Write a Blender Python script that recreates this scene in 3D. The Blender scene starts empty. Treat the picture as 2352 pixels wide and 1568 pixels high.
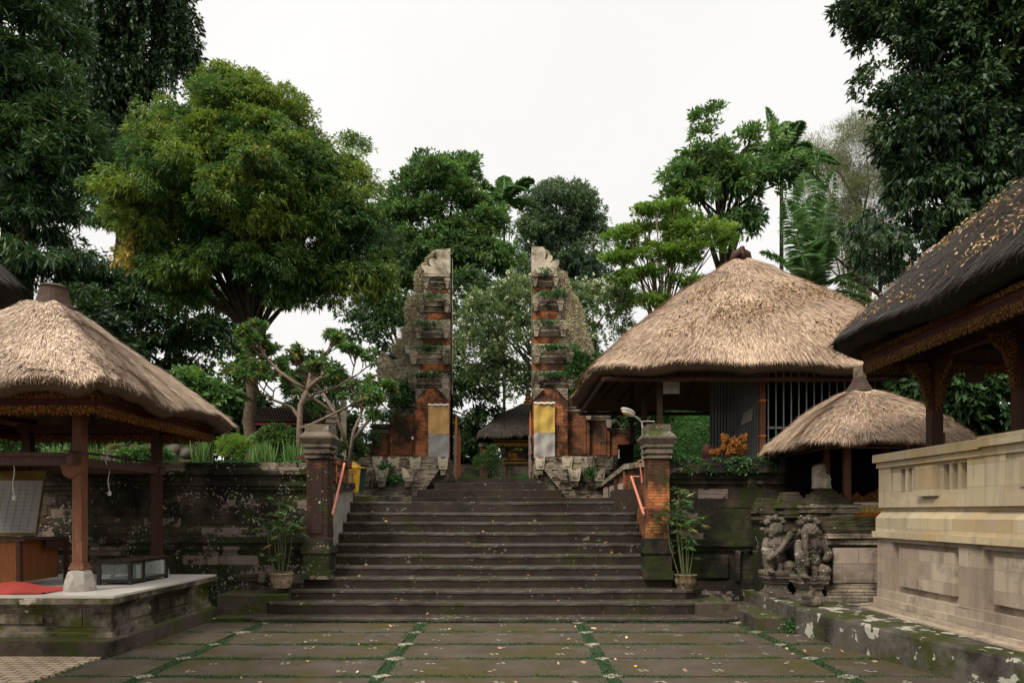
import bpy, bmesh, math, random
import numpy as np
from mathutils import Vector, Matrix

# ---------------------------------------------------------------- camera, sky, sun
scn = bpy.context.scene
COL = scn.collection
FPX, CXP, HZ, EYE = 1700.0, 1176.0, 1175.0, 1.65      # metres <-> photo measuring constants (2352 px wide)
cam_d = bpy.data.cameras.new('camera'); cam = bpy.data.objects.new('camera', cam_d); COL.objects.link(cam)
cam.location = (0, 0, EYE); cam.rotation_euler = (math.radians(90), 0, 0)
cam_d.sensor_width = 36; cam_d.lens = 36 * FPX / 2352; cam_d.shift_y = (HZ - 784) / 2352
cam_d.clip_end = 2000; cam_d.clip_start = 0.05
scn.camera = cam
SUN_EL, SUN_AZ = 48, 218          # degrees; azimuth the light comes from (0 = +Y, clockwise)
w = bpy.data.worlds.new('World'); scn.world = w; w.use_nodes = True
wt = w.node_tree; bg = wt.nodes['Background']
sky = wt.nodes.new('ShaderNodeTexSky'); sky.sky_type = 'NISHITA'; sky.sun_disc = False
sky.sun_elevation = math.radians(SUN_EL); sky.sun_rotation = math.radians(SUN_AZ)
sky.air_density = 1.0; sky.dust_density = 4.0; sky.ozone_density = 1.0
hs = wt.nodes.new('ShaderNodeHueSaturation'); hs.inputs['Saturation'].default_value = 0.12
mx = wt.nodes.new('ShaderNodeMix'); mx.data_type = 'RGBA'; mx.inputs[0].default_value = 0.93
# high overcast: faint cloud tone low down, much brighter towards the zenith
tc = wt.nodes.new('ShaderNodeTexCoord'); sx = wt.nodes.new('ShaderNodeSeparateXYZ'); wt.links.new(tc.outputs['Generated'], sx.inputs[0])
cn = wt.nodes.new('ShaderNodeTexNoise'); cn.inputs['Scale'].default_value = 2.2; cn.inputs['Detail'].default_value = 5; wt.links.new(tc.outputs['Generated'], cn.inputs['Vector'])
cr = wt.nodes.new('ShaderNodeValToRGB'); cr.color_ramp.elements[0].position = .3; cr.color_ramp.elements[0].color = (.84, .83, .81, 1); cr.color_ramp.elements[1].position = .7; cr.color_ramp.elements[1].color = (.93, .915, .895, 1)
wt.links.new(cn.outputs[0], cr.inputs[0]); mr = wt.nodes.new('ShaderNodeMapRange'); mr.inputs[1].default_value = .58; mr.inputs[2].default_value = 1.0; mr.inputs[3].default_value = 10; mr.inputs[4].default_value = 30
wt.links.new(sx.outputs[2], mr.inputs[0]); vm = wt.nodes.new('ShaderNodeVectorMath'); vm.operation = 'SCALE'; wt.links.new(cr.outputs[0], vm.inputs[0]); wt.links.new(mr.outputs[0], vm.inputs['Scale']); wt.links.new(vm.outputs[0], mx.inputs[7])
wt.links.new(sky.outputs[0], hs.inputs['Color']); wt.links.new(hs.outputs[0], mx.inputs[6])
wt.links.new(mx.outputs[2], bg.inputs[0]); bg.inputs[1].default_value = 0.1
sd = bpy.data.lights.new('sun', 'SUN'); sd.energy = 2.8; sd.angle = math.radians(16); sd.color = (1, 0.93, 0.82)
so = bpy.data.objects.new('sun', sd); COL.objects.link(so)
a = math.radians(SUN_AZ); e = math.radians(SUN_EL)
sv = Vector((math.sin(a) * math.cos(e), math.cos(a) * math.cos(e), math.sin(e)))
so.rotation_euler = sv.to_track_quat('Z', 'Y').to_euler(); so.location = (0, 0, 40)
scn.view_settings.view_transform = 'Standard'; scn.view_settings.look = 'None'
scn.view_settings.exposure = 0.2; scn.view_settings.gamma = 1.0
try:
    scn.cycles.max_bounces = 6; scn.cycles.transparent_max_bounces = 8; scn.cycles.use_denoising = True
    scn.cycles.diffuse_bounces = 3
except Exception: pass

def X(px, d): return (px - CXP) * d / FPX
def Z(py, d): return EYE + (HZ - py) * d / FPX

# ---------------------------------------------------------------- materials
def newmat(name):
    m = bpy.data.materials.new(name); m.use_nodes = True
    nt = m.node_tree; b = nt.nodes['Principled BSDF']; b.inputs['Roughness'].default_value = 0.85
    b.inputs['Specular IOR Level'].default_value = 0.2
    return m, nt, b
def nd(nt, t, **k):
    n = nt.nodes.new(t)
    for a_, b_ in k.items(): setattr(n, a_, b_)
    return n
def pos(nt, sc=(1, 1, 1)):
    g = nd(nt, 'ShaderNodeNewGeometry'); m = nd(nt, 'ShaderNodeVectorMath', operation='MULTIPLY')
    nt.links.new(g.outputs['Position'], m.inputs[0]); m.inputs[1].default_value = sc
    return m.outputs[0]
def noise(nt, vec, scale, detail=4, rough=0.6):
    n = nd(nt, 'ShaderNodeTexNoise'); n.inputs['Scale'].default_value = scale
    n.inputs['Detail'].default_value = detail; n.inputs['Roughness'].default_value = rough
    nt.links.new(vec, n.inputs['Vector']); return n.outputs['Fac']
def ramp(nt, fac, stops):
    r = nd(nt, 'ShaderNodeValToRGB'); el = r.color_ramp.elements
    while len(el) < len(stops): el.new(0.5)
    for i, (p, c) in enumerate(stops):
        el[i].position = p; el[i].color = c if len(c) == 4 else (*c, 1)
    nt.links.new(fac, r.inputs[0]); return r.outputs[0]
def mask(nt, fac, lo, hi):
    r = nd(nt, 'ShaderNodeMapRange'); r.inputs[1].default_value = lo; r.inputs[2].default_value = hi
    nt.links.new(fac, r.inputs[0]); return r.outputs[0]
def mix(nt, fac, c1, c2, bt='MIX'):
    m = nd(nt, 'ShaderNodeMix', data_type='RGBA', blend_type=bt)
    for sock, v in ((m.inputs[0], fac), (m.inputs[6], c1), (m.inputs[7], c2)):
        if isinstance(v, (int, float)): sock.default_value = v
        elif isinstance(v, tuple): sock.default_value = v if len(v) == 4 else (*v, 1)
        else: nt.links.new(v, sock)
    return m.outputs[2]
def math_(nt, op, a_, b_=0.0):
    m = nd(nt, 'ShaderNodeMath', operation=op)
    for s, v in ((m.inputs[0], a_), (m.inputs[1], b_)):
        if isinstance(v, (int, float)): s.default_value = v
        else: nt.links.new(v, s)
    return m.outputs[0]
def bump(nt, b, h, strength=0.4, dist=0.02):
    n = nd(nt, 'ShaderNodeBump'); n.inputs['Strength'].default_value = strength; n.inputs['Distance'].default_value = dist
    nt.links.new(h, n.inputs['Height']); nt.links.new(n.outputs[0], b.inputs['Normal'])
def upness(nt):
    g = nd(nt, 'ShaderNodeNewGeometry'); s = nd(nt, 'ShaderNodeSeparateXYZ'); nt.links.new(g.outputs['Normal'], s.inputs[0])
    return s.outputs[2]
def wallvec(nt, s=1.0):                                  # u = x + y, v = z : works on every axis-aligned face
    g = nd(nt, 'ShaderNodeNewGeometry'); sp = nd(nt, 'ShaderNodeSeparateXYZ'); nt.links.new(g.outputs['Position'], sp.inputs[0])
    u = math_(nt, 'ADD', sp.outputs[0], sp.outputs[1]); c = nd(nt, 'ShaderNodeCombineXYZ')
    nt.links.new(u, c.inputs[0]); nt.links.new(sp.outputs[2], c.inputs[1]); return c.outputs[0]
def bricks(nt, vec, c1, c2, mo, bw, bh, mort=0.01, smooth=0.3, scale=1.0, bias=0.0):
    b = nd(nt, 'ShaderNodeTexBrick'); nt.links.new(vec, b.inputs['Vector'])
    b.inputs['Color1'].default_value = (*c1, 1); b.inputs['Color2'].default_value = (*c2, 1); b.inputs['Mortar'].default_value = (*mo, 1)
    b.inputs['Scale'].default_value = scale; b.inputs['Brick Width'].default_value = bw; b.inputs['Row Height'].default_value = bh
    b.inputs['Mortar Size'].default_value = mort; b.inputs['Mortar Smooth'].default_value = smooth; b.inputs['Bias'].default_value = bias
    return b
def weather(nt, base, moss=0.5, mossc=(0.035, 0.05, 0.008), lichen=0.5, lichc=(0.38, 0.36, 0.30), dark=0.5, darkc=(0.010, 0.009, 0.007), seed=0.0, lsc=16.0):
    """stains (dark crust), moss patches and pale lichen spots, each a shape of its own"""
    p0 = pos(nt); off = nd(nt, 'ShaderNodeVectorMath', operation='ADD'); off.inputs[1].default_value = (seed, seed * 1.7, seed * 0.6)
    nt.links.new(p0, off.inputs[0]); p = off.outputs[0]
    c = mix(nt, mask(nt, noise(nt, p, 1.6, 6, 0.65), 0.62 - dark * 0.3, 0.78 - dark * 0.3), base, darkc)
    up = upness(nt); mn = noise(nt, p, 1.1, 6, 0.7)
    mf = math_(nt, 'ADD', mn, math_(nt, 'MULTIPLY', up, 0.08))
    c = mix(nt, mask(nt, mf, 0.70 - moss * 0.25, 0.80 - moss * 0.25), c, mossc)
    sp = noise(nt, p, lsc, 3, 0.55); big = noise(nt, p, 1.9, 4, 0.6)
    lf = math_(nt, 'ADD', sp, math_(nt, 'MULTIPLY', big, 0.55))
    lf = math_(nt, 'ADD', lf, math_(nt, 'MULTIPLY', up, 0.03))
    return mix(nt, mask(nt, lf, 1.03 - lichen * 0.22, 1.06 - lichen * 0.22), c, lichc)

M = {}
def simple(name, col, rough=0.8, metal=0.0, spec=0.2, var=0.25, nsc=8.0, bmp=0.15):
    m, nt, b = newmat(name); n = noise(nt, pos(nt), nsc, 5, 0.6)
    lo = tuple(c * (1 - var) for c in col); hi = tuple(min(1, c * (1 + var)) for c in col)
    nt.links.new(ramp(nt, n, [(0.3, lo), (0.7, hi)]), b.inputs['Base Color'])
    b.inputs['Roughness'].default_value = rough; b.inputs['Metallic'].default_value = metal; b.inputs['Specular IOR Level'].default_value = spec
    if bmp: bump(nt, b, noise(nt, pos(nt), nsc * 4, 4), bmp, 0.01)
    M[name] = m; return m
def stone(name, c1, c2, kw, blk=None, bsc=30, bstr=0.5, patch=None):
    m, nt, b = newmat(name); n = noise(nt, pos(nt), 3.0, 6, 0.65); base = ramp(nt, n, [(0.3, c1), (0.7, c2)])
    h = noise(nt, pos(nt), bsc, 5, 0.7)
    if blk:
        br = bricks(nt, wallvec(nt), (0.75, 0.75, 0.75), (1.15, 1.12, 1.05), (0.35, 0.33, 0.3), blk[0], blk[1], blk[2] if len(blk) > 2 else 0.006)
        base = mix(nt, 1.0, base, br.outputs['Color'], 'MULTIPLY')
        h = math_(nt, 'SUBTRACT', h, math_(nt, 'MULTIPLY', br.outputs['Fac'], 1.5))
    c = weather(nt, base, **kw)
    if patch:                                            # single blocks that kept their pale face
        pb = bricks(nt, wallvec(nt), (0, 0, 0), (1, 1, 1), (0, 0, 0), patch[0], patch[1], 0.004)
        pm = math_(nt, 'ADD', pb.outputs['Color'], math_(nt, 'MULTIPLY', noise(nt, pos(nt), 5.0, 6, 0.7), 0.9)); pm = math_(nt, 'ADD', pm, math_(nt, 'MULTIPLY', noise(nt, pos(nt, (.4, .4, 1.6)), 1.1, 2), 0.6))
        c = mix(nt, mask(nt, pm, patch[2], patch[2] + 0.06), c, mix(nt, noise(nt, pos(nt), 30, 3), patch[3], tuple(x * 1.5 for x in patch[3])))
    nt.links.new(c, b.inputs['Base Color'])
    bump(nt, b, h, bstr, 0.02); M[name] = m; return m
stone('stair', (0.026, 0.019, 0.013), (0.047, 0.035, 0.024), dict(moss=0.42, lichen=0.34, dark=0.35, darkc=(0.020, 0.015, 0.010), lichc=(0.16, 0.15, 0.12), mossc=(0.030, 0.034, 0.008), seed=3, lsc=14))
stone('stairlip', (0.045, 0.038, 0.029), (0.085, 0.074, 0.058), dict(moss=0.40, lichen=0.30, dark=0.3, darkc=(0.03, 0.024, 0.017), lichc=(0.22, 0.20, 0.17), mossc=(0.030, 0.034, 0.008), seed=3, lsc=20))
stone('wallmoss', (0.045, 0.033, 0.023), (0.10, 0.077, 0.057), dict(moss=0.86, lichen=0.50, dark=0.8, darkc=(0.014, 0.011, 0.008), lichc=(0.34, 0.29, 0.24), seed=1, lsc=22, mossc=(0.024, 0.034, 0.007)), blk=(0.55, 0.16, 0.006), patch=(0.62, 0.155, 1.63, (0.15, 0.115, 0.09)))
stone('wallright', (0.045, 0.033, 0.023), (0.09, 0.067, 0.050), dict(moss=0.9, lichen=0.16, dark=0.8, darkc=(0.012, 0.010, 0.007), lichc=(0.25, 0.22, 0.19), seed=9, lsc=6, mossc=(0.022, 0.030, 0.006)), blk=(0.5, 0.17, 0.006), patch=(0.5, 0.17, 1.58, (0.12, 0.095, 0.08)))
stone('plinth', (0.060, 0.052, 0.042), (0.12, 0.105, 0.085), dict(moss=0.75, lichen=0.62, dark=0.5, darkc=(0.022, 0.018, 0.014), lichc=(0.36, 0.34, 0.28), seed=5, lsc=6, mossc=(0.040, 0.045, 0.010)))
stone('mossyslab', (0.060, 0.046, 0.032), (0.085, 0.066, 0.048), dict(moss=0.8, lichen=0.1, dark=0.4, seed=6, mossc=(0.040, 0.048, 0.008)))
stone('pavilionbase', (0.13, 0.105, 0.078), (0.30, 0.25, 0.19), dict(moss=0.82, lichen=0.3, dark=0.72, darkc=(0.03, 0.022, 0.015), lichc=(0.40, 0.35, 0.28), seed=7, lsc=4, mossc=(0.055, 0.058, 0.010)))
stone('capstone', (0.10, 0.078, 0.055), (0.17, 0.135, 0.10), dict(moss=0.3, lichen=0.35, dark=0.5, seed=8, lichc=(0.34, 0.33, 0.24)))
stone('greystone', (0.34, 0.29, 0.21), (0.58, 0.50, 0.38), dict(moss=0.15, lichen=0.45, dark=0.42, darkc=(0.085, 0.065, 0.042), lichc=(0.50, 0.45, 0.32), mossc=(0.10, 0.10, 0.035), seed=11, lsc=16), bstr=1.0, bsc=30)
stone('gatestone', (0.26, 0.215, 0.16), (0.50, 0.43, 0.33), dict(moss=0.4, lichen=0.4, dark=0.5, darkc=(0.03, 0.022, 0.015), lichc=(0.36, 0.34, 0.25), mossc=(0.055, 0.065, 0.014), seed=12, lsc=9), blk=(0.5, 0.045, 0.006), bstr=0.8)
stone('statue', (0.085, 0.068, 0.054), (0.17, 0.138, 0.11), dict(moss=0.4, lichen=0.45, dark=0.35, darkc=(0.04, 0.03, 0.022), lichc=(0.34, 0.32, 0.25), seed=13, lsc=24), bstr=0.8, bsc=40)
stone('pinkpanel', (0.30, 0.24, 0.20), (0.42, 0.34, 0.28), dict(moss=0.05, lichen=0.1, dark=0.25, darkc=(0.10, 0.08, 0.06), seed=14), blk=(0.45, 0.3, 0.004))
def brickm(name, c1, c2, kw, dark, mossy):
    m, nt, b = newmat(name); br = bricks(nt, wallvec(nt), c1, c2, tuple(c * 0.4 for c in c1), 0.22, 0.05, 0.005)
    nt.links.new(weather(nt, br.outputs['Color'], **kw), b.inputs['Base Color'])
    bump(nt, b, math_(nt, 'SUBTRACT', noise(nt, pos(nt), 25, 4), br.outputs['Fac']), 0.6, 0.015); M[name] = m
brickm('brick', (0.42, 0.135, 0.05), (0.56, 0.22, 0.085), dict(moss=0.35, lichen=0.10, dark=0.80, darkc=(0.060, 0.028, 0.016), seed=21), 0, 0)
brickm('brickdark', (0.16, 0.062, 0.028), (0.26, 0.10, 0.045), dict(moss=0.42, lichen=0.12, dark=0.62, darkc=(0.028, 0.018, 0.012), seed=22), 0, 0)
brickm('pillarbrick', (0.24, 0.075, 0.035), (0.34, 0.11, 0.05), dict(moss=0.50, lichen=0.16, dark=0.95, darkc=(0.036, 0.020, 0.014), seed=28), 0, 0)
# cream ashlar
m, nt, b = newmat('cream'); br = bricks(nt, wallvec(nt), (0.46, 0.33, 0.16), (0.58, 0.47, 0.30), (0.36, 0.27, 0.15), 0.50, 0.24, 0.003)
br2 = bricks(nt, wallvec(nt), (0.42, 0.33, 0.22), (0.60, 0.50, 0.34), (0.34, 0.27, 0.17), 0.50, 0.24, 0.003)
c = mix(nt, mask(nt, noise(nt, pos(nt), 1.3, 2), 0.42, 0.58), br.outputs['Color'], br2.outputs['Color'])
c = mix(nt, math_(nt, 'MULTIPLY', noise(nt, pos(nt, (1, 1, 0.3)), 6, 5), 0.35), c, (0.22, 0.18, 0.13))
c = mix(nt, math_(nt, 'MULTIPLY', mask(nt, noise(nt, pos(nt, (1, 1, 0.12)), 7, 5, 0.65), 0.52, 0.75), 0.55), c, (0.16, 0.125, 0.085))
nt.links.new(c, b.inputs['Base Color']); bump(nt, b, math_(nt, 'SUBTRACT', noise(nt, pos(nt), 40, 3), math_(nt, 'MULTIPLY', br.outputs['Fac'], 2)), 0.3, 0.01); M['cream'] = m
m, nt, b = newmat('creamlow'); br = bricks(nt, wallvec(nt), (0.28, 0.22, 0.17), (0.50, 0.41, 0.31), (0.24, 0.19, 0.14), 0.52, 0.21, 0.003)
c = mix(nt, math_(nt, 'MULTIPLY', noise(nt, pos(nt, (1, 1, 0.3)), 5, 5), 0.5), br.outputs['Color'], (0.25, 0.19, 0.13))
c = mix(nt, math_(nt, 'MULTIPLY', mask(nt, noise(nt, pos(nt, (1, 1, 0.14)), 6, 5, 0.65), 0.50, 0.75), 0.6), c, (0.14, 0.11, 0.08)); c = weather(nt, c, moss=0.10, lichen=0.12, dark=0.30, darkc=(0.11, 0.09, 0.065), seed=31)
nt.links.new(c, b.inputs['Base Color']); bump(nt, b, math_(nt, 'SUBTRACT', noise(nt, pos(nt), 40, 3), math_(nt, 'MULTIPLY', br.outputs['Fac'], 2)), 0.3, 0.01); M['creamlow'] = m
# pavement slabs and pavers
m, nt, b = newmat('pave'); p = pos(nt)
c = ramp(nt, noise(nt, p, 2.2, 7, 0.7), [(0.3, (0.045, 0.034, 0.024)), (0.7, (0.085, 0.066, 0.050))])
c = mix(nt, mask(nt, noise(nt, p, 0.9, 5, 0.7), 0.46, 0.62), c, (0.052, 0.042, 0.012))
c = mix(nt, mask(nt, noise(nt, p, 30, 3), 0.66, 0.72), c, (0.20, 0.17, 0.13))
nt.links.new(c, b.inputs['Base Color']); bump(nt, b, noise(nt, p, 40, 5, 0.7), 0.5, 0.01); M['pave'] = m
m, nt, b = newmat('pavers'); wv = nd(nt, 'ShaderNodeTexNoise'); wv.inputs['Scale'].default_value = 5
br = bricks(nt, pos(nt), (0.36, 0.26, 0.17), (0.47, 0.36, 0.25), (0.07, 0.055, 0.035), 0.20, 0.105, 0.012, 0.4)
c = mix(nt, mask(nt, noise(nt, pos(nt), 3, 5), 0.58, 0.7), br.outputs['Color'], (0.12, 0.10, 0.05))
nt.links.new(c, b.inputs['Base Color']); bump(nt, b, math_(nt, 'SUBTRACT', noise(nt, pos(nt), 40, 3), br.outputs['Fac']), 0.8, 0.02); M['pavers'] = m
simple('soil', (0.045, 0.04, 0.02), 0.95); simple('whitestone', (0.28, 0.245, 0.19), 0.8, var=0.3, nsc=20)
simple('turf', (0.028, 0.040, 0.016), 0.95, var=0.4, nsc=20)
def wood(name, c1, c2, rough=0.6):
    m, nt, b = newmat(name); n = noise(nt, pos(nt, (14, 14, 1.2)), 3, 5, 0.7)
    nt.links.new(ramp(nt, n, [(0.3, c1), (0.7, c2)]), b.inputs['Base Color']); b.inputs['Roughness'].default_value = rough
    bump(nt, b, n, 0.2, 0.01); M[name] = m
wood('woodred', (0.09, 0.038, 0.020), (0.20, 0.085, 0.045)); wood('wooddark', (0.03, 0.013, 0.008), (0.065, 0.028, 0.016)); wood('desk', (0.11, 0.038, 0.012), (0.20, 0.075, 0.025))
wood('beamwood', (0.055, 0.028, 0.018), (0.11, 0.060, 0.042))
m, nt, b = newmat('gold'); n = noise(nt, pos(nt), 38, 4, 0.7)
c = ramp(nt, n, [(0.44, (0.05, 0.009, 0.003)), (0.54, (0.22, 0.085, 0.012)), (0.78, (0.46, 0.22, 0.04))])
nt.links.new(c, b.inputs['Base Color']); b.inputs['Metallic'].default_value = 0.35; b.inputs['Roughness'].default_value = 0.5; bump(nt, b, n, 0.9, 0.03); M['gold'] = m
simple('goldbright', (0.50, 0.24, 0.045), 0.5, var=0.5, nsc=30, bmp=0.6)
m, nt, b = newmat('goldlace'); n = noise(nt, pos(nt), 60, 3, 0.6)
nt.links.new(ramp(nt, n, [(0.46, (0.035, 0.012, 0.005)), (0.62, (0.24, 0.12, 0.025))]), b.inputs['Base Color']); bump(nt, b, n, 0.8, 0.02); M['goldlace'] = m
simple('redpaint', (0.16, 0.018, 0.010), 0.6); simple('maroon', (0.05, 0.012, 0.008), 0.6)
simple('yellowcloth', (0.56, 0.33, 0.13), 0.9, var=0.12, nsc=5); simple('yellowcloth2', (0.50, 0.33, 0.08), 0.9, var=0.12, nsc=5); simple('greycloth', (0.33, 0.31, 0.28), 0.9, var=0.15, nsc=10); simple('whitecloth', (0.68, 0.64, 0.56), 0.9, var=0.15, nsc=14)
simple('redcloth', (0.34, 0.050, 0.038), 0.9, var=0.15, nsc=6); simple('tile', (0.50, 0.46, 0.41), 0.35, var=0.12, nsc=3); simple('footing', (0.32, 0.29, 0.25), 0.8, var=0.3, nsc=12)
simple('binyellow', (0.34, 0.19, 0.018), 0.6, var=0.35, nsc=6); simple('bingreen', (0.015, 0.04, 0.035), 0.6); simple('oliveframe', (0.13, 0.085, 0.012), 0.7); simple('boulder', (0.07, 0.06, 0.048), 0.9, var=0.5); simple('ink', (0.03, 0.02, 0.008), 0.8); simple('pole', (0.16, 0.14, 0.15), 0.5)
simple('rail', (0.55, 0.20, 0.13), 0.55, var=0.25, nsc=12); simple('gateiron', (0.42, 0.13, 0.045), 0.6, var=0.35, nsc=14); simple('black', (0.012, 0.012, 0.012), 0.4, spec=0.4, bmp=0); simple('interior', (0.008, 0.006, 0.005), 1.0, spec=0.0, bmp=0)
simple('lampgrey', (0.32, 0.31, 0.28), 0.5); simple('lampcream', (0.58, 0.47, 0.30), 0.4); simple('wire', (0.55, 0.52, 0.47), 0.6, bmp=0); simple('ceramic', (0.26, 0.19, 0.12), 0.5, var=0.5, nsc=18); simple('darkpot', (0.13, 0.095, 0.055), 0.5, var=0.8, nsc=14)
simple('rooftile', (0.045, 0.03, 0.022), 0.85, var=0.4, nsc=20); simple('capmetal', (0.045, 0.025, 0.016), 0.7, var=0.4); simple('plasterwhite', (0.24, 0.215, 0.18), 0.9, var=0.35, nsc=5)
simple('boardwhite', (0.30, 0.275, 0.25), 0.6, var=0.06, bmp=0); simple('orange', (0.70, 0.20, 0.02), 0.7, bmp=0); simple('signwhite', (0.62, 0.60, 0.55), 0.6, bmp=0); simple('barmetal', (0.22, 0.225, 0.22), 0.5, spec=0.4)
simple('goldcloth', (0.60, 0.42, 0.14), 0.5, var=0.4, nsc=25); simple('bark', (0.10, 0.07, 0.045), 0.95, var=0.5, nsc=14, bmp=0.9); simple('barkpale', (0.17, 0.125, 0.09), 0.9, var=0.35, nsc=16, bmp=0.6); simple('barkdark', (0.030, 0.022, 0.015), 0.95, var=0.5, nsc=10, bmp=0.8)
simple('barklight', (0.20, 0.13, 0.085), 0.9, var=0.3, nsc=10); simple('stem', (0.09, 0.10, 0.04), 0.7, bmp=0)
m, nt, b = newmat('corrugated'); wv = nd(nt, 'ShaderNodeTexWave', wave_type='BANDS', bands_direction='X'); wv.inputs['Scale'].default_value = 4.5; nt.links.new(wallvec(nt), wv.inputs['Vector'])
nt.links.new(ramp(nt, noise(nt, pos(nt), 2, 4), [(0.3, (0.12, 0.12, 0.12)), (0.7, (0.19, 0.19, 0.185))]), b.inputs['Base Color']); b.inputs['Roughness'].default_value = 0.5
bump(nt, b, wv.outputs['Fac'], 1.0, 0.05); M['corrugated'] = m
m, nt, b = newmat('glass'); b.inputs['Base Color'].default_value = (0.55, 0.62, 0.6, 1); b.inputs['Roughness'].default_value = 0.05; b.inputs['Alpha'].default_value = 0.10; b.inputs['Specular IOR Level'].default_value = 0.6; M['glass'] = m
# thatch: straw strands with their own tone
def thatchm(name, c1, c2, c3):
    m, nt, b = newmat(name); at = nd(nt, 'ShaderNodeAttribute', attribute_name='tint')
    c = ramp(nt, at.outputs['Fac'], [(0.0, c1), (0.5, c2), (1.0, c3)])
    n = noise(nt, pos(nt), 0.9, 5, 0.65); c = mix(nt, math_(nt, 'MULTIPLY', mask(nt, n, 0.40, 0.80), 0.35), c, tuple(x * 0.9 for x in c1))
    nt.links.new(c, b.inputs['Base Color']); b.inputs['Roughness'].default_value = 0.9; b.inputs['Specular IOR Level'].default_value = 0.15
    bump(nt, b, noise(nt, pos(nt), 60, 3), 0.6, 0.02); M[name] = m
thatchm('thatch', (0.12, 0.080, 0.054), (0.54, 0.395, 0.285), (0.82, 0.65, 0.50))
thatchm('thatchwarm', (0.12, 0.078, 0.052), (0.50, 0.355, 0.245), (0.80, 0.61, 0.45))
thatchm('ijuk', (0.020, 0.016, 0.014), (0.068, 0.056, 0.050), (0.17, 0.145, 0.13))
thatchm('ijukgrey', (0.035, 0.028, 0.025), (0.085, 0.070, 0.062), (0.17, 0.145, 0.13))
def leafm(name, c1, c2, c3, tr=0.3, rough=0.5, spec=0.35, flush=None):
    m, nt, b = newmat(name); at = nd(nt, 'ShaderNodeAttribute', attribute_name='tint')
    st = [(0.0, c1), (0.5, c2), (0.9, c3)]
    if flush: st += [(0.93, flush[0]), (1.0, flush[1])]
    c = ramp(nt, at.outputs['Fac'], st); nt.links.new(c, b.inputs['Base Color'])
    b.inputs['Roughness'].default_value = rough; b.inputs['Specular IOR Level'].default_value = spec
    t = nd(nt, 'ShaderNodeBsdfTranslucent'); t_c = mix(nt, 1.0, c, (1.2, 1.25, 0.7), 'MULTIPLY'); nt.links.new(t_c, t.inputs[0])
    ms = nd(nt, 'ShaderNodeMixShader'); ms.inputs[0].default_value = tr
    nt.links.new(b.outputs[0], ms.inputs[1]); nt.links.new(t.outputs[0], ms.inputs[2]); nt.links.new(ms.outputs[0], nt.nodes['Material Output'].inputs[0]); M[name] = m
leafm('leafround', (0.0203, 0.0587, 0.0175), (0.0486, 0.1150, 0.0287), (0.1755, 0.2438, 0.0400), 0.32, flush=((0.46, 0.42, 0.07), (0.78, 0.38, 0.18)))
leafm('leafdark', (0.0257, 0.0587, 0.0225), (0.0486, 0.1000, 0.0338), (0.1053, 0.1750, 0.0550), 0.25, 0.45, 0.35)
leafm('leafblack', (0.0148, 0.0338, 0.0125), (0.0284, 0.0612, 0.0213), (0.0648, 0.1125, 0.0350), 0.15, 0.45, 0.35)
leafm('leafmid', (0.0477, 0.0988, 0.0351), (0.0856, 0.1729, 0.0481), (0.1797, 0.2873, 0.0702), 0.3)
leafm('leafcool', (0.0544, 0.0912, 0.0552), (0.0881, 0.1416, 0.0780), (0.1477, 0.2052, 0.0912), 0.25)
leafm('leaflight', (0.095, 0.175, 0.030), (0.165, 0.28, 0.045), (0.25, 0.36, 0.07), 0.45)
leafm('leafpale', (0.130, 0.137, 0.078), (0.195, 0.202, 0.124), (0.260, 0.260, 0.169), 0.35, 0.7, 0.1)
leafm('leaffrangi', (0.052, 0.109, 0.034), (0.086, 0.172, 0.052), (0.138, 0.241, 0.069), 0.35, flush=((0.45, 0.40, 0.04), (0.62, 0.33, 0.03)))
leafm('leafdusty', (0.088, 0.135, 0.061), (0.135, 0.196, 0.088), (0.216, 0.270, 0.115), 0.35)
leafm('grass', (0.034, 0.064, 0.030), (0.055, 0.100, 0.048), (0.088, 0.145, 0.070), 0.3, 0.8, 0.1)
leafm('bankgrass', (0.040, 0.098, 0.030), (0.069, 0.161, 0.052), (0.115, 0.230, 0.081), 0.35, 0.7, 0.15)
leafm('palmleaf', (0.0580, 0.1275, 0.0462), (0.0918, 0.1913, 0.0638), (0.1728, 0.2762, 0.0950), 0.3, 0.4, 0.5)
leafm('pottedleaf', (0.039, 0.085, 0.029), (0.072, 0.143, 0.044), (0.130, 0.208, 0.058), 0.3, flush=((0.34, 0.34, 0.06), (0.40, 0.20, 0.06)))
leafm('deadleaf', (0.100, 0.055, 0.025), (0.340, 0.210, 0.100), (0.620, 0.460, 0.280), 0.1, 0.8, 0.1, flush=((0.6, 0.38, 0.05), (0.65, 0.30, 0.03)))
leafm('drymoss', (0.22, 0.185, 0.13), (0.42, 0.365, 0.26), (0.62, 0.56, 0.41), 0.2, 0.9, 0.05)
leafm('petal', (0.700, 0.680, 0.550), (0.750, 0.730, 0.600), (0.800, 0.780, 0.650), 0.3, 0.7, 0.1)
leafm('ivy', (0.022, 0.068, 0.018), (0.042, 0.120, 0.030), (0.075, 0.180, 0.045), 0.25)

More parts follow.
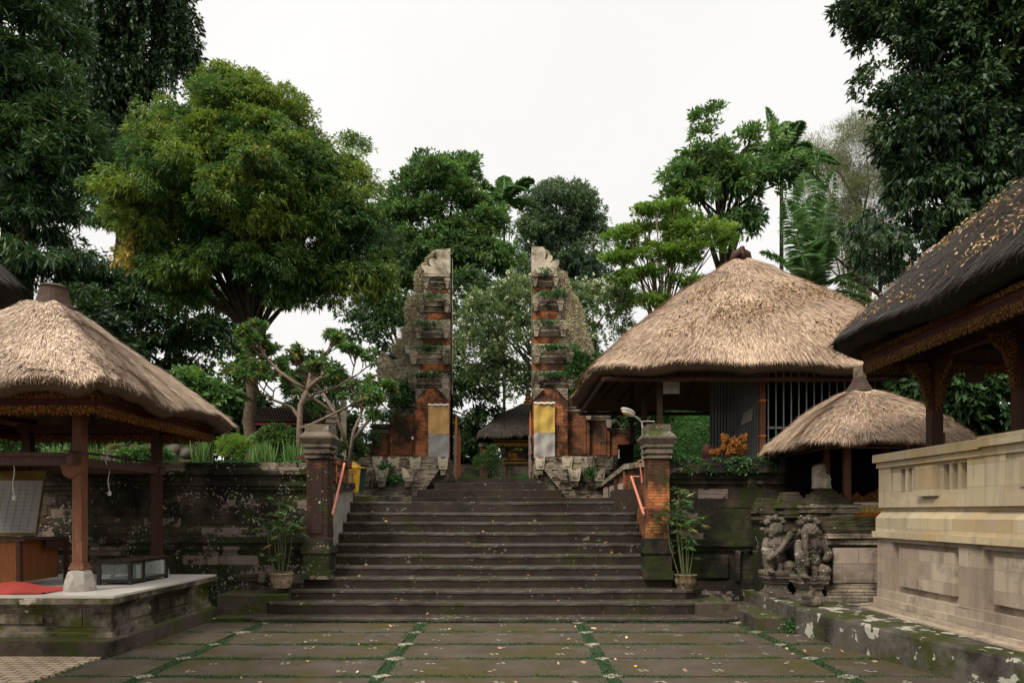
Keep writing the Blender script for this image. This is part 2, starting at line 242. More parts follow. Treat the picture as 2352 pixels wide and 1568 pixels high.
# ---------------------------------------------------------------- object helpers
BASE = {}
def props(o, label=None, cat=None, group=None, kind=None):
    if label: o['label'] = label
    if cat: o['category'] = cat
    if group: o['group'] = group
    if kind: o['kind'] = kind
    return o
def thing(name, label, cat, loc, group=None):
    o = bpy.data.objects.new(name, None); COL.objects.link(o); o.location = loc; o.empty_display_size = 0.1
    BASE[o.name] = Vector(loc); return props(o, label, cat, group)
def link(name, me, parent=None):
    o = bpy.data.objects.new(name, me); COL.objects.link(o)
    if parent is not None:
        o.parent = parent; b_ = BASE[parent.name]; me.transform(Matrix.Translation(-b_)); BASE[o.name] = b_
    else:
        n = len(me.vertices); co = np.empty(n * 3, 'f'); me.vertices.foreach_get('co', co); co = co.reshape(-1, 3)
        lo = co.min(0); hi = co.max(0); b_ = Vector(((lo[0] + hi[0]) / 2, (lo[1] + hi[1]) / 2, lo[2]))
        me.transform(Matrix.Translation(-b_)); o.location = b_; BASE[o.name] = b_
    return o
class MB:
    def __init__(s): s.v = []; s.f = []; s.m = []; s.cur = 0
    def add(s, vs, fs):
        n = len(s.v); s.v += [tuple(p) for p in vs]
        for f in fs: s.f.append(tuple(i + n for i in f)); s.m.append(s.cur)
        return s
    def box(s, x0, x1, y0, y1, z0, z1, tx=0.0, ty=0.0, bx=0.0, by=0.0):
        """tx, ty shrink the top; bx, by shrink the bottom"""
        v = [(x0 + bx, y0 + by, z0), (x1 - bx, y0 + by, z0), (x1 - bx, y1 - by, z0), (x0 + bx, y1 - by, z0),
             (x0 + tx, y0 + ty, z1), (x1 - tx, y0 + ty, z1), (x1 - tx, y1 - ty, z1), (x0 + tx, y1 - ty, z1)]
        return s.add(v, [(0, 3, 2, 1), (4, 5, 6, 7), (0, 1, 5, 4), (1, 2, 6, 5), (2, 3, 7, 6), (3, 0, 4, 7)])
    def rbox(s, x0, x1, y0, y1, z0, z1, seg=0.25, jit=0.006, seed=0):
        """box cut along its long horizontal side, edges slightly uneven and worn"""
        r = random.Random(seed * 7919 + int(abs(x0) * 131 + abs(z0) * 977 + abs(y0) * 331))
        along_x = (x1 - x0) >= (y1 - y0); L = (x1 - x0) if along_x else (y1 - y0); n = max(1, int(L / seg)); c = min(0.012, (z1 - z0) * 0.25)
        rings = []
        for i in range(n + 1):
            t = i / n; j = lambda k=1.0: r.uniform(-jit, jit) * k
            if along_x:
                xx = x0 + t * (x1 - x0); rings.append([(xx, y0 + j(), z0), (xx, y0 + j(), z1 - c + j(.5)), (xx, y0 + c + j(), z1 + j(.6)), (xx, y1 - c, z1 + j(.4)), (xx, y1, z1 - c), (xx, y1, z0)])
            else:
                yy = y0 + t * (y1 - y0); rings.append([(x1 + j(), yy, z0), (x1 + j(), yy, z1 - c + j(.5)), (x1 - c + j(), yy, z1 + j(.6)), (x0 + c, yy, z1 + j(.4)), (x0 + j(), yy, z1 - c), (x0 + j(), yy, z0)])
        vs = [p for q in rings for p in q]; fs = []
        for i in range(n):
            for k in range(6):
                a_, b_ = i * 6 + k, i * 6 + (k + 1) % 6; fs.append((a_, a_ + 6, b_ + 6, b_))
        fs.append(tuple(range(6))); fs.append(tuple(reversed(range(n * 6, n * 6 + 6))))
        return s.add(vs, fs)
    def course(s, x0, x1, y0, y1, z0, z1, bw=0.4, jd=0.008, seed=0):
        """a course of separate blocks of uneven depth and width, running along x"""
        r = random.Random(seed + int(abs(z0) * 1000) + int(abs(x0) * 37)); x = x0
        while x < x1 - 1e-4:
            w_ = min(bw * r.uniform(0.6, 1.4), x1 - x)
            if x1 - x - w_ < bw * 0.3: w_ = x1 - x
            s.box(x + 0.001, x + w_ - 0.001, y0 + r.uniform(-jd, jd), y1, z0, z1 + r.uniform(-jd, jd) * 0.5); x += w_
        return s
    def coursey(s, x0, x1, y0, y1, z0, z1, bw=0.4, jd=0.006, seed=0):
        r = random.Random(seed + int(abs(z0) * 1000) + int(abs(y0) * 37)); y = y0
        while y < y1 - 1e-4:
            w_ = min(bw * r.uniform(0.6, 1.4), y1 - y)
            if y1 - y - w_ < bw * 0.3: w_ = y1 - y
            s.box(x0 + r.uniform(-jd, jd), x1, y + 0.001, y + w_ - 0.001, z0, z1 + r.uniform(-jd, jd) * 0.4); y += w_
        return s
    def tube(s, pts, rad, n=8, caps=True):
        pts = [Vector(p) for p in pts]; k = len(pts); rad = [rad] * k if isinstance(rad, (int, float)) else rad; vs = []
        for i, p in enumerate(pts):
            d = (pts[min(i + 1, k - 1)] - pts[max(i - 1, 0)]).normalized(); u = Vector((0, 0, 1)) if abs(d.z) < 0.9 else Vector((1, 0, 0))
            a_ = d.cross(u).normalized(); b_ = d.cross(a_)
            for j in range(n):
                t = 2 * math.pi * j / n; vs.append(p + (a_ * math.cos(t) + b_ * math.sin(t)) * rad[i])
        fs = [(i * n + j, i * n + (j + 1) % n, (i + 1) * n + (j + 1) % n, (i + 1) * n + j) for i in range(k - 1) for j in range(n)]
        if caps: fs += [tuple(reversed(range(n))), tuple(range((k - 1) * n, k * n))]
        return s.add(vs, fs)
    def lathe(s, prof, c, n=24):
        vs = [(c[0] + r_ * math.cos(2 * math.pi * j / n), c[1] + r_ * math.sin(2 * math.pi * j / n), c[2] + z_) for r_, z_ in prof for j in range(n)]; k = len(prof)
        fs = [(i * n + j, i * n + (j + 1) % n, (i + 1) * n + (j + 1) % n, (i + 1) * n + j) for i in range(k - 1) for j in range(n)]
        fs += [tuple(reversed(range(n))), tuple(range((k - 1) * n, k * n))]; return s.add(vs, fs)
    def prism(s, poly, y0, y1, axis='y'):
        k = len(poly); f_ = (lambda a_, b_, t: (a_, t, b_)) if axis == 'y' else ((lambda a_, b_, t: (t, a_, b_)) if axis == 'x' else (lambda a_, b_, t: (a_, b_, t)))
        vs = [f_(a_, b_, y0) for a_, b_ in poly] + [f_(a_, b_, y1) for a_, b_ in poly]
        fs = [tuple(range(k)), tuple(reversed(range(k, 2 * k)))] + [(i, i + k, (i + 1) % k + k, (i + 1) % k) for i in range(k)]; return s.add(vs, fs)
    def ell(s, c, r, n=12, rot=None):
        vs = []; fs = []; c = Vector(c)
        for i in range(n // 2 + 1):
            ph = math.pi * i / (n // 2)
            for j in range(n):
                th = 2 * math.pi * j / n; v = Vector((r[0] * math.sin(ph) * math.cos(th), r[1] * math.sin(ph) * math.sin(th), r[2] * math.cos(ph)))
                if rot: v = rot @ v
                vs.append(c + v)
        for i in range(n // 2):
            for j in range(n): fs.append((i * n + j, (i + 1) * n + j, (i + 1) * n + (j + 1) % n, i * n + (j + 1) % n))
        return s.add(vs, fs)
    def mesh(s, name, mats, smooth=False, fix=True):
        me = bpy.data.meshes.new(name); me.from_pydata(s.v, [], s.f)
        if isinstance(mats, str): mats = [mats]
        for q in mats: me.materials.append(M[q])
        if len(mats) > 1: me.polygons.foreach_set('material_index', s.m)
        if fix:
            bm = bmesh.new(); bm.from_mesh(me); bmesh.ops.recalc_face_normals(bm, faces=bm.faces); bm.to_mesh(me); bm.free()
        if smooth: me.polygons.foreach_set('use_smooth', [True] * len(me.polygons))
        me.update(); return me
    def build(s, name, mats, parent=None, smooth=False, label=None):
        o = link(name, s.mesh(name, mats, smooth), parent)
        if label: o['label'] = label
        return o
def remesh(mb, name, mat, parent, voxel=0.012, disp=0.01, dscale=0.05, smooth=True):
    """many overlapping forms fused into ONE continuous carved surface"""
    me = mb.mesh(name + '_raw', mat); o = bpy.data.objects.new(name + '_tmp', me); COL.objects.link(o)
    md = o.modifiers.new('r', 'REMESH'); md.mode = 'VOXEL'; md.voxel_size = voxel
    if disp:
        tx = bpy.data.textures.new(name, 'CLOUDS'); tx.noise_scale = dscale; tx.noise_depth = 3
        dm = o.modifiers.new('d', 'DISPLACE'); dm.texture = tx; dm.strength = disp; dm.mid_level = 0.5; dm.texture_coords = 'LOCAL'
    dg = bpy.context.evaluated_depsgraph_get(); dg.update(); me2 = bpy.data.meshes.new_from_object(o.evaluated_get(dg), depsgraph=dg)
    bpy.data.objects.remove(o); bpy.data.meshes.remove(me); me2.name = name
    me2.materials.clear(); me2.materials.append(M[mat])
    me2.polygons.foreach_set('use_smooth', [smooth] * len(me2.polygons)); return link(name, me2, parent)
def npmesh(name, verts, faces, mat, parent=None, tint=None, smooth=False):
    """faces: list of (n, k) index arrays; tint: per-face floats in the same order"""
    me = bpy.data.meshes.new(name); verts = np.asarray(verts, 'f'); me.vertices.add(len(verts)); me.vertices.foreach_set('co', verts.ravel())
    tot = sum(f.size for f in faces); npoly = sum(len(f) for f in faces); me.loops.add(tot)
    me.loops.foreach_set('vertex_index', np.concatenate([f.ravel() for f in faces]).astype('i')); me.polygons.add(npoly)
    sizes = np.concatenate([np.full(len(f), f.shape[1]) for f in faces]); st = np.concatenate([[0], np.cumsum(sizes)[:-1]])
    me.polygons.foreach_set('loop_start', st.astype('i'))
    me.materials.append(M[mat])
    if smooth: me.polygons.foreach_set('use_smooth', np.ones(npoly, bool))
    me.update(calc_edges=True)
    if tint is not None:
        at = me.attributes.new('tint', 'FLOAT', 'FACE'); at.data.foreach_set('value', np.asarray(tint, 'f'))
    return link(name, me, parent)
def unit(v): return v / np.maximum(np.linalg.norm(v, axis=-1, keepdims=True), 1e-9)
def blades(rng, p, d, L, W, bend=0.0, fold=0.25):
    """leaf quads: base, side, tip, side; bend lets the tip sag"""
    n = len(p); L = np.broadcast_to(L, (n,))[:, None]; W = np.broadcast_to(W, (n,))[:, None]; d = unit(d)
    s = unit(np.cross(d, unit(rng.normal(size=(n, 3)) + np.array([0, 0, 0.9])))); mid = p + d * L * 0.45
    tip = p + d * L; tip[:, 2] -= (bend * L[:, 0]); mid[:, 2] -= bend * L[:, 0] * fold
    v = np.stack([p, mid + s * W * 0.5, tip, mid - s * W * 0.5], 1).reshape(-1, 3)
    return v, np.arange(n * 4).reshape(-1, 4)
def foliage(name, rng, pts, dirs, L, W, mat, tint, parent=None, bend=0.2):
    v, f = blades(rng, pts, dirs, L, W, bend); return npmesh(name, v, [f], mat, parent, tint)
# ---------------------------------------------------------------- ground, paving, terraces (the setting)
g = MB(); g.add([(-150, -60, -0.06), (150, -60, -0.06), (150, 200, -0.06), (-150, 200, -0.06)], [(0, 1, 2, 3)])
props(g.build('ground', 'soil'), kind='structure')
g = MB(); g.add([(-4.7, 1.0, -0.022), (6.0, 1.0, -0.022), (6.0, 11.2, -0.022), (-4.7, 11.2, -0.022)], [(0, 1, 2, 3)])
props(g.build('turf', 'turf'), kind='structure')
rng = np.random.default_rng(5); R = random.Random(5)
xj = [-6.09, -3.70, -1.33, 1.0, 3.36, 5.72]; yj = [11.06 - 0.91 * k for k in range(10)]
pv = MB(); gx = []; inl = MB()
for i in range(5):
    for k in range(9):
        x0, x1 = xj[i] + 0.07, xj[i + 1] - 0.07; y1, y0 = yj[k] - 0.022, yj[k + 1] + 0.022
        if k == 0: y1 = 11.0
        if i == 0:
            x0 = -4.60 if y0 < 8.4 else -5.4
        nx = 14; top = []; z = R.uniform(-0.004, 0.004)
        for j in range(nx + 1):
            xx = x0 + (x1 - x0) * j / nx; top.append((xx, y0 + R.uniform(-0.012, 0.012) + (0.03 if j in (0, nx) else 0)))
        for j in range(nx, -1, -1):
            xx = x0 + (x1 - x0) * j / nx; top.append((xx, y1 + R.uniform(-0.012, 0.012) - (0.03 if j in (0, nx) else 0)))
        pv.prism(top, -0.05, z, axis='z')
        for row in range(2):
            for c_ in range(3):
                if R.random() < .22: continue
                fx = x0 + (x1 - x0) * (0.15 + 0.35 * c_) + (0.04 if row else -0.04); fy = y0 + (y1 - y0) * (0.28 + 0.45 * row)
                if fx < -3.6 and i == 0: continue
                for q in range(4):
                    if R.random() < 0.30: continue
                    a_ = math.pi / 4 + q * math.pi / 2 + 0.2; s_ = 0.042
                    cx_, cy_ = fx + math.cos(a_) * s_, fy + math.sin(a_) * s_
                    pts = [(cx_ + 0.024 * math.cos(t * math.pi / 3 + a_), cy_ + 0.020 * math.sin(t * math.pi / 3 + a_), z + 0.004) for t in range(6)]
                    inl.add(pts, [tuple(range(6))])
props(pv.build('pavement', 'pave'), kind='structure')
props(inl.build('pavement_inlay', 'whitestone'), kind='structure')
st = MB()
for i in range(1, 5):
    for k in range(0, 9):
        cx_, cy_ = xj[i] + R.uniform(-.02, .02), yj[k] + R.uniform(-.02, .02); s_ = R.uniform(0.09, 0.13)
        st.prism([(cx_ - s_, cy_), (cx_ - s_ * .1, cy_ - s_ * .9), (cx_ + s_, cy_ + .01), (cx_ + .02, cy_ + s_ * .9)], -0.03, 0.006, axis='z')
props(st.build('pavement_stones', 'whitestone'), kind='structure')
# pavers left of the slabs
g = MB(); g.prism([(-4.66, 1.0), (-12, 1.0), (-12, 8.9), (-4.66, 8.9)], -0.05, 0.008, axis='z'); props(g.build('brick_paving', 'pavers'), kind='structure')
# grass in the joints
P_ = []; 
for k in range(10):
    n = 24000 if k < 6 else 5000; xs = rng.uniform(-4.5, 5.0, n); P_.append(np.stack([xs, yj[k] + rng.normal(0, 0.034, n) + 0.02 * np.sin(xs * 7), np.zeros(n) - 0.015], 1))
for i in range(1, 5):
    n = 9500; ys = rng.uniform(4.5, 11.1, n); P_.append(np.stack([xj[i] + rng.normal(0, 0.065, n) + 0.04 * np.sin(ys * 5), ys, np.zeros(n) - 0.015], 1))
n = 2500; P_.append(np.stack([rng.uniform(-3.8, 3.2, n), rng.normal(11.03, 0.02, n), np.zeros(n)], 1))
n = 1500; t = rng.uniform(0, 1, n); P_.append(np.stack([-4.62 + .12 * np.sin(t * 9) * .3 + rng.normal(0, .02, n), 1 + t * 7.4, np.zeros(n)], 1))
P_ = np.concatenate(P_); keep = (np.sin(P_[:, 0] * 3.1 + P_[:, 1] * 2.3) + np.sin(P_[:, 0] * 9.7 - P_[:, 1] * 6.1) + rng.normal(0, .7, len(P_))) > -.45
P_ = P_[keep]; D_ = rng.normal(size=P_.shape) * [1, 1, 0] + [0, 0, 0.9]
o = foliage('grass', rng, P_, D_, rng.uniform(0.03, 0.07, len(P_)), 0.009, 'grass', rng.uniform(0, 1, len(P_)), bend=0.3)
props(o, 'short green grass filling the joints between the paving slabs', 'grass', kind='stuff')
# fallen leaves scattered on paving and steps
def leaf_litter(rng, P_, size, mat='deadleaf'):
    n = len(P_); D_ = rng.normal(size=(n, 3)) * [1, 1, 0.12]; v, f = blades(rng, P_, D_, rng.uniform(size * .6, size * 1.3, n), rng.uniform(size * .35, size * .6, n), -0.15)
    return v, f
n = 70; pl = np.stack([rng.uniform(-3.6, 4.0, n), rng.uniform(6.8, 11, n), np.full(n, 0.012)], 1)
# steps: (d, z)
STEP = [(11.04, .075), (11.40, .262), (11.73, .415), (12.06, .586), (12.39, .746), (12.72, .917), (13.05, 1.09), (13.38, 1.28), (13.71, 1.465), (14.04, 1.64), (14.37, 1.85)]
ps = []
for k, (d, z) in enumerate(STEP[:-1]):
    for _ in range(5): ps.append((rng.uniform(-3, 2.2), rng.uniform(d + .06, d + .3), z + .014))
pl = np.concatenate([pl, np.array(ps)]); v, f = leaf_litter(rng, pl, 0.065); tt = rng.uniform(0.3, 1, len(pl))
props(npmesh('fallen_leaves', v, [f], 'deadleaf', None, tt), 'scattered dry fallen leaves on the paving slabs and steps', 'fallen leaves', kind='stuff')

tr = MB()
tr.box(-90, -3.45, 12.55, 14.6, -.05, 2.42); tr.box(-90, -4.7, 14.6, 20.8, -.05, 2.418); tr.box(-4.7, -3.6, 14.6, 20.8, -.05, 1.9); tr.box(2.80, 90, 12.75, 20.8, -.05, 2.42); tr.box(-90, 90, 20.8, 120, -.05, 2.50)
props(tr.build('terrace', 'turf'), kind='structure')
ld = MB(); ld.rbox(-3.9, 3.0, 14.37, 20.4, 1.5, 1.85, jit=.004); props(ld.build('landing', 'stair'), kind='structure')
# ---------------------------------------------------------------- main stair
xl = [-4.05, -3.90, -3.62, -3.40, -3.13, -3.12, -3.13, -3.12, -3.13, -3.12, -3.3]; xr = [3.40, 3.02, 2.90, 2.62, 2.34, 2.31, 2.32, 2.33, 2.33, 2.34, 2.45]
S = thing('stone_staircase', 'wide worn dark stone staircase of eleven steps rising to the landing', 'staircase', (-.4, 12.5, 0))
for k, (d, z) in enumerate(STEP):
    m_ = MB(); r = random.Random(k); n = 46; y1 = STEP[k + 1][0] + .12 if k < 10 else 14.9
    z0 = STEP[k - 1][1] - .03 if k else -.05
    x0, x1 = xl[k], xr[k]; rd = 0.35 if k == 1 else (0.12 if k in (0, 2) else 0.03); pts = []
    for i in range(n + 1):
        x = x0 + (x1 - x0) * i / n; e_ = min(x - x0, x1 - x); cr = 0 if e_ > rd else rd - math.sqrt(max(0, rd * rd - (rd - e_) ** 2)) * 1.0
        pts.append((x, d + cr * .8 + r.uniform(-.008, .008) + .014 * math.sin(x * 1.3 + k * 2.2)))
    vs = []
    for (x, y) in pts:
        dz = r.uniform(-.006, .006) - .012 * math.exp(-((x + .4) / 1.3) ** 2); ch = r.random() < .10
        vs += [(x, y + .012, z0), (x, y, z - .05), (x, y - .012, z - .045 + dz), (x, y - .012 + (0.012 if ch else 0), z - .010 + dz), (x, y + .012, z + dz * .5), (x, y1, z)]
    q = 6; fs = [(i * q + j, (i + 1) * q + j, (i + 1) * q + j + 1, i * q + j + 1) for i in range(n) for j in range(q - 1)]
    L0 = len(vs); vs += [(x0, y1, z0), (x1, y1, z0)]
    fs += [tuple(list(range(q)) + [L0]), tuple(list(reversed(range(n * q, n * q + q))) + [L0 + 1])]
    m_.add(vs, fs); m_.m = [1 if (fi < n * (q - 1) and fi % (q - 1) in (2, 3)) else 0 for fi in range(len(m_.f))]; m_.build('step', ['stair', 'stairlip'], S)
sl = MB(); sl.rbox(-4.6, -3.5, 11.55, 12.4, -.03, .36, seg=.3); sl.rbox(-5.6, -3.9, 11.2, 12.3, -.03, .05)
sl.rbox(2.82, 3.42, 11.25, 12.3, -.03, .25)
props(sl.build('stone_kerb', 'mossyslab'), 'low mossy kerb blocks flanking the foot of the staircase', 'kerb')
# side steps on the right
sb = thing('mossy_step_block', 'low mossy stone steps in front of the crouching statues', 'steps', (3.8, 11, 0))
b_ = MB(); b_.rbox(3.42, 4.05, 10.25, 12.3, -.05, .175, seg=.2, jit=.008); b_.build('step', 'mossyslab', sb)
b_ = MB(); b_.rbox(3.83, 5.1, 10.12, 12.32, -.05, .365, seg=.2, jit=.008); b_.build('step', 'plinth', sb)
# stairs up to the gate
GS = thing('gate_stairs', 'four narrow grey steps leading up between the split gate halves', 'stairs', (-.5, 19.6, 1.85))
for (d, py, pl_, pr_) in ((19.1, 1141, 918, 1328), (19.45, 1123.6, 958, 1291), (19.8, 1108, 997, 1253), (20.15, 1097.5, 1045, 1230)):
    b_ = MB(); b_.rbox(X(pl_, d), X(pr_, d), d, 22.6, 1.8, Z(py, d), seg=.3, jit=.005); b_.build('step', 'stair', GS)

# ---------------------------------------------------------------- retaining walls of the upper terrace
def wall_left():
    t = thing('retaining_wall', 'long black mossy retaining wall with pale lichen behind the left pavilion', 'wall', (-7.8, 12.4, 0))
    x0, x1 = -16.0, -3.35; y = 12.32
    b_ = MB(); b_.box(x0, x1, y + .06, y + .3, -.05, 2.3); b_.build('wall_core', 'wallmoss', t)
    spec = [(0, .30, -.10, .5), (.30, .42, -.06, .5), (.42, 1.02, .0, .6), (1.02, 1.14, -.07, .5), (1.14, 1.27, -.12, .45), (1.27, 1.42, -.04, .55), (1.42, 1.58, .01, .5), (1.58, 1.75, .012, .5), (1.75, 1.92, .01, .5), (1.92, 2.02, .008, .5), (2.02, 2.08, -.05, .6), (2.08, 2.15, -.09, .6), (2.15, 2.27, -.04, .5)]
    b_ = MB()
    for z0, z1, dy, bw in spec: b_.course(x0, x1, y + dy, y + .2, z0, z1, bw=bw, jd=.009, seed=4)
    # raised framed panels in the low band
    for cx_ in (-4.3, -5.9, -7.5, -9.1):
        b_.box(cx_ - .42, cx_ + .42, y - .045, y + .1, .50, .94); b_.box(cx_ - .34, cx_ + .34, y - .065, y, .57, .87)
        b_.box(cx_ - .72, cx_ - .56, y - .10, y + .1, .42, 1.0); 
    b_.box(-5.1, -3.4, y - .16, y + .1, .0, .26)
    b_.build('masonry', 'wallmoss', t)
    b_ = MB(); b_.rbox(x0, x1, y - .13, y + .45, 2.27, 2.37, seg=.2, jit=.012); b_.rbox(x0, x1, y - .08, y + .4, 2.37, 2.47, seg=.2, jit=.015); b_.build('coping', 'wallmoss', t)
wall_left()
def wall_right():
    t = thing('retaining_wall', 'dark mossy retaining wall right of the stairs, below the large thatched pavilion', 'wall', (4.5, 12.4, 0))
    x0, x1 = 2.55, 12.0; y = 12.38
    b_ = MB(); b_.box(x0, x1, y + .06, y + .3, -.05, 2.35); b_.build('wall_core', 'wallright', t)
    spec = [(0, .28, -.14, .5), (.28, .36, -.06, .5), (.36, .50, -.02, .5), (.50, 1.0, .02, .6), (1.0, 1.08, -.04, .5), (1.08, 1.2, -.10, .45), (1.2, 1.30, -.06, .55), (1.30, 1.5, .0, .45), (1.5, 1.72, .01, .6), (1.72, 1.95, .012, .5), (1.95, 2.12, .01, .5), (2.12, 2.2, -.05, .6), (2.2, 2.30, -.1, .6)]
    b_ = MB()
    for z0, z1, dy, bw in spec: b_.course(x0, x1, y + dy, y + .2, z0, z1, bw=bw, jd=.009, seed=8)
    b_.box(2.95, 3.6, y - .04, y + .1, .55, .94); b_.box(3.72, 3.80, y - .06, y + .1, .5, 1.0); b_.box(4.3, 4.42, y - .06, y + .1, .5, 1.0)
    b_.build('masonry', 'wallright', t)
    b_ = MB(); b_.rbox(x0, x1, y - .18, y + .5, 2.30, 2.44, seg=.15, jit=.02); b_.rbox(x0, x1, y - .1, y + .45, 2.44, 2.56, seg=.15, jit=.02); b_.build('coping', 'wallright', t)
wall_right()
# ---------------------------------------------------------------- stair pillars
def pillar(sgn, xi, label, y0=12.0, mat='pillarbrick'):
    """xi = inner edge x; sgn -1: pillar extends to the left"""
    xo = xi + sgn * .37; xa, xb = min(xi, xo), max(xi, xo); cx_ = (xa + xb) / 2
    t = thing('stair_pillar', label, 'pillar', (cx_, y0 + .22, .58), 'stone capped brick pillars at the stair')
    b_ = MB()
    b_.rbox(xa - .06, xb + .04, y0 - .05, y0 + .5, .56, .70, seg=.1); b_.box(xa - .03, xb + .02, y0 - .02, y0 + .47, .70, .98)
    b_.box(xa - .06, xb + .04, y0 - .05, y0 + .5, .98, 1.06); b_.rbox(xa - .03, xb + .02, y0 - .02, y0 + .47, 1.06, 1.22, seg=.1, jit=.01)
    b_.build('pedestal', 'wallmoss' if sgn < 0 else 'wallright', t)
    b_ = MB()
    b_.box(xa + .02, xb - .02, y0 + .02, y0 + .44, 1.22, 2.52)
    b_.box(xa + .10, xb - .10, y0 + .004, y0 + .06, 1.30, 2.46)
    for k in range(24): b_.course(xa + .013, xb - .013, y0 + .012, y0 + .05, 1.22 + k * .0542, 1.22 + (k + 1) * .0542 - .004, bw=.17, jd=.004, seed=k)
    b_.build('shaft', mat, t)
    b_ = MB()
    for z0, z1, e_ in ((2.52, 2.56, .02), (2.56, 2.60, -.01), (2.60, 2.66, .03), (2.66, 2.70, .0), (2.70, 2.76, .04)): b_.rbox(xa - e_, xb + e_, y0 - e_, y0 + .46 + e_, z0, z1, seg=.1, jit=.004)
    b_.build('cornice', 'capstone', t)
    b_ = MB(); b_.box(xa - .085, xb + .085, y0 - .10, y0 + .56, 2.76, 2.84, bx=.05, by=.05); b_.rbox(xa - .085, xb + .085, y0 - .10, y0 + .56, 2.84, 2.87, seg=.08, jit=.006)
    b_.box(xa - .075, xb + .075, y0 - .09, y0 + .55, 2.87, 2.95, tx=.07, ty=.07); b_.rbox(xa - .01, xb + .01, y0 - .01, y0 + .47, 2.95, 3.07, seg=.06, jit=.012)
    b_.build('cap', 'capstone', t)
pillar(-1, -2.98, 'left stair pillar of dark red brick with stepped mossy stone cap')
pillar(1, 2.20, 'right stair pillar of orange brick with stepped stone cap, beside the street lamp', mat='brick')
# low walls behind the pillars
for sgn, x0, x1, y1, lab in ((-1, -3.45, -3.14, 14.6, 'low plastered parapet behind the left stair pillar'), (1, 2.36, 2.68, 15.4, 'panelled brown parapet wall behind the right stair pillar')):
    t = thing('stair_parapet', lab, 'parapet', ((x0 + x1) / 2, 13.5, .7))
    if sgn < 0:
        b_ = MB(); b_.prism([(12.46, .6), (14.6, .6), (14.6, 2.10), (13.2, 2.02), (12.46, 1.9)], x0, x1, 'x'); b_.build('wall', 'plasterwhite', t)
        b_ = MB(); b_.prism([(12.46, 1.9), (13.2, 2.02), (14.6, 2.10), (14.6, 2.22), (13.2, 2.16), (12.46, 2.05)], x0 - .05, x1 + .05, 'x'); b_.build('coping', 'wallmoss', t)
        b_ = MB(); b_.rbox(x0 - .15, x1 - .04, 12.6, 14.4, 2.2, 2.5); b_.rbox(x0 - .2, x1, 12.55, 14.5, 2.5, 2.62, seg=.2, jit=.01); b_.build('upper_course', 'brickdark', t)
        b_ = MB(); b_.tube([(x1 - .02, 13.3, 2.1), (x1 - .02, 13.3, 2.52)], .014, 6); b_.ell((x1 - .02, 13.3, 2.54), (.03, .03, .03), 8); b_.tube([(x1 - .02, 13.3, 2.35), (x1 + .1, 13.0, 2.32)], .012, 6); b_.build('rail_bracket', 'rail', t)
    else:
        pr = [(12.46, .6), (15.2, .6), (15.2, 2.55), (12.46, 2.45)]
        b_ = MB(); b_.prism([(12.46, .6), (19.0, .6), (19.0, 2.30), (15.2, 2.52), (12.46, 2.42)], x0, x1, 'x'); b_.build('wall', 'brickdark', t)
        b_ = MB(); b_.prism([(12.46, 2.42), (15.2, 2.52), (19.0, 2.30), (19.0, 2.40), (15.2, 2.63), (12.46, 2.52)], x0 - .07, x1 + .07, 'x'); b_.build('coping', 'gatestone', t)
        for ya, yb in ((15.5, 16.3), (16.9, 17.8), (18.2, 18.9)):
            b_ = MB(); b_.box(x0 - .03, x0 + .02, ya, yb, 1.98, 2.26); b_.build('panel', 'pinkpanel', t)
        b_ = MB(); b_.box(x0 - .06, x0, 15.15, 15.32, 1.85, 2.5); b_.build('pilaster', 'brick', t); b_ = MB(); b_.box(x0 - .05, x0, 16.5, 16.8, 1.85, 2.38); b_.build('pilaster', 'brick', t)
b_ = MB(); b_.rbox(1.98, 2.36, 14.1, 14.95, 1.6, 2.08, seg=.1); b_.box(1.1, 1.98, 14.5, 14.9, 1.84, 1.93)
props(b_.build('stair_end_block', 'stair'), 'dark square stone block at the right end of the top step', 'stone block')
b_ = MB(); b_.rbox(-3.45, -2.0, 14.75, 15.7, 1.84, 1.965, seg=.15, jit=.01)
props(b_.build('bin_ledge', 'mossyslab'), 'mossy stone ledge under the yellow rubbish bin', 'ledge')
# handrails
def rail(name, label, A, B, posts):
    t = thing(name, label, 'handrail', A, 'pink painted metal handrails')
    m_ = MB(); m_.tube([A, B], .022, 8); m_.build('rail_bar', 'rail', t)
    for p, q in posts: m_ = MB(); m_.tube([p, q], .016, 6); m_.build('rail_post', 'rail', t)
A = (X(763, 12.2), 12.2, Z(1181, 12.2)); B = (X(791, 13.6), 13.6, Z(1064, 13.6)); mid = tuple((a_ + b2) / 2 for a_, b2 in zip(A, B))
rail('handrail', 'salmon pink handrail bar beside the left stair pillar', A, B, [((-3.16, 12.4, Z(1172, 12.4)), (X(766, 12.3), 12.32, Z(1172, 12.3))), ((-3.16, 13.3, mid[2] + .2), (X(785, 13.3), 13.3, mid[2] + .25))])
A = (X(1479, 12.1), 12.1, Z(1181, 12.1)); B = (X(1450, 13.6), 13.6, Z(1094, 13.6))
rail('handrail', 'salmon pink handrail with upright loop beside the right stair pillar', A, B, [((2.22, 12.2, Z(1166, 12.2)), (X(1478, 12.15), 12.15, Z(1166, 12.15))), (B, (2.34, 13.6, B[2])), ((X(1470, 13.2), 13.2, Z(1060, 13.2)), (X(1475, 13.2), 13.2, Z(1108, 13.2))), ((X(1466, 13.3), 13.3, Z(1060, 13.3)), (X(1487, 12.55), 12.55, Z(1050, 12.55)))])
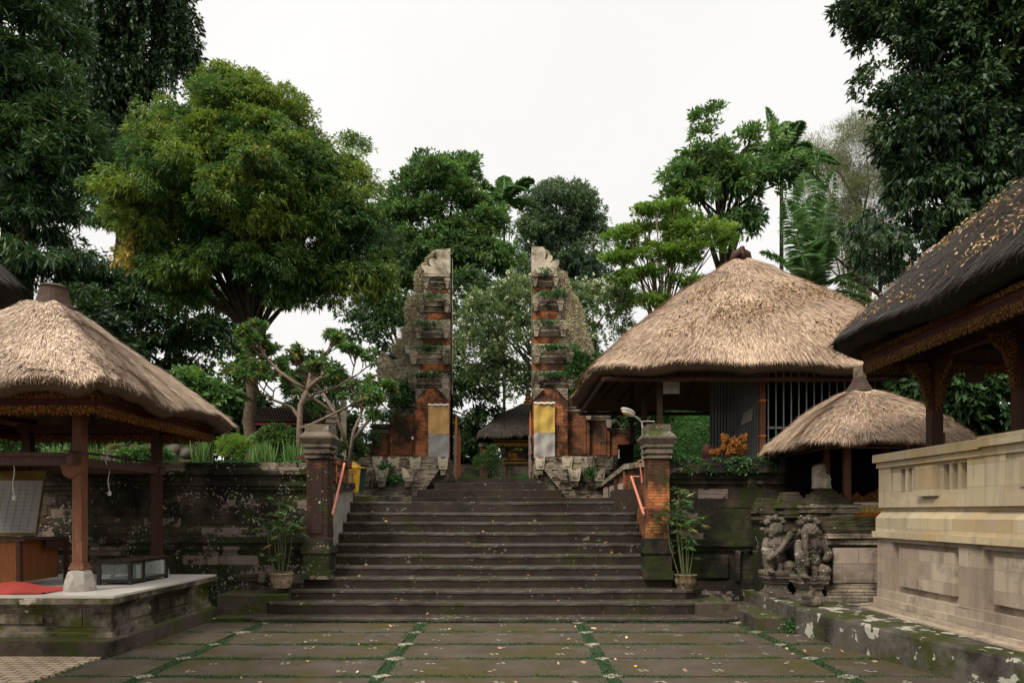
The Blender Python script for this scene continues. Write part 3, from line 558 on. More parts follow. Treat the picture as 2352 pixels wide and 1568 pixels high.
# ---------------------------------------------------------------- street lamp on right pillar
t = thing('street_lamp', 'cream street lamp head on a thin curved arm beside the right stair pillar', 'street lamp', (X(1472, 12.7), 12.7, 2.4))
d = 12.7; m_ = MB(); m_.tube([(X(1476, d), d, Z(1060, d)), (X(1476, d), d, Z(985, d)), (X(1474, d), d, Z(970, d)), (X(1464, d), d - .05, Z(961, d)), (X(1450, d), d - .1, Z(954, d))], .016, 8); m_.build('lamp_arm', 'lampgrey', t)
m_ = MB(); c0 = Vector((X(1448, d), d - .12, Z(952.5, d))); c1 = Vector((X(1430, d), d - .2, Z(947, d)))
ax = (c1 - c0).normalized(); rot = ax.to_track_quat('X', 'Z').to_matrix(); m_.ell((c0 + c1) / 2 + Vector((0, 0, .02)), (.155, .075, .05), 16, rot); m_.build('lamp_head', 'lampgrey', t, smooth=True)
m_ = MB(); m_.ell((c0 + c1) / 2 + Vector((.0, -.01, -.015)), (.135, .062, .045), 16, rot); m_.build('lamp_lens', 'lampcream', t, smooth=True)
m_ = MB(); m_.box(c0.x - .03, c0.x + .04, c0.y - .03, c0.y + .03, c0.z - .035, c0.z + .02); m_.build('lamp_clamp', 'lampgrey', t)
m_ = MB(); m_.tube([(X(1470, d), d - .1, Z(970, d)), (X(1485, 12.0), 11.9, Z(968, 12)), (X(1500, 12.0), 11.9, Z(969, 12)), (X(1508, 12.1), 12.2, Z(972, 12.1))], .006, 6); m_.build('lamp_cable', 'wire', t)

# ---------------------------------------------------------------- thatched roofs
class Roof:
    def __init__(s, c, hx, hy, ez, az, th=.22, rl=.0, rt=.12, rot=0.0, seed=0, wob=.03, bulge=.04, n=9.0, tears=(), dr=.10):
        s.dr = dr
        s.c, s.hx, s.hy, s.ez, s.az, s.th, s.rl, s.rt, s.rot, s.seed, s.wob, s.bulge, s.n, s.tears = c, hx, hy, ez, az, th, rl, rt, rot, seed, wob, bulge, n, tears
    def per(s, u):
        u = np.asarray(u) % 4.0; k = np.floor(u).astype(int); t = (u - k) * 2 - 1
        x = np.select([k == 0, k == 1, k == 2, k == 3], [t, 1 + 0 * t, -t, -1 + 0 * t]); y = np.select([k == 0, k == 1, k == 2, k == 3], [-1 + 0 * t, t, 1 + 0 * t, -t])
        q = (np.abs(x) ** s.n + np.abs(y) ** s.n) ** (1 / s.n); return x / q, y / q
    def pt(s, u, v, off=0.0, zoff=0.0):
        px, py = s.per(u); u = np.asarray(u); v = np.asarray(v)
        ax_ = np.clip(px, -1, 1) * s.rl + px * s.rt; ay = py * s.rt
        x = ax_ + (px * s.hx - ax_) * v; y = ay + (py * s.hy - ay) * v
        q = s.seed; wv = (np.sin(u * 11 + q) + np.sin(u * 23.7 + q * 2) * .6 + np.sin(u * 51 + q) * .4) * s.wob * v ** 3
        vv = np.clip(v, 0, 1); z = s.ez + (s.az - s.ez) * ((1 - vv) + s.bulge * np.sin(np.pi * vv)) - s.dr * np.clip((v - .93) / .07, 0, 1) ** 2 + wv
        z = z + .012 * np.sin(x * 9 + y * 5 + q) * np.sin(y * 8 - x * 3) + .02 * np.sin(x * 3.1 + q) * np.sin(y * 2.7)
        for (tu, tw, td) in s.tears: z = z + td * np.exp(-((u - tu) / tw) ** 2) * np.clip((v - .86) / .14, 0, 1)
        z = z + zoff; cr, sr = math.cos(s.rot), math.sin(s.rot)
        return np.stack([s.c[0] + x * cr - y * sr, s.c[1] + x * sr + y * cr, z], -1)
    def shell(s):
        nu = 240; U = np.linspace(0, 4, nu, endpoint=False); rows = [s.pt(U, np.full(nu, v)) for v in np.linspace(.0, 1, 34)]
        ctr = np.array([s.c[0], s.c[1], 0]); edge = rows[-1]
        for a_, dz in ((.02, .08), (.02, .28), (-.15, .52), (-.55, .80), (-1.0, 1.0)):
            r_ = edge.copy(); d = unit((edge - ctr) * [1, 1, 0]); r_ += d * a_ * s.th; r_[:, 2] -= s.th * dz; rows.append(r_)
        for v in (.85, .6, .35, .12): rows.append(s.pt(U, np.full(nu, v), zoff=-s.th * 1.15 - .02))
        V = np.concatenate(rows); k = len(rows); i = np.arange(nu); F = []
        for r_ in range(k - 1): F.append(np.stack([r_ * nu + i, r_ * nu + (i + 1) % nu, (r_ + 1) * nu + (i + 1) % nu, (r_ + 1) * nu + i], 1)[:, ::-1])
        return V, np.concatenate(F)
    def sample(s, rng, n, vmin=0.0, vmax=1.0, umin=0.0, umax=4.0):
        v = np.sqrt(rng.uniform(vmin ** 2, vmax ** 2, n)); return rng.uniform(umin, umax, n), v
    def build(s, name, mat, parent, strands=45000, L=.22, W=.011, seed=1, fringe=9000, lift=.10, shed=.45):
        lift = lift * .6
        rng = np.random.default_rng(seed); V, F = s.shell(); tS = .25 + .25 * rng.random(len(F)); tS[35 * 240:] = 0.0  # shade under the roof put into the tint: underside faces get the darkest tone
        u, v = s.sample(rng, strands); p = s.pt(u, v); d = unit(s.pt(u, v + .02) - s.pt(u, v - .02)); nrm = unit(np.cross(s.pt(u + .01, v) - p, d)); nrm *= np.sign(nrm[:, 2:3] + 1e-9)
        d = unit(d + rng.normal(0, .11, (strands, 3)) + nrm * np.abs(rng.normal(lift, .04, (strands, 1)))); ln = L * rng.uniform(.5, 1.3, strands)
        p = p + nrm * .004; sd_ = unit(np.cross(d, nrm)); w_ = (W * rng.uniform(.6, 1.5, strands))[:, None]
        a1 = np.stack([p + sd_ * w_, p - sd_ * w_, p + d * ln[:, None]], 1).reshape(-1, 3)
        pn = .5 + .5 * np.sin(p[:, 0] * 2.3 + s.seed) * np.sin(p[:, 1] * 1.9 + p[:, 2] * 2.7)
        t1 = np.clip(rng.normal(.50, .24, strands) + (pn - .5) * .25, 0, 1)
        # ragged fringe hanging at the eave
        m_ = fringe; u2 = rng.uniform(0, 4, m_); q = s.pt(u2, np.full(m_, .985) + rng.uniform(-.02, .012, m_)); ctr = np.array([s.c[0], s.c[1], 0]); out = unit((q - ctr) * [1, 1, 0])
        q[:, 2] -= rng.uniform(0, s.th * .35, m_); q += out * rng.uniform(-.02, .02, (m_, 1)); d2 = unit(out * rng.uniform(.1, .7, (m_, 1)) + [0, 0, -1] + rng.normal(0, .15, (m_, 3)))
        s2 = unit(np.cross(d2, out)); l2 = rng.uniform(.04, .14, m_) * (L / .22); w2 = (W * rng.uniform(.6, 1.4, m_))[:, None]
        a2 = np.stack([q + s2 * w2, q - s2 * w2, q + d2 * l2[:, None]], 1).reshape(-1, 3); t2 = np.clip(rng.normal(shed, .22, m_), 0, 1)
        nV = len(V); T = np.arange(len(a1) + len(a2)).reshape(-1, 3) + nV
        return npmesh(name, np.concatenate([V, a1, a2]), [F, T], mat, parent, np.concatenate([tS, t1, t2]))
    def litter(s, rng, n, size, umin=0, umax=4, vmin=.3, vmax=.95, clump=True):
        u, v = s.sample(rng, n * 3, vmin, vmax, umin, umax)
        if clump: k = (np.sin(u * 9 + 1) * np.sin(v * 17) + rng.normal(0, .5, n * 3)) > .2; u, v = u[k][:n], v[k][:n]
        p = s.pt(u, v); p[:, 2] += .06; D_ = unit(s.pt(u, v + .02) - p) * .6 + rng.normal(0, .6, p.shape); D_[:, 2] -= .1
        n = len(p); vv, f = blades(rng, p, D_, rng.uniform(size * .6, size * 1.4, n), rng.uniform(size * .25, size * .5, n), -.1); return vv, f, n
def rafters(rf, parent, n=28, mat='beamwood', vin=.1, vout=.93, r_=.022):
    for k in range(n):
        u = 4 * (k + .5) / n; P = [rf.pt(np.array([u]), np.array([v]), zoff=-rf.th * 1.15 - .06)[0] for v in (vin, (vin + vout) / 2, vout)]
        m_ = MB(); m_.tube([tuple(p) for p in P], r_, 6); m_.build('rafter', mat, parent)
def lace_band(parent, x0, x1, y0, y1, z, h=.16, mat='gold', tooth=.055, teeth=True, drop=.075, name='carved_fascia', sides='fblr'):
    """carved gilt band round a pavilion with a scalloped hanging edge; each side is its own board"""
    for key, (a_, b_, ax_, c_) in {'f': (x0, x1, 'x', y0), 'b': (x0, x1, 'x', y1), 'l': (y0, y1, 'y', x0), 'r': (y0, y1, 'y', x1)}.items():
        if key not in sides: continue
        m_ = MB(); e_ = .012; sg = -1 if key in 'fl' else 1
        def bx(p0, p1, q0, q1, z0, z1):
            q0, q1 = sorted((c_ + sg * q0, c_ + sg * q1))
            m_.box(p0, p1, q0, q1, z0, z1) if ax_ == 'x' else m_.box(q0, q1, p0, p1, z0, z1)
        m_.cur = 0; bx(a_, b_, .0, .05, z + h * .74, z + h); bx(a_, b_, .0, .032, z, z + h * .34)
        m_.cur = 1; bx(a_, b_, -.01, .022, z + h * .34, z + h * .74)
        m_.cur = 0
        if teeth:
            n = int((b_ - a_) / tooth)
            for k in range(n):
                cx_ = a_ + (k + .5) * (b_ - a_) / n; w_ = (b_ - a_) / n * .44; dr = drop * (.75 + .25 * (k % 2))
                poly = [(cx_ - w_, z), (cx_ + w_, z), (cx_ + w_ * .8, z - dr * .5), (cx_ + w_ * .2, z - dr), (cx_ - w_ * .2, z - dr), (cx_ - w_ * .8, z - dr * .5)]
                q0, q1 = sorted((c_ + sg * .005, c_ + sg * .026)); m_.prism(poly, q0, q1, 'y' if ax_ == 'x' else 'x')
        m_.build(name, [mat, 'maroon'], parent)
# ---------------------------------------------------------------- left pavilion (straw thatch, tiled platform)
def left_pavilion():
    t = thing('thatched_pavilion', 'open left pavilion with pale straw thatch roof, brown posts and white tiled platform', 'pavilion', (-6.4, 10.1, 0))
    rf = Roof((-6.34, 10.13), 1.90, 1.97, 3.12, 4.50, th=.15, rt=.20, seed=2, wob=.03, bulge=.0, n=12, dr=.03, tears=((.80, .07, .13), (.99, .03, .05), (1.06, .03, .04)))
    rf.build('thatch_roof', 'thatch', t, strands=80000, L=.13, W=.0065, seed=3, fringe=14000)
    m_ = MB(); m_.lathe([(.25, 0), (.26, .02), (.235, .05), (.20, .14), (.17, .27), (.185, .29), (.12, .33), (.03, .35)], (-6.27, 10.13, 4.42), 20); m_.build('roof_cap', 'capmetal', t, smooth=False)
    rafters(rf, t, 36)
    lace_band(t, -7.85, -4.78, 8.5, 11.78, 2.80, .20, tooth=.05, drop=.05)
    # posts with stone feet
    for (x, y) in ((-5.37, 9.2), (-7.35, 9.2), (-5.40, 11.25), (-7.35, 11.25)):
        m_ = MB(); m_.box(x - .062, x + .062, y - .062, y + .062, 1.02, 2.95); m_.box(x - .055, x + .055, y - .068, y + .068, 1.3, 2.2); m_.box(x - .078, x + .078, y - .078, y + .078, .985, 1.02); m_.box(x - .095, x + .095, y - .095, y + .095, .94, .985, tx=.012, ty=.012)
        m_.build('post', 'woodred' if (x, y) == (-5.37, 9.2) else 'beamwood' if y < 10 else 'wooddark', t)
        m_ = MB(); m_.lathe([(.188, 0), (.186, .04), (.172, .13), (.15, .20), (.135, .24), (.10, .26)], (x, y, .672), 8); m_.build('post_footing', 'footing', t)
    # head beams
    for (a_, b_) in (((-7.9, 8.7), (-4.9, 8.7)),): pass
    for y in (9.2, 11.25):
        m_ = MB(); m_.box(-7.75, -5.30, y - .075, y + .075, 2.335, 2.385); m_.box(-7.7, -5.33, y - .035, y + .035, 2.23, 2.332); m_.build('beam', 'beamwood', t)
    for x in (-5.385, -7.35):
        m_ = MB(); m_.box(x - .078, x + .078, 8.95, 11.5, 2.388, 2.43 if False else 2.40); m_.box(x - .033, x + .033, 9.0, 11.45, 2.225, 2.33); m_.build('beam', 'beamwood', t)
    for (x, y) in ((-5.37, 9.2), (-7.35, 9.2)):
        m_ = MB(); m_.prism([(x - .20, 2.23), (x + .10, 2.23), (x + .09, 2.16), (x - .08, 2.06), (x - .16, 2.10)], y - .082, y - .064, 'y'); m_.build('bracket', 'woodred', t)
    m_ = MB()
    for y in (9.2, 11.25): m_.box(-7.5, -5.3, y - .05, y + .05, 2.86, 2.97)
    for x in (-5.45, -7.35): m_.box(x - .05, x + .05, 9.0, 11.4, 2.97, 3.05)
    m_.build('upper_frame', 'wooddark', t)
    # platform
    m_ = MB(); x0, x1, y0, y1 = -8.4, -4.64, 8.62, 11.62
    m_.box(x0, x1, y0, y1, .645, .672); m_.build('tile_floor', 'tile', t)
    m_ = MB(); m_.rbox(x0, x1, y0 - .015, y1 + .0, .575, .644, seg=.12, jit=.008); m_.build('floor_edge', 'pavilionbase', t)
    m_ = MB(); xi = x1 - .1; yi = y0 + .1
    m_.box(x0, xi, yi, y1 - .06, .1, .575)
    for z0, z1, e_ in ((.535, .575, .06), (.50, .535, .03), (.24, .30, .03), (.18, .24, .06)): m_.rbox(x0, xi + e_, yi - e_, y1 - .1, z0, z1, seg=.15, jit=.005)
    m_.box(xi - .62, xi - .31, yi - .034, yi + .3, .30, .50); m_.box(x0, x0 + .3, yi - .03, yi + .3, .3, .5)
    m_.box(xi - 2.2, xi - .78, yi - .02, yi + .1, .335, .455); m_.box(xi - 3.4, xi - 2.3, yi - .02, yi + .1, .335, .455)
    for ya, yb in ((yi - .03, yi + .28), (yi + 1.15, yi + 1.4), (yi + 2.2, yi + 2.5)): m_.box(xi - .3, xi + .03, ya, yb, .30, .50)
    for ya, yb in ((yi + .42, yi + 1.02), (yi + 1.54, yi + 2.1)): m_.box(xi - .1, xi + .02, ya, yb, .335, .455)
    m_.build('platform_base', 'pavilionbase', t)
    m_ = MB(); m_.rbox(x0 - .3, x1 + .10, y0 - .20, y1 - .1, -.04, .185, seg=.25, jit=.008); m_.build('plinth', 'mossyslab', t)
    return t
left_pavilion()
# things in it
b_ = MB(); r = random.Random(3); n = 14; vs = []
for j in range(5):
    for i in range(n + 1):
        x = -7.7 + i * (2.13 / n); vs.append((x, 8.75 + j * .16 + .02 * math.sin(i), .69 + .012 * math.sin(i * 1.1 + j) + (.02 if j == 4 else .0) + max(0, .05 * math.sin((i - 6) * .5)) * (j > 1)))
m_ = MB(); m_.add(vs, [(j * (n + 1) + i, j * (n + 1) + i + 1, (j + 1) * (n + 1) + i + 1, (j + 1) * (n + 1) + i) for j in range(4) for i in range(n)])
m_.add([(x, y, z - .016) for x, y, z in vs], [(j * (n + 1) + i, (j + 1) * (n + 1) + i, (j + 1) * (n + 1) + i + 1, j * (n + 1) + i + 1) for j in range(4) for i in range(n)])
m_.add([vs[i] for i in range(n + 1)] + [(x, y, z - .016) for x, y, z in vs[:n + 1]], [(i, i + 1, n + 2 + i, n + 1 + i) for i in range(n)])
props(m_.build('red_cloth', 'redcloth', smooth=True), 'rumpled red cloth spread on the white tiled pavilion floor', 'cloth')
t = thing('display_case', 'low black framed glass display case on the tiled pavilion floor', 'display case', (-5.0, 10.2, .672))
def caseP(): 
    x0, x1, y0, y1, z0, z1 = -5.55, -5.13, 9.95, 10.98, .70, .985
    m_ = MB(); e_ = .022
    for x in (x0, x1):
        for y in (y0, y0 + .34, y1): m_.box(x - e_, x + e_, y - e_, y + e_, .672, z1)
        m_.box(x - e_ * .8, x + e_ * .8, y0 + e_, y1 - e_, z0, z0 + .035); m_.box(x - e_ * .8, x + e_ * .8, y0 + e_, y1 - e_, z1 - .03, z1 - .001)
    for y in (y0, y1): m_.box(x0 + e_, x1 - e_, y - e_ * .8, y + e_ * .8, z0, z0 + .035); m_.box(x0 + e_, x1 - e_, y - e_ * .8, y + e_ * .8, z1 - .03, z1 - .001)
    m_.build('case_frame', 'black', t)
    m_ = MB(); m_.box(x0 - .03, x1 + .03, y0 - .03, y1 + .03, z1 + .002, z1 + .015); m_.build('case_top', 'capmetal', t)
    m_ = MB(); m_.box(x0 + .03, x1 - .03, y0 + .03, y1 - .03, z0 + .01, z0 + .02); m_.build('case_shelf', 'capmetal', t)
    for y in (y0, y1): m_ = MB(); m_.box(x0 + e_, x1 - e_, y - .002, y + .002, z0 + .04, z1 - .035); m_.build('glass_pane', 'glass', t)
    for x in (x0, x1): m_ = MB(); m_.box(x - .002, x + .002, y0 + e_, y1 - e_, z0 + .04, z1 - .035); m_.build('glass_pane', 'glass', t)
caseP()
b_ = MB(); b_.box(-5.28, -5.20, 10.4, 10.5, .722, .90); props(b_.build('paper_sheet', 'whitecloth'), 'small white card standing inside the glass display case', 'card')
t = thing('wooden_desk', 'reddish brown wooden desk standing on the left edge of the tiled floor', 'desk', (-7.0, 9.9, .69))
x0, x1, y0, y1 = -8.1, -5.82, 9.5, 10.35
m_ = MB(); m_.box(x0, x1 - .42, y0 - .03, y1, 1.275, 1.305); m_.box(x1 - .50, x1 - .38, y0 + .2, y1, 1.275, 1.30); m_.build('desk_top', 'wooddark', t)
m_ = MB(); m_.box(x0, x1 - .50, y0, y0 + .03, .75, 1.27); m_.build('front_panel', 'desk', t)
for k in range(5): m_ = MB(); m_.box(x0 + k * .3, x0 + k * .3 + .02, y0 - .012, y0 - .001, .80, 1.2); m_.build('batten', 'wooddark', t)
m_ = MB(); m_.box(x1 - .53, x1 - .50, y0 + .03, y1 - .05, .75, 1.27); m_.build('side_panel', 'desk', t)
for x, y in ((x1 - .54, y0 - .01), (x1 - .42, y1 - .06), (x1 - 1.2, y1 - .06)): m_ = MB(); m_.box(x, x + .055, y, y + .055, .675, 1.272); m_.build('leg', 'wooddark', t)
m_ = MB(); m_.box(x1 - .43, x1 - .40, y0 + .4, y1 - .06, 1.16, 1.272); m_.build('apron', 'wooddark', t)
# notice board with ruled grid
t = thing('notice_board', 'large yellow framed white board with a ruled grid leaning behind the desk', 'notice board', (-7.7, 10.6, 1.3))
W_ = Matrix.Rotation(math.radians(-14), 3, 'Y')
def nb(x, y, z): return (x, y + (z - 1.3) * .12, z)
def qb(name, x0, x1, z0, z1, th, off, mat, sk=.0):
    m_ = MB(); P = [(x0, z0), (x1 + (z0 - 1.3) * .07, z0), (x1 + (z1 - 1.3) * .07, z1), (x0, z1)]
    m_.add([nb(x, 10.5 - off, z) for x, z in P] + [nb(x, 10.5 - off + th, z) for x, z in P], [(0, 1, 2, 3), (7, 6, 5, 4), (0, 4, 5, 1), (1, 5, 6, 2), (2, 6, 7, 3), (3, 7, 4, 0)]); m_.build(name, mat, t)
qb('board_frame', -8.4, -6.75, 1.31, 2.24, .03, 0, 'oliveframe'); qb('board_sheet', -8.4, -6.765, 1.355, 2.10, .004, .006, 'boardwhite')
m_ = MB()
for k in range(12): z = 1.40 + k * .056; m_.add([nb(-8.4, 10.492, z), nb(-6.845 + (z - 1.3) * .07, 10.492, z), nb(-6.845 + (z - 1.3) * .07, 10.492, z + .004), nb(-8.4, 10.492, z + .004)], [(0, 1, 2, 3)])
for k in range(14): x = -8.3 + k * .108; m_.add([nb(x, 10.490, 1.37), nb(x + .005, 10.490, 1.37), nb(x + .005 + .1 * max(0, (x + 8.3) / 1.5), 10.490, 2.06), nb(x + .1 * max(0, (x + 8.3) / 1.5), 10.490, 2.06)], [(0, 1, 2, 3)])
m_.build('grid_lines', 'pole', t)
# hanging cords
def cord(px, d, y0, y1, lab, sock=True):
    t = thing('hanging_cable', lab, 'cable', (X(px, d), d, Z(y0, d)), 'white cables hanging from the pavilion beams'); m_ = MB(); zz = [Z(y0 + (y1 - y0) * k / 6, d) for k in range(7)]
    m_.tube([(X(px, d) + .012 * math.sin(k * 1.2), d, zz[k]) for k in range(7)], .0055, 6); m_.build('cable', 'wire', t)
    if sock: m_ = MB(); m_.lathe([(.012, .0), (.021, .0), (.023, .04), (.018, .055), (.010, .06)], (X(px, d) + .012 * math.sin(7.2), d, zz[-1] - .055), 10); m_.build('lamp_socket', 'wire', t)
cord(31, 9.22, 1066, 1138, 'white cable with bulb socket hanging at the far left beam'); cord(250, 10.0, 1062, 1128, 'white cable with bulb socket hanging right of the brown post'); cord(244, 9.7, 1040, 1066, 'short loose white cable hooked over the side beam', False)
t = thing('beam_sign', 'tiny white framed label fixed on the side beam of the left pavilion', 'sign', (-5.36, 9.75, 2.33))
m_ = MB(); x = -5.366; m_.box(x, x + .008, 9.62, 9.86, 2.335, 2.40); m_.build('sign_plate', 'wooddark', t)
m_ = MB()
for (ya, yb, za, zb) in ((9.62, 9.86, 2.394, 2.40), (9.62, 9.86, 2.335, 2.341), (9.62, 9.625, 2.341, 2.394), (9.855, 9.86, 2.341, 2.394), (9.64, 9.69, 2.35, 2.385), (9.70, 9.76, 2.35, 2.385), (9.77, 9.84, 2.35, 2.385)): m_.box(x + .0085, x + .012, ya, yb, za, zb)
m_.build('sign_lettering', 'signwhite', t)
# ---------------------------------------------------------------- near-left dark roof
t = thing('black_thatch_pavilion', 'pavilion with black palm fibre roof, only its roof corner showing at the left edge', 'pavilion', (-5.9, 4.9, 0))
rf2 = Roof((-5.95, 4.80), 1.83, 1.75, 3.56, 5.2, th=.16, rt=.15, seed=6, wob=.015, bulge=.05, n=9, dr=.03)
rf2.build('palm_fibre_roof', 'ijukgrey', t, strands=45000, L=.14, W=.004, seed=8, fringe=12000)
for x in (-6.9, -5.0):
    for y in (3.9, 5.7): m_ = MB(); m_.box(x - .07, x + .07, y - .07, y + .07, .5, 3.6); m_.build('post', 'woodred', t)
m_ = MB(); m_.rbox(-7.4, -4.6, 3.3, 6.2, -.02, .5); m_.build('platform_base', 'pavilionbase', t)

# ---------------------------------------------------------------- big right pavilion on the upper terrace
def big_pavilion():
    t = thing('thatched_pavilion', 'large straw thatched hall with metal bars standing above the right retaining wall', 'pavilion', (5.2, 16.9, 2.42))
    rf = Roof((5.22, 16.9), 3.68, 2.95, 4.55, 7.38, th=.20, rl=.06, rt=.14, seed=4, wob=.022, bulge=.05, n=8, dr=.05)
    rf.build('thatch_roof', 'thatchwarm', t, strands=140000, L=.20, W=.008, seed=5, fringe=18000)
    m_ = MB(); m_.tube([(5.0, 16.9, 7.30), (5.1, 16.9, 7.50), (5.22, 16.9, 7.56), (5.36, 16.9, 7.50), (5.45, 16.9, 7.3)], [.05, .11, .13, .11, .05], 10); m_.tube([(5.22, 16.72, 7.35), (5.22, 16.8, 7.62), (5.22, 17.0, 7.62), (5.22, 17.08, 7.35)], .07, 8); m_.build('roof_ridge_cap', 'wooddark', t, smooth=True)
    rafters(rf, t, 44, 'wooddark', r_=.03)
    m_ = MB(); rr = [(1.78, 14.35), (8.65, 14.35), (8.65, 19.4), (1.78, 19.4)]
    for i in range(4):
        (xa, ya), (xb, yb) = rr[i], rr[(i + 1) % 4]; m_.tube([(xa, ya, 4.22), (xb, yb, 4.22)], .05, 6)
    m_.build('eave_beam', 'wooddark', t)
    for px, d, mt in ((1515, 15.2, 'beamwood'), (1480, 16.5, 'wooddark'), (1451, 18.7, 'wooddark')):
        x = X(px, d); m_ = MB(); m_.box(x - .05, x + .05, d - .05, d + .05, 2.42, 5.0); m_.build('post', mt, t)
    x = X(1750, 15.0); m_ = MB(); m_.box(x - .055, x + .055, 14.94, 15.06, 2.42, 4.45); m_.build('post', 'woodred', t)
    for zz, hh in ((Z(1001, 15), .022), (Z(920, 15), .03)):
        m_ = MB(); m_.box(x - .062, x + .062, 14.925, 15.07, zz - hh / 2, zz + hh / 2); m_.build('post_band', 'orange', t)
    x = X(2060, 15.0); m_ = MB(); m_.box(x - .055, x + .055, 14.94, 15.06, 2.42, 4.6); m_.build('post', 'woodred', t)
    # corrugated partition
    xa, xb = X(1631, 16.6), X(1675, 16.6)
    m_ = MB(); m_.box(xa, xb, 16.6, 16.63, 2.42, 5.1); m_.build('corrugated_panel', 'corrugated', t)
    m_ = MB(); m_.add([(xb, 16.61, 2.42), (X(1743, 15.1), 15.1, 2.42), (X(1743, 15.1), 15.1, 5.0), (xb, 16.61, 5.0), (xb, 16.64, 2.42), (X(1743, 15.1) + .02, 15.12, 2.42), (X(1743, 15.1) + .02, 15.12, 5.0), (xb, 16.64, 5.0)], [(0, 1, 2, 3), (7, 6, 5, 4), (0, 4, 5, 1), (1, 5, 6, 2), (2, 6, 7, 3), (3, 7, 4, 0)]); m_.build('corrugated_panel', 'corrugated', t)
    # bars
    xs = X(1765, 15.0)
    for k in range(24):
        x = xs + k * .155; m_ = MB(); m_.box(x - .012, x + .012, 15.0, 15.02, 2.45, 4.5); m_.build('bar', 'barmetal', t)
    m_ = MB(); m_.box(xs - .02, xs + 3.7, 15.022, 15.045, Z(984, 15), Z(979, 15)); m_.box(xs - .02, xs + 3.7, 15.022, 15.045, 2.45, 2.52); m_.box(xs - .02, xs + 3.7, 14.97, 15.0, 2.62, 2.68); m_.build('grille_rail', 'barmetal', t)
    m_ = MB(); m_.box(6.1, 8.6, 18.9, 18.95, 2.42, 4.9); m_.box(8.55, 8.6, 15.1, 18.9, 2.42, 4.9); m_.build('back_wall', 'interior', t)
    m_ = MB(); m_.box(2.85, 8.7, 14.5, 19.4, 2.42, 2.47); m_.build('floor', 'footing', t)
    return rf
rfC = big_pavilion()
rng = np.random.default_rng(77)
v, f, n = rfC.litter(rng, 1100, .095, 0.12, .95, .35, .86); props(npmesh('roof_leaves', v, [f], 'deadleaf', None, rng.uniform(0, .55, n)), 'dry brown leaves caught on the front slope of the large thatched roof', 'fallen leaves', kind='stuff')
b_ = MB(); d = 15.9; b_.add([(X(1706, d), d, Z(975, d)), (X(1716, d), d - .2, Z(942, d)), (X(1721, d), d - .32, Z(942, d) + .01), (X(1712, d), d - .22, Z(975, d) + .02)], [(0, 1, 2, 3)])
m_ = MB(); xa, ya, xb, yb = X(1700, 15.85), 15.85, X(1722, 15.5), 15.42
m_.add([(xa, ya - .05, Z(977, 15.8)), (xb, yb - .05, Z(966, 15.5)), (xb + .03, yb - .05, Z(938, 15.5)), (xa + .05, ya - .05, Z(949, 15.8)), (xa + .02, ya, Z(977, 15.8)), (xb + .02, yb, Z(966, 15.5)), (xb + .05, yb, Z(938, 15.5)), (xa + .07, ya, Z(949, 15.8))], [(0, 1, 2, 3), (7, 6, 5, 4), (0, 4, 5, 1), (1, 5, 6, 2), (2, 6, 7, 3), (3, 7, 4, 0)])
props(m_.build('wall_board', 'boardwhite'), 'blank pale board hung askew on the corrugated wall', 'board')
m_ = MB(); d = 14.9; n = 8
vs = [(X(1523, d) + i * .042, d + .012 * math.sin(i * 1.7), zz) for zz in (Z(868, d), Z(904, d)) for i in range(n + 1)]
m_.add(vs, [(i, i + 1, n + 2 + i, n + 1 + i) for i in range(n)]); m_.add([(x, y + .006, z) for x, y, z in vs], [(i + 1, i, n + 1 + i, n + 2 + i) for i in range(n)])
m_.box(X(1521, d), X(1560, d), d - .01, d + .02, Z(868, d), Z(866, d)); props(m_.build('hanging_cloth', 'greycloth'), 'faded cloth hanging under the eave of the large thatched hall', 'cloth')
b_ = MB(); b_.box(X(1420, 17.2), X(1455, 17.2), 17.2, 17.3, 2.42, Z(1020, 17.2)); props(b_.build('dark_cabinet', 'interior'), 'plain black cabinet beside the gate wing under the left eave', 'cabinet')
b_ = MB(); b_.box(X(1421, 17.1), X(1424, 17.1), 17.18, 17.195, Z(1052, 17.1), Z(1031, 17.1)); props(b_.build('paper_notice', 'signwhite'), 'narrow white paper notice stuck on the black cabinet', 'notice')
# gilded lion head carving
def carving(name, label, cat, d, c, s, mat='gold'):
    t = thing(name, label, cat, (X(c[0], d), d, Z(c[1], d))); k = d / FPX; m_ = MB(); cx_, cz = X(c[0], d), Z(c[1], d)
    E = lambda x, z, rx, rz, y=0., ry=None: m_.ell((cx_ + x * k, d + y, cz + z * k), (rx * k, (ry or (rx + rz) * .45) * k, rz * k), 12)
    return t, m_, E
t, m_, E = carving('gilded_lion_carving', 'gilded carved lion mask with swirling ears beside the corrugated wall', 'carving', 14.2, (1686, 1047), 1)
E(0, 16, 18, 18); E(0, 33, 14, 10); E(-22, 36, 9, 12); E(-26, 46, 6, 8); E(-17, 46, 5, 5); E(22, 36, 9, 12); E(27, 46, 6, 8); E(17, 46, 5, 5); E(-24, 20, 8, 12); E(24, 20, 8, 12); E(-14, 6, 8, 10); E(14, 6, 8, 10)
for x in (-7, 7): E(x, 27, 4.5, 4, -.14); E(x, 32, 6, 2.5, -.12)
E(0, 21, 4, 5, -.17); E(0, 12, 9, 2.5, -.15); E(0, 6, 9, 3, -.13)
for k_ in range(9): E(-20 + k_ * 5, 40 + 4 * math.sin(k_ * 2.1), 3, 4, -.05)
E(-50, 8, 9, 10); E(-38, 8, 8, 12); remesh(m_, 'carved_mask', 'gold', t, .014, .012, .03)
m_ = MB(); m_.ell((X(1686, 14.2), 14.03, Z(1033, 14.2)), (.045, .03, .016), 10); m_.build('open_mouth', 'maroon', t)
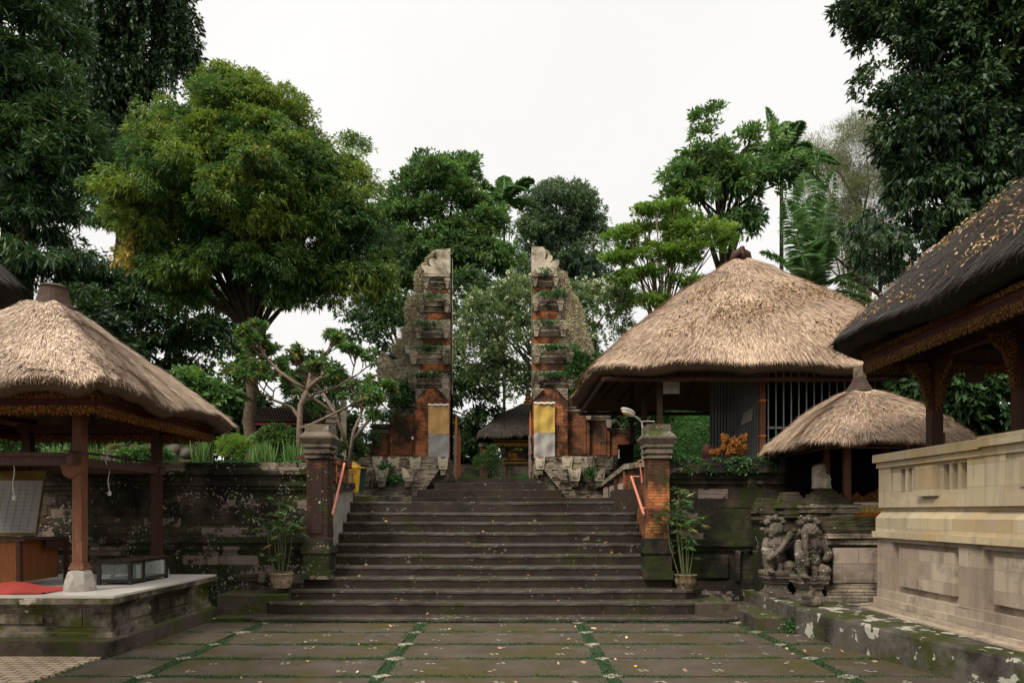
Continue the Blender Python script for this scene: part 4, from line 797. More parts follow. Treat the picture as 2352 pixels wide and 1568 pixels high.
m_ = MB(); m_.lathe([(.18, -.02), (.2, .02), (.12, .03)], (X(1630, 14.3), 14.35, Z(1047, 14.3)), 12); m_.ell((X(1626, 14.3), 14.35, Z(1036, 14.3)), (.10, .08, .16), 12); m_.build('red_backing', 'maroon', t)

# ---------------------------------------------------------------- small right pavilion with finial
def small_pavilion():
    t = thing('small_thatched_pavilion', 'small low pavilion with straw thatch and clay finial behind the cream wall', 'pavilion', (5.38, 11.4, 1.2))
    rf = Roof((5.36, 11.42), 1.16, 1.18, 2.72, 3.52, th=.12, rt=.14, seed=9, wob=.02, bulge=.09, n=8, dr=.03)
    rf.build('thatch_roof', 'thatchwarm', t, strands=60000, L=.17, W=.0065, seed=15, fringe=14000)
    rafters(rf, t, 24, 'wooddark', r_=.015)
    m_ = MB(); m_.lathe([(.20, 0), (.21, .03), (.12, .17), (.09, .24), (.04, .25)], (5.36, 11.42, 3.47), 16); m_.build('roof_cap', 'capmetal', t)
    m_ = MB(); d = 11.42; k = d / FPX
    for x, z, rx, rz in ((0, 0, 10, 14), (-8, 14, 7, 12), (6, 10, 8, 12), (0, 20, 6, 10), (-10, 4, 5, 10), (10, 2, 6, 8)): m_.ell((X(1974 + x, d), d, Z(868 - z, d)), (rx * k, rx * k * .8, rz * k), 10)
    remesh(m_, 'finial', 'capstone', t, .012, .016, .03)
    for x in (5.09, 6.05):
        for y in (11.25, 12.0): m_ = MB(); m_.box(x - .045, x + .045, y - .045, y + .045, 1.25, 2.75); m_.build('post', 'woodred', t)
    m_ = MB(); m_.rbox(4.55, 6.3, 11.16, 12.25, .36, 1.25); m_.build('platform_base', 'wallright', t)
    lace_band(t, 4.5, 6.22, 10.55, 12.3, 2.55, .07, teeth=False, sides='flr', mat='beamwood', name='eave_board')
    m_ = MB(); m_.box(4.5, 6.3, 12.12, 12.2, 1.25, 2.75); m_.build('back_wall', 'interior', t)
    return rf
rfD = small_pavilion(); rng = np.random.default_rng(78)
v, f, n = rfD.litter(rng, 160, .06, .3, 1.0, .6, .97); props(npmesh('roof_leaves', v, [f], 'deadleaf', None, rng.uniform(0, .7, n)), 'dry leaves on the small thatched roof with the finial', 'fallen leaves', kind='stuff')
# carved bench with gold cloth
t = thing('carved_throne', 'red and gold carved throne wrapped in gold cloth in the small pavilion', 'throne', (X(1993, 11.4), 11.4, 1.4)); d = 11.4; k = d / FPX
m_ = MB(); P = [(1955, 1165), (1955, 1140), (1962, 1135), (1968, 1128), (1974, 1135), (1984, 1140), (1992, 1134), (2000, 1129), (2008, 1130), (2013, 1124), (2022, 1120), (2034, 1118), (2046, 1120), (2055, 1126), (2062, 1130), (2072, 1134), (2090, 1140), (2090, 1165)]
m_.prism([(X(a_, d), Z(b2, d)) for a_, b2 in P], d, d + .05, 'y'); m_.build('carved_back', 'gold', t)
m_ = MB(); m_.box(X(1955, d) - .005, X(2090, d), d - .012, d + .062, Z(1159, d), Z(1153, d)); m_.build('white_trim', 'whitecloth', t)
m_ = MB(); n = 40; vs = []
for i in range(n + 1):
    x = X(1955, d) + (X(2090, d) - X(1955, d)) * i / n; y = d - .03 + .012 * math.sin(i * 1.9); vs += [(x, y, Z(1159, d)), (x, y - .01, Z(1177, d)), (x, d + .04, Z(1177, d)), (x, d + .04, Z(1159, d))]
m_.add(vs, [(4 * i + j, 4 * i + (j + 1) % 4, 4 * i + 4 + (j + 1) % 4, 4 * i + 4 + j) for i in range(n) for j in range(4)]); m_.build('gold_cloth', 'goldcloth', t)
m_ = MB(); m_.box(X(1957, d), X(2090, d), d - .02, d + .05, Z(1185, d), Z(1177.5, d)); m_.build('orange_fringe', 'orange', t)
m_ = MB(); m_.box(X(1938, d), X(2090, d), d - .1, d + .1, Z(1195, d), Z(1186, d)); m_.build('throne_base', 'redpaint', t)
# ---------------------------------------------------------------- near right pavilion with black roof
def right_pavilion():
    t = thing('black_thatch_pavilion', 'big near right pavilion with black palm fibre roof above the cream wall', 'pavilion', (6.9, 7.0, 1.4))
    rf = Roof((6.86, 6.95), 2.70, 2.97, 3.82, 6.12, dr=.02, th=.17, rt=.2, rot=math.radians(3.5), seed=12, wob=.015, bulge=.055, n=10)
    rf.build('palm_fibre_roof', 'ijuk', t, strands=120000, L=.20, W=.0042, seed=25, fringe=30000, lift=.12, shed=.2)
    rafters(rf, t, 32, 'wooddark', r_=.02)
    x0 = 4.46
    lace_band(t, x0, 9.2, 4.6, 9.35, 3.43, .22, tooth=.05, sides='flb', drop=.05, mat='goldlace')
    for (x, y) in ((5.28, 9.25), (5.32, 7.72), (5.3, 5.5), (8.5, 9.25), (8.5, 5.5)):
        m_ = MB(); m_.box(x - .07, x + .07, y - .07, y + .07, 1.6, 3.6); m_.build('post', 'wooddark', t)
        for sx, sy in ((-1, 0), (1, 0), (0, -1)):
            m_ = MB(); pr = [(0, 3.50), (.28, 3.50), (.25, 3.42), (.13, 3.32), (.08, 3.18), (.035, 2.98), (.0, 2.90)]
            if sy: m_.prism([(y + sy * (a_ + .07), b2) for a_, b2 in pr], x - .03, x + .03, 'x')
            else: m_.prism([(x + sx * (a_ + .07), b2) for a_, b2 in pr], y - .03, y + .03, 'y')
            m_.build('carved_bracket', 'goldlace', t)
    m_ = MB(); m_.box(5.36, 5.48, 9.36, 9.46, 1.6, 2.65); m_.build('post', 'woodred', t)
    m_ = MB()
    for z in (3.55,):
        m_.box(4.7, 9.1, 9.2, 9.3, z, z + .12); m_.box(5.24, 5.34, 4.8, 9.2, z, z + .12); m_.box(4.7, 9.1, 5.45, 5.55, z + .01, z + .12)
    m_.box(4.7, 9.0, 4.8, 9.1, 3.72, 3.75); m_.build('ceiling_frame', 'wooddark', t)
    m_ = MB(); m_.box(5.4, 9.6, 4.2, 9.9, .4, 1.55); m_.build('platform_base', 'creamlow', t)
    return rf
rfE = right_pavilion(); rng = np.random.default_rng(79)
v, f, n = rfE.litter(rng, 1700, .050, 2.85, 4.0, .30, .99); props(npmesh('roof_leaves', v, [f], 'deadleaf', None, rng.uniform(.1, .86, n)), 'golden dry leaves strewn over the black right hand roof', 'fallen leaves', kind='stuff')
m_ = MB(); d = 9.0; m_.box(X(2232, d), X(2262, d), d, d + .12, Z(876, d), Z(850, d), bx=.01); m_.box(X(2245, d), X(2249, d), d + .05, d + .07, Z(850, d), 3.56); props(m_.build('hanging_lantern', 'wooddark'), 'dim square lantern hanging under the black roof', 'lantern')
# ---------------------------------------------------------------- split gate (candi bentar)
GD = 20.4
def gx_(c): return X(796.2 + .3906 * c, GD)
def gz_(c): return Z(526.7 + .3906 * c, GD)
def interp(tab, z):
    for (z0, a), (z1, b) in zip(tab, tab[1:]):
        if z1 <= z <= z0: return a + (b - a) * ((z0 - z) / max(1e-6, z0 - z1))
    return tab[-1][1]
def gate_half(side):
    L = side < 0
    t = thing('split_gate_tower', ('left' if L else 'right') + ' half of the tall split gate with tiered brick tower and grey wing' + (' and floodlight' if L else ' and ivy'), 'gate tower', (gx_(500 if L else 1200), 21.2, 2.42), 'mirrored halves of the split gate')
    inner = 603 if L else 1094
    gxi = gx_(inner)
    if L: outl = [(90, 520), (150, 526), (152, 492), (185, 482), (190, 430), (225, 428), (235, 405), (270, 384), (315, 388), (330, 412), (350, 385), (395, 345), (450, 338), (490, 356), (540, 348), (560, 312), (610, 312), (660, 262), (690, 255), (720, 290), (745, 300), (760, 232), (850, 170), (905, 200), (960, 232), (1000, 236), (1100, 200), (1180, 130), (1250, 60), (1345, 60)]
    else: outl = [(78, 1160), (100, 1171), (160, 1168), (168, 1215), (205, 1250), (230, 1290), (275, 1318), (330, 1322), (370, 1360), (430, 1388), (480, 1380), (530, 1414), (600, 1412), (650, 1444), (700, 1450), (760, 1470), (900, 1470), (1000, 1440), (1100, 1480), (1200, 1560), (1345, 1640)]
    tab = [(gz_(a), gx_(b)) for a, b in outl]
    r = random.Random(4 if L else 9)
    # grey eroded wing: thick stacked courses following the stepped outline
    m_ = MB(); z = tab[0][0]; zb = tab[-1][0]; h = .040
    while z > zb:
        xo = interp(tab, z); yw0, yw1 = GD + .42, GD + 1.25
        if z < gz_(1000): xo = gx_(400 if L else 1300)
        if L and z < gz_(745) and z > gz_(1000): pass
        xa, xb = (xo, gxi) if L else (gxi, xo)
        x = xa
        while x < xb - .01:
            w_ = r.uniform(.03, .11)
            if xb - x - w_ < .08: w_ = xb - x
            e_ = r.uniform(-.03, .03); end = (L and x == xa) or ((not L) and x + w_ >= xb - .01)
            j = r.uniform(-.05, .05) if end else 0
            m_.box(x + (j if L and end else 0), x + w_ + (j if (not L) and end else 0), yw0 + e_, yw1 + r.uniform(-.03, .03), z - h - r.uniform(0, .01), z)
            x += w_
        z -= h
    m_.build('wing', 'greystone', t)
    if L:     # separate low horn of the wing
        m_ = MB(); P = [(690, 180, 205), (720, 162, 228), (745, 145, 240), (800, 150, 300), (850, 158, 300), (905, 205, 300)]
        for (a0, l0, r0), (a1, l1, r1) in zip(P, P[1:]):
            n = max(1, int((gz_(a0) - gz_(a1)) / .05))
            for k in range(n):
                u = k / n; xa = gx_(l0 + (l1 - l0) * u) + r.uniform(-.03, .03); xb = gx_(r0 + (r1 - r0) * u); zt = gz_(a0 + (a1 - a0) * u)
                x = xa
                while x < xb - .01:
                    w_ = min(r.uniform(.06, .15), xb - x); m_.box(x, x + w_, GD + .62 + r.uniform(-.04, .04), GD + 1.2, zt - .055, zt); x += w_
        m_.build('wing_horn', 'greystone', t)
    # front tower tiers
    tiers = ([(262, 320, 450, 355, 478), (395, 466, 420, 512, 464), (560, 622, 402, 668, 442), (708, 778, 370, 818, 420), (868, 935, 365, 935, 412)] if L else
             [(262, 308, 1245, 350, 1214), (398, 456, 1275, 512, 1240), (556, 612, 1292, 658, 1252), (708, 772, 1332, 818, 1282), (872, 928, 1348, 928, 1300)])
    prev = None; y0 = GD
    S_ = (lambda a, b: (a, b)) if L else (lambda a, b: (b, a))
    for i, (ct, cb, cx_, nb_, nx) in enumerate(tiers):
        zt, zb2, zn = gz_(ct), gz_(cb), gz_(nb_); xo = gx_(cx_); xn = gx_(nx); sgn = -1 if L else 1; dpt = .10 + .07 * i
        yy = y0 + .36 - dpt * .55
        m_ = MB(); hh = (zt - zb2) / 5
        for q in range(5):
            e_ = (.0, -.03, .02, -.05, -.09)[q]; xa, xb = S_(xo - sgn * (-e_ if False else -e_) , gxi)
            xo2 = xo + sgn * e_; xa, xb = (xo2, gxi) if L else (gxi, xo2); m_.rbox(xa, xb, yy - e_ * .8, y0 + .9, zt - (q + 1) * hh, zt - q * hh - .004, seg=.08, jit=.012, seed=i * 5 + q)
        m_.build('cornice', 'gatestone', t)
        if i < 4:
            m_ = MB(); xa, xb = (xn, gxi) if L else (gxi, xn); m_.box(xa, xb, yy + .10, y0 + .9, zn, zb2); m_.box(xa + .07, xb - .07, yy + .085, yy + .12, zn + .03, zb2 - .04); m_.build('brick_neck', 'brick', t)
            zt2 = gz_(tiers[i + 1][0]); xo3 = gx_(tiers[i + 1][2]); m_ = MB()
            for q in range(4):
                e_ = .06 * (4 - q) * .8; xa, xb = (xo3 - sgn * 0 + .10 + e_ * .3, gxi) if L else (gxi, xo3 - .10 - e_ * .3)
                za = zt2 + (zn - zt2) * q / 4; m_.rbox(xa, xb, yy - .02 + .02 * q, y0 + .9, za, za + (zn - zt2) / 4 - .003, seg=.08, jit=.012, seed=i * 7 + q)
            m_.build('mossy_ledge', 'gatestone', t)
        # hanging corner antefixes
        ear = .13 + .02 * i
        for xe in ((xo - .02, xo + ear), (gxi - ear - .02, gxi - .01)) if L else ((gxi + .01, gxi + ear + .02), (xo - ear, xo + .02)):
            m_ = MB(); m_.box(xe[0] + .01, xe[1] - .01, yy - .05, yy + .12, zb2 - .04, zb2 + (zt - zb2) * .55, bx=.035); m_.box(xe[0] - .01, xe[1] + .01, yy - .065, yy + .1, zb2 + (zt - zb2) * .56, zt - .03); m_.box(xe[0] + .015, xe[1] - .015, yy - .04, yy + .1, zt - .027, zt + .14, tx=.025)
            m_.build('corner_antefix', 'gatestone', t)
    # crowning finial block with scrolls
    m_ = MB()
    if L: P = [(603, 90), (522, 96), (520, 120), (530, 158), (508, 150), (490, 148), (478, 160), (480, 180), (492, 200), (470, 192), (432, 186), (436, 210), (450, 224), (445, 240), (603, 245)]
    else: P = [(1090, 78), (1160, 80), (1172, 100), (1174, 130), (1168, 158), (1180, 150), (1190, 126), (1212, 132), (1214, 152), (1198, 180), (1225, 160), (1254, 156), (1255, 180), (1238, 212), (1244, 240), (1090, 245)]
    m_.prism([(gx_(a), gz_(b)) for a, b in P], GD + .30, GD + .95, 'y'); m_.build('crown', 'greystone', t)
    m_ = MB(); xa, xb = (gx_(450), gxi) if L else (gxi, gx_(1245))
    for q in range(4): m_.rbox(xa + .03 * q * (1 if L else 0), xb - .03 * q * (0 if L else 1), GD + .22 + .02 * q, GD + .9, gz_(262) + q * .02 - .0, gz_(262) + q * .03 + .03, seg=.1, jit=.01, seed=q)
    m_.build('crown_base', 'gatestone', t)
    # main brick body
    xa, xb = (gx_(405), gxi) if L else (gxi, gx_(1300))
    m_ = MB(); m_.box(xa, xb, GD + .06, GD + 1.3, gz_(1345), gz_(935))
    for k in range(22):
        zz = gz_(1345) + (gz_(1040) - gz_(1345)) * k / 22; m_.course(xa - .01, xb + .0, GD + .045, GD + .1, zz, zz + .056, bw=.2, jd=.006, seed=k)
    m_.build('brick_body', 'brick', t)
    for xe, dr in ((xa, 1), (xb, -1)):       # stepped corbels at both upper corners
        m_ = MB()
        for q in range(6):
            z_ = gz_(935) - .05 * (q + 1); w_ = .30 - .05 * q; m_.rbox(min(xe, xe + dr * w_), max(xe, xe + dr * w_), GD - .03 + q * .012, GD + .1, z_, z_ + .0495, seg=.1, jit=.006)
        m_.build('corbel', 'gatestone', t)
    # outer lower stepped bodies
    spec = [(245, 400, 1085, 1340, .30, 'brickdark', 1000), (130, 245, 1185, 1340, .45, 'brickdark', 1130), (20, 130, 1290, 1340, .55, 'brickdark', 1245)] if L else [(1305, 1435, 1065, 1340, .30, 'brickdark', 1030), (1437, 1560, 1110, 1340, .45, 'brickdark', 1040), (1560, 1700, 1180, 1340, .55, 'brickdark', 1110)]
    for (ca, cb, zt, zb2, dy, mt, cap) in spec:
        xa, xb = gx_(ca), gx_(cb)
        m_ = MB(); m_.box(xa, xb, GD + dy, GD + 1.4, gz_(zb2), gz_(zt)); m_.box(xa + .1, xb - .1, GD + dy - .03, GD + dy + .05, gz_(zb2) + .1, gz_(zt) - .12); m_.build('side_body', mt, t)
        m_ = MB(); hh = (gz_(cap) - gz_(zt)) / 5
        for q in range(5):
            e_ = (.02, .05, -.01, .07, .03)[q]; m_.rbox(xa - e_, xb + e_ * .5, GD + dy - e_, GD + 1.4, gz_(zt) + q * hh, gz_(zt) + (q + 1) * hh - .004, seg=.1, jit=.01, seed=q)
        m_.build('side_cornice', 'gatestone', t)
        m_ = MB(); e_ = xa - .05 if L else xb - .12; m_.box(e_, e_ + .17, GD + dy - .12, GD + dy + .1, gz_(zt) - .22, gz_(zt), bx=.03); m_.build('corner_antefix', 'gatestone', t)
    # base courses
    m_ = MB(); xs0, xs1 = (gx_(60), gx_(600)) if L else (gx_(1102), gx_(1580))
    zz = 1.85; k = 0
    while zz < gz_(1345):
        t_ = (zz - 1.85) / (gz_(1345) - 1.85); xin = (gx_(410) + (gx_(600) - gx_(410)) * t_) if L else (gx_(1310) - (gx_(1310) - gx_(1102)) * t_)
        xa, xb = (xs0, xin) if L else (xin, xs1); m_.course(xa, xb, GD - .32 + .2 * t_, GD + 1.4, zz, zz + .058, bw=.16, jd=.03, seed=k); zz += .06; k += 1
    m_.box(*( (xs0 - .6, gx_(600)) if L else (gx_(1102), xs1 + .5)), GD + .1, GD + 1.4, 1.85, gz_(1345)); m_.build('base', 'gatestone', t)
    # antefix stones on the base
    rowA = [(160, 215), (250, 318), (375, 442), (540, 600)] if L else [(1107, 1165), (1263, 1326), (1395, 1456), (1510, 1562)]
    rowB = [(100, 165), (185, 263), (340, 410)] if L else [(1300, 1368), (1440, 1508)]
    for row, c0, c1, y_ in ((rowA, 1340, 1412, GD - .22), (rowB, 1408, 1482, GD - .50)):
        for a, b in row:
            xa, xb = gx_(a), gx_(b); w_ = xb - xa; z1, z0 = gz_(c0), gz_(c1); m_ = MB(); tl = r.uniform(-.03, .03); c_ = (xa + xb) / 2; hh = z1 - z0
            P = [(xa + w_ * .14, z0), (xb - w_ * .14, z0), (xb - w_ * .05, z0 + hh * .5), (xb + .005, z1 - .02), (xb - w_ * .10, z1 + .015), (c_ + w_ * .2, z1 - hh * .1), (c_, z1 - hh * r.uniform(.14, .2)), (c_ - w_ * .2, z1 - hh * .1 + tl), (xa + w_ * .10, z1 + .015), (xa - .005, z1 - .02), (xa + w_ * .05, z0 + hh * .5)]
            m_.prism(P, y_, y_ + .34, 'y'); m_.prism([(xa + w_ * .3, z0 + .08), (xb - w_ * .3, z0 + .08), (xb - w_ * .25, z1 - .1), (xa + w_ * .25, z1 - .1)], y_ - .03, y_, 'y'); m_.build('base_antefix', 'greystone', t)
            m_ = MB(); m_.box(xa + w_ * .2, xb - w_ * .2, y_ + .03, GD + .1, z0 - .16, z0 - .004, bx=.02); m_.build('antefix_corbel', 'gatestone', t)
    return t
gl = gate_half(-1); gr = gate_half(1)
m_ = MB(); x = gx_(358); m_.box(x - .06, x + .07, GD + .1, GD + .22, gz_(722), gz_(700)); m_.tube([(x, GD + .2, gz_(712)), (x + .15, GD + .5, gz_(725))], .015, 6); props(m_.build('floodlight', 'lampgrey'), 'small grey floodlight fixed to the outer edge of the left gate tower', 'floodlight')
m_ = MB(); x = gx_(388); m_.box(x - .025, x + .025, GD - .02, GD + .05, gz_(1235), gz_(1218)); m_.box(x - .015, x + .015, GD - .03, GD - .02, gz_(1231), gz_(1222)); props(m_.build('switch_box', 'signwhite'), 'tiny white switch box on the brick body of the left gate tower', 'switch box')
def banner(c0, c1, zt, zm, zb, name_l, mat, wrap):
    t = thing('cloth_banner', name_l, 'banner', (gx_((c0 + c1) / 2), GD, gz_(zb)), 'two-tone cloth banners on the gate'); d = GD - .04
    def sheet(nm, z1, z0, mt, off, skew=0.0):
        m2 = MB(); n = 16; k = 10; vs = []
        xa, xb = gx_(c0), gx_(c1)
        for j in range(k + 1):
            for i in range(n + 1):
                u = i / n; w_ = j / k; vs.append((xa + (xb - xa) * u + skew * w_, d - off - .020 * math.sin(u * 11 + w_ * 1.3) - .012 * math.sin(w_ * 9 + u * 5), z1 + (z0 - z1) * w_ + .006 * math.sin(u * 8)))
        F = [(j * (n + 1) + i, j * (n + 1) + i + 1, (j + 1) * (n + 1) + i + 1, (j + 1) * (n + 1) + i) for j in range(k) for i in range(n)]
        m2.add(vs, F); m2.add([(x, y + .008, z) for x, y, z in vs], [tuple(reversed(f)) for f in F])
        if wrap:   # side wrapped round the inner face of the tower
            m2.box(xb, xb + .012, d - off, d + .75, z0, z1)
        m2.build(nm, mt, t)
    sheet('upper_cloth', gz_(zt), gz_(zm), mat, .0); sheet('lower_cloth', gz_(zm) - .004, gz_(zb), 'greycloth', .0, .0)
    m2 = MB(); xa, xb = gx_(c0), gx_(c1); m2.tube([(xa + (xb - xa) * i / 10, d - .02, gz_(zt) + .01 + (.012 * math.sin(i * 2.2))) for i in range(11)], .032, 8); m2.build('twisted_hem', 'whitecloth', t)
banner(481, 600, 1036, 1203, 1340, 'pale orange and grey cloth banner on the left gate half', 'yellowcloth', True)
banner(1101, 1224, 1026, 1196, 1340, 'mustard yellow and grey cloth banner on the right gate half', 'yellowcloth2', False)
# folding iron gate leaves seen edge on
def leaf_gate(xc, lab, n):
    t = thing('iron_gate_leaf', lab, 'gate', (xc, 20.9, Z(1097, 20.6)), 'orange iron gate leaves'); zb = Z(1096, 20.6); r = random.Random(n)
    for k in range(n):
        y = 20.5 + k * .22; x = xc + r.uniform(-.03, .03) + (k * .01); zt = Z((1000, 962, 955, 968, 1010, 990)[k % 6], 20.6); m_ = MB()
        m_.box(x - .028, x + .028, y - .012, y + .012, zb, zt); m_.box(x - .018, x + .018, y - .01, y + .01, zt, zt + .2, tx=.015); m_.build('gate_bar', 'gateiron' if k % 3 else 'pole', t)
    m_ = MB()
    for z in (zb + .15, zb + .65, zb + 1.1): m_.box(xc - .045, xc + .045, 20.5, 20.5 + .22 * (n - 1), z, z + .05)
    m_.build('gate_rail', 'gateiron', t)
leaf_gate(gx_(632), 'left orange rusty iron gate leaf folded against the tower', 6); leaf_gate(gx_(1080), 'right orange rusty iron gate leaf folded against the tower', 3)

# ---------------------------------------------------------------- shrine beyond the gate
d = 27.0
t = thing('shrine_hut', 'dark thatched shrine with gilded carved shelf seen through the split gate', 'shrine', (X(1213, d), d, 2.5))
cx_ = X(1214, d); rf = Roof((cx_, d), 1.83, 1.7, Z(1003, d) + .0, Z(928, d), th=.10, rt=.22, rl=.05, seed=21, wob=.01, bulge=.07, n=8)
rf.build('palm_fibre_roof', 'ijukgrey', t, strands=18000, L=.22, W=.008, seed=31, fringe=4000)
m_ = MB(); m_.lathe([(.20, 0), (.24, .05), (.17, .10), (.2, .14), (.12, .22), (.15, .26), (.08, .36), (.10, .42), (.03, .6)], (cx_, d, Z(932, d)), 12); m_.build('gilded_finial', 'goldbright', t)
m_ = MB(); m_.box(cx_ - 1.25, cx_ + 1.25, d - 1.15, d + 1.15, Z(1022, d), Z(1010, d)); m_.build('eave_frame', 'wooddark', t)
lace_band(t, cx_ - 1.2, cx_ + 1.2, d - 1.2, d + 1.2, Z(1027, d), .14, sides='flr', tooth=.09, drop=.10, mat='goldbright')
for x in (-.78, .78):
    for y in (-.7, .7): m_ = MB(); m_.box(cx_ + x - .05, cx_ + x + .05, d + y - .05, d + y + .05, 2.5, Z(1018, d)); m_.build('post', 'woodred' if y < 0 else 'wooddark', t)
m_ = MB(); m_.box(cx_ - .9, cx_ + .9, d - .82, d + .8, Z(1066, d), Z(1058, d)); m_.build('shelf', 'goldbright', t)
lace_band(t, cx_ - .9, cx_ + .9, d - .84, d + .8, Z(1066, d), .12, sides='f', tooth=.09, drop=.06, name='shelf_fascia', mat='goldbright')
m_ = MB()
for (a, b, c0, c1) in ((-.72, -.30, 1036, 1058), (.3, .72, 1036, 1058)):
    m_.box(cx_ + a, cx_ + b, d - .8, d - .74, Z(c1, d), Z(c1 - 4, d)); m_.box(cx_ + a, cx_ + a + .08, d - .8, d - .74, Z(1058, d), Z(1036, d)); m_.box(cx_ + a, cx_ + b, d - .8, d - .74, Z(1040, d), Z(1036, d)); m_.ell((cx_ + (a + b) / 2, d - .74, Z(1049, d)), (.12, .05, .12), 8)
m_.build('gilded_panel', 'goldbright', t)
m_ = MB(); m_.box(cx_ - .7, cx_ + .7, d + .5, d + .56, Z(1060, d), Z(1030, d)); m_.build('back_panel', 'greystone', t)
t = thing('stone_pedestal', 'small brick and stone pedestal left of the gilded shrine', 'pedestal', (X(1110, 26), 26, 2.5)); d = 26
m_ = MB(); m_.box(X(1102, d), X(1119, d), d, d + .4, 2.5, Z(1025, d)); m_.build('shaft', 'brickdark', t)
m_ = MB(); m_.rbox(X(1100, d), X(1121, d), d - .03, d + .43, Z(1025, d), Z(1016, d), seg=.1); m_.build('cap', 'gatestone', t)
m_ = MB(); m_.rbox(X(1040, 28.5), X(1110, 28.5), 28.5, 28.9, 2.5, Z(1066, 28.5), seg=.2, jit=.02); m_.rbox(X(1130, 30), X(1330, 30), 30, 30.4, 2.5, Z(1052, 30), seg=.2, jit=.02)
props(m_.build('low_stone_wall', 'gatestone'), 'low stone wall in the grass court behind the gate', 'wall')

# ---------------------------------------------------------------- cream ashlar wall on the right
t = thing('cream_stone_wall', 'new cream coloured ashlar wall with slots and panels on the right', 'wall', (5.15, 7.0, .36))
xw, xb, ya, yb = 4.96, 5.42, 3.0, 10.05
m_ = MB(); m_.coursey(xw + .075, xb, ya, yb, .36, 1.31, bw=3.0, jd=.001)
m_.coursey(xw, xb - .1, yb - .40, yb + .003, .60, 1.31, bw=.5, jd=.002)                 # end pilaster
for y0, y1 in ((7.78, 8.22), (5.35, 5.75), (3.1, 3.4)): m_.coursey(xw, xb - .1, y0, y1, .60, 1.31, bw=.5, jd=.002)
for y0, y1 in ((8.30, 9.55), (5.84, 7.68), (3.5, 5.25)): m_.coursey(xw + .018, xb - .1, y0 + .03, y1 - .03, .70, 1.19, bw=5, jd=.001)
m_.coursey(xw + .002, xb - .1, ya, yb, .50, .61, bw=.4, jd=.006); m_.coursey(xw + .004, xb - .1, ya, yb, 1.255, 1.309, bw=.9, jd=.002); m_.build('lower_wall', 'creamlow', t)
m_ = MB()
m_.coursey(xw - .05, xb, ya, yb + .05, 1.31, 1.39, bw=.6, jd=.003); m_.coursey(xw - .015, xb, ya, yb + .015, 1.39, 1.57, bw=.5, jd=.002, seed=2)
m_.prism([(xw - .015, 1.57), (xb, 1.57), (xb, 1.66), (xw + .07, 1.66)], ya, yb + .01, 'y'); m_.box(xw + .06, xb, ya, yb - .04, 1.66, 1.71)
m_.coursey(xw + .0, xb, ya, 7.78, 1.71, 1.81, bw=.55, jd=.002); m_.coursey(xw + .02, xb, 7.79, yb, 1.71, 1.80, bw=.55, jd=.002, seed=3); m_.build('band_course', 'cream', t)
m_ = MB()
sl_ = [(9.13, 9.20), (9.27, 9.36), (9.43, 9.54), (8.15, 8.25), (8.32, 8.42), (8.48, 8.59)]; edges = sorted([v for p in sl_ for v in p]); segs = []; y = 7.80
for a, b in sorted(sl_): segs.append((y, a)); y = b
segs.append((y, yb - .02))
for a, b in segs: m_.box(xw + .05, xb - .05, a, b, 1.80, 2.20)
m_.box(xw + .05, xb - .05, 7.80, yb - .02, 2.20, 2.27); m_.box(xw + .05, xb - .05, 7.8, yb - .02, 1.80, 1.88) if False else None
for a, b in sl_: m_.box(xw + .052, xb - .06, a, b, 1.80, 1.90); m_.box(xb - .09, xb - .06, a, b, 1.9, 2.2)
m_.box(xw - .035, xw + .05, 8.68, 9.04, 1.84, 2.20); m_.box(xw + .02, xw + .05, 7.80, 8.10, 1.80, 2.24); m_.box(xw + .02, xb - .02, yb - .3, yb, 1.80, 2.24)
m_.box(xw + .03, xb - .05, ya, 7.78, 1.81, 2.27); m_.box(xw + .005, xw + .03, 7.45, 7.78, 1.81, 2.24); m_.box(xw + .012, xw + .03, 3.0, 7.25, 1.9, 2.18); m_.build('parapet', 'cream', t)
m_ = MB(); m_.coursey(xw - .01, xb, ya, 7.80, 2.24, 2.33, bw=.6, jd=.002); m_.coursey(xw + .0, xb, 7.81, yb + .03, 2.24, 2.31, bw=.7, jd=.002, seed=4)
m_.coursey(xw - .06, xb + .03, ya, 7.80, 2.33, 2.44, bw=.8, jd=.002); m_.coursey(xw - .04, xb + .03, 7.81, yb + .06, 2.315, 2.42, bw=.8, jd=.002, seed=5); m_.build('coping', 'cream', t)
m_ = MB(); m_.coursey(xw - .10, xb, ya, yb + .05, .36, .42, bw=.6, jd=.01); m_.coursey(xw - .045, xb, ya, yb + .03, .42, .50, bw=.5, jd=.008, seed=7); m_.coursey(xw - .22, xb, ya, yb + .3, .325, .37, bw=.7, jd=.015, seed=9); m_.build('base_moulding', 'creamlow', t)
# plinth (concrete ledge) in front, slightly skewed
m_ = MB(); n = 40; r = random.Random(2); vs = []
for i in range(n + 1):
    y = 10.12 - i * (7.2 / n); x = 3.84 + (10.12 - y) * .17; j = r.uniform(-.006, .006); zt = .345 - .0 * i; vs += [(x + j, y, -.05), (x + j + .015, y, zt - .03), (x + .03 + j, y, zt + r.uniform(-.006, .006)), (xw + .0, y, zt + .01), (xw + .0, y, -.05)]
m_.add(vs, [(i * 5 + k, (i + 1) * 5 + k, (i + 1) * 5 + (k + 1) % 5, i * 5 + (k + 1) % 5) for i in range(n) for k in range(5)] + [(0, 1, 2, 3, 4), tuple(reversed(range(n * 5, n * 5 + 5)))])
props(m_.build('concrete_ledge', 'plinth'), 'low mossy concrete ledge with pale paint patches under the cream wall', 'ledge')

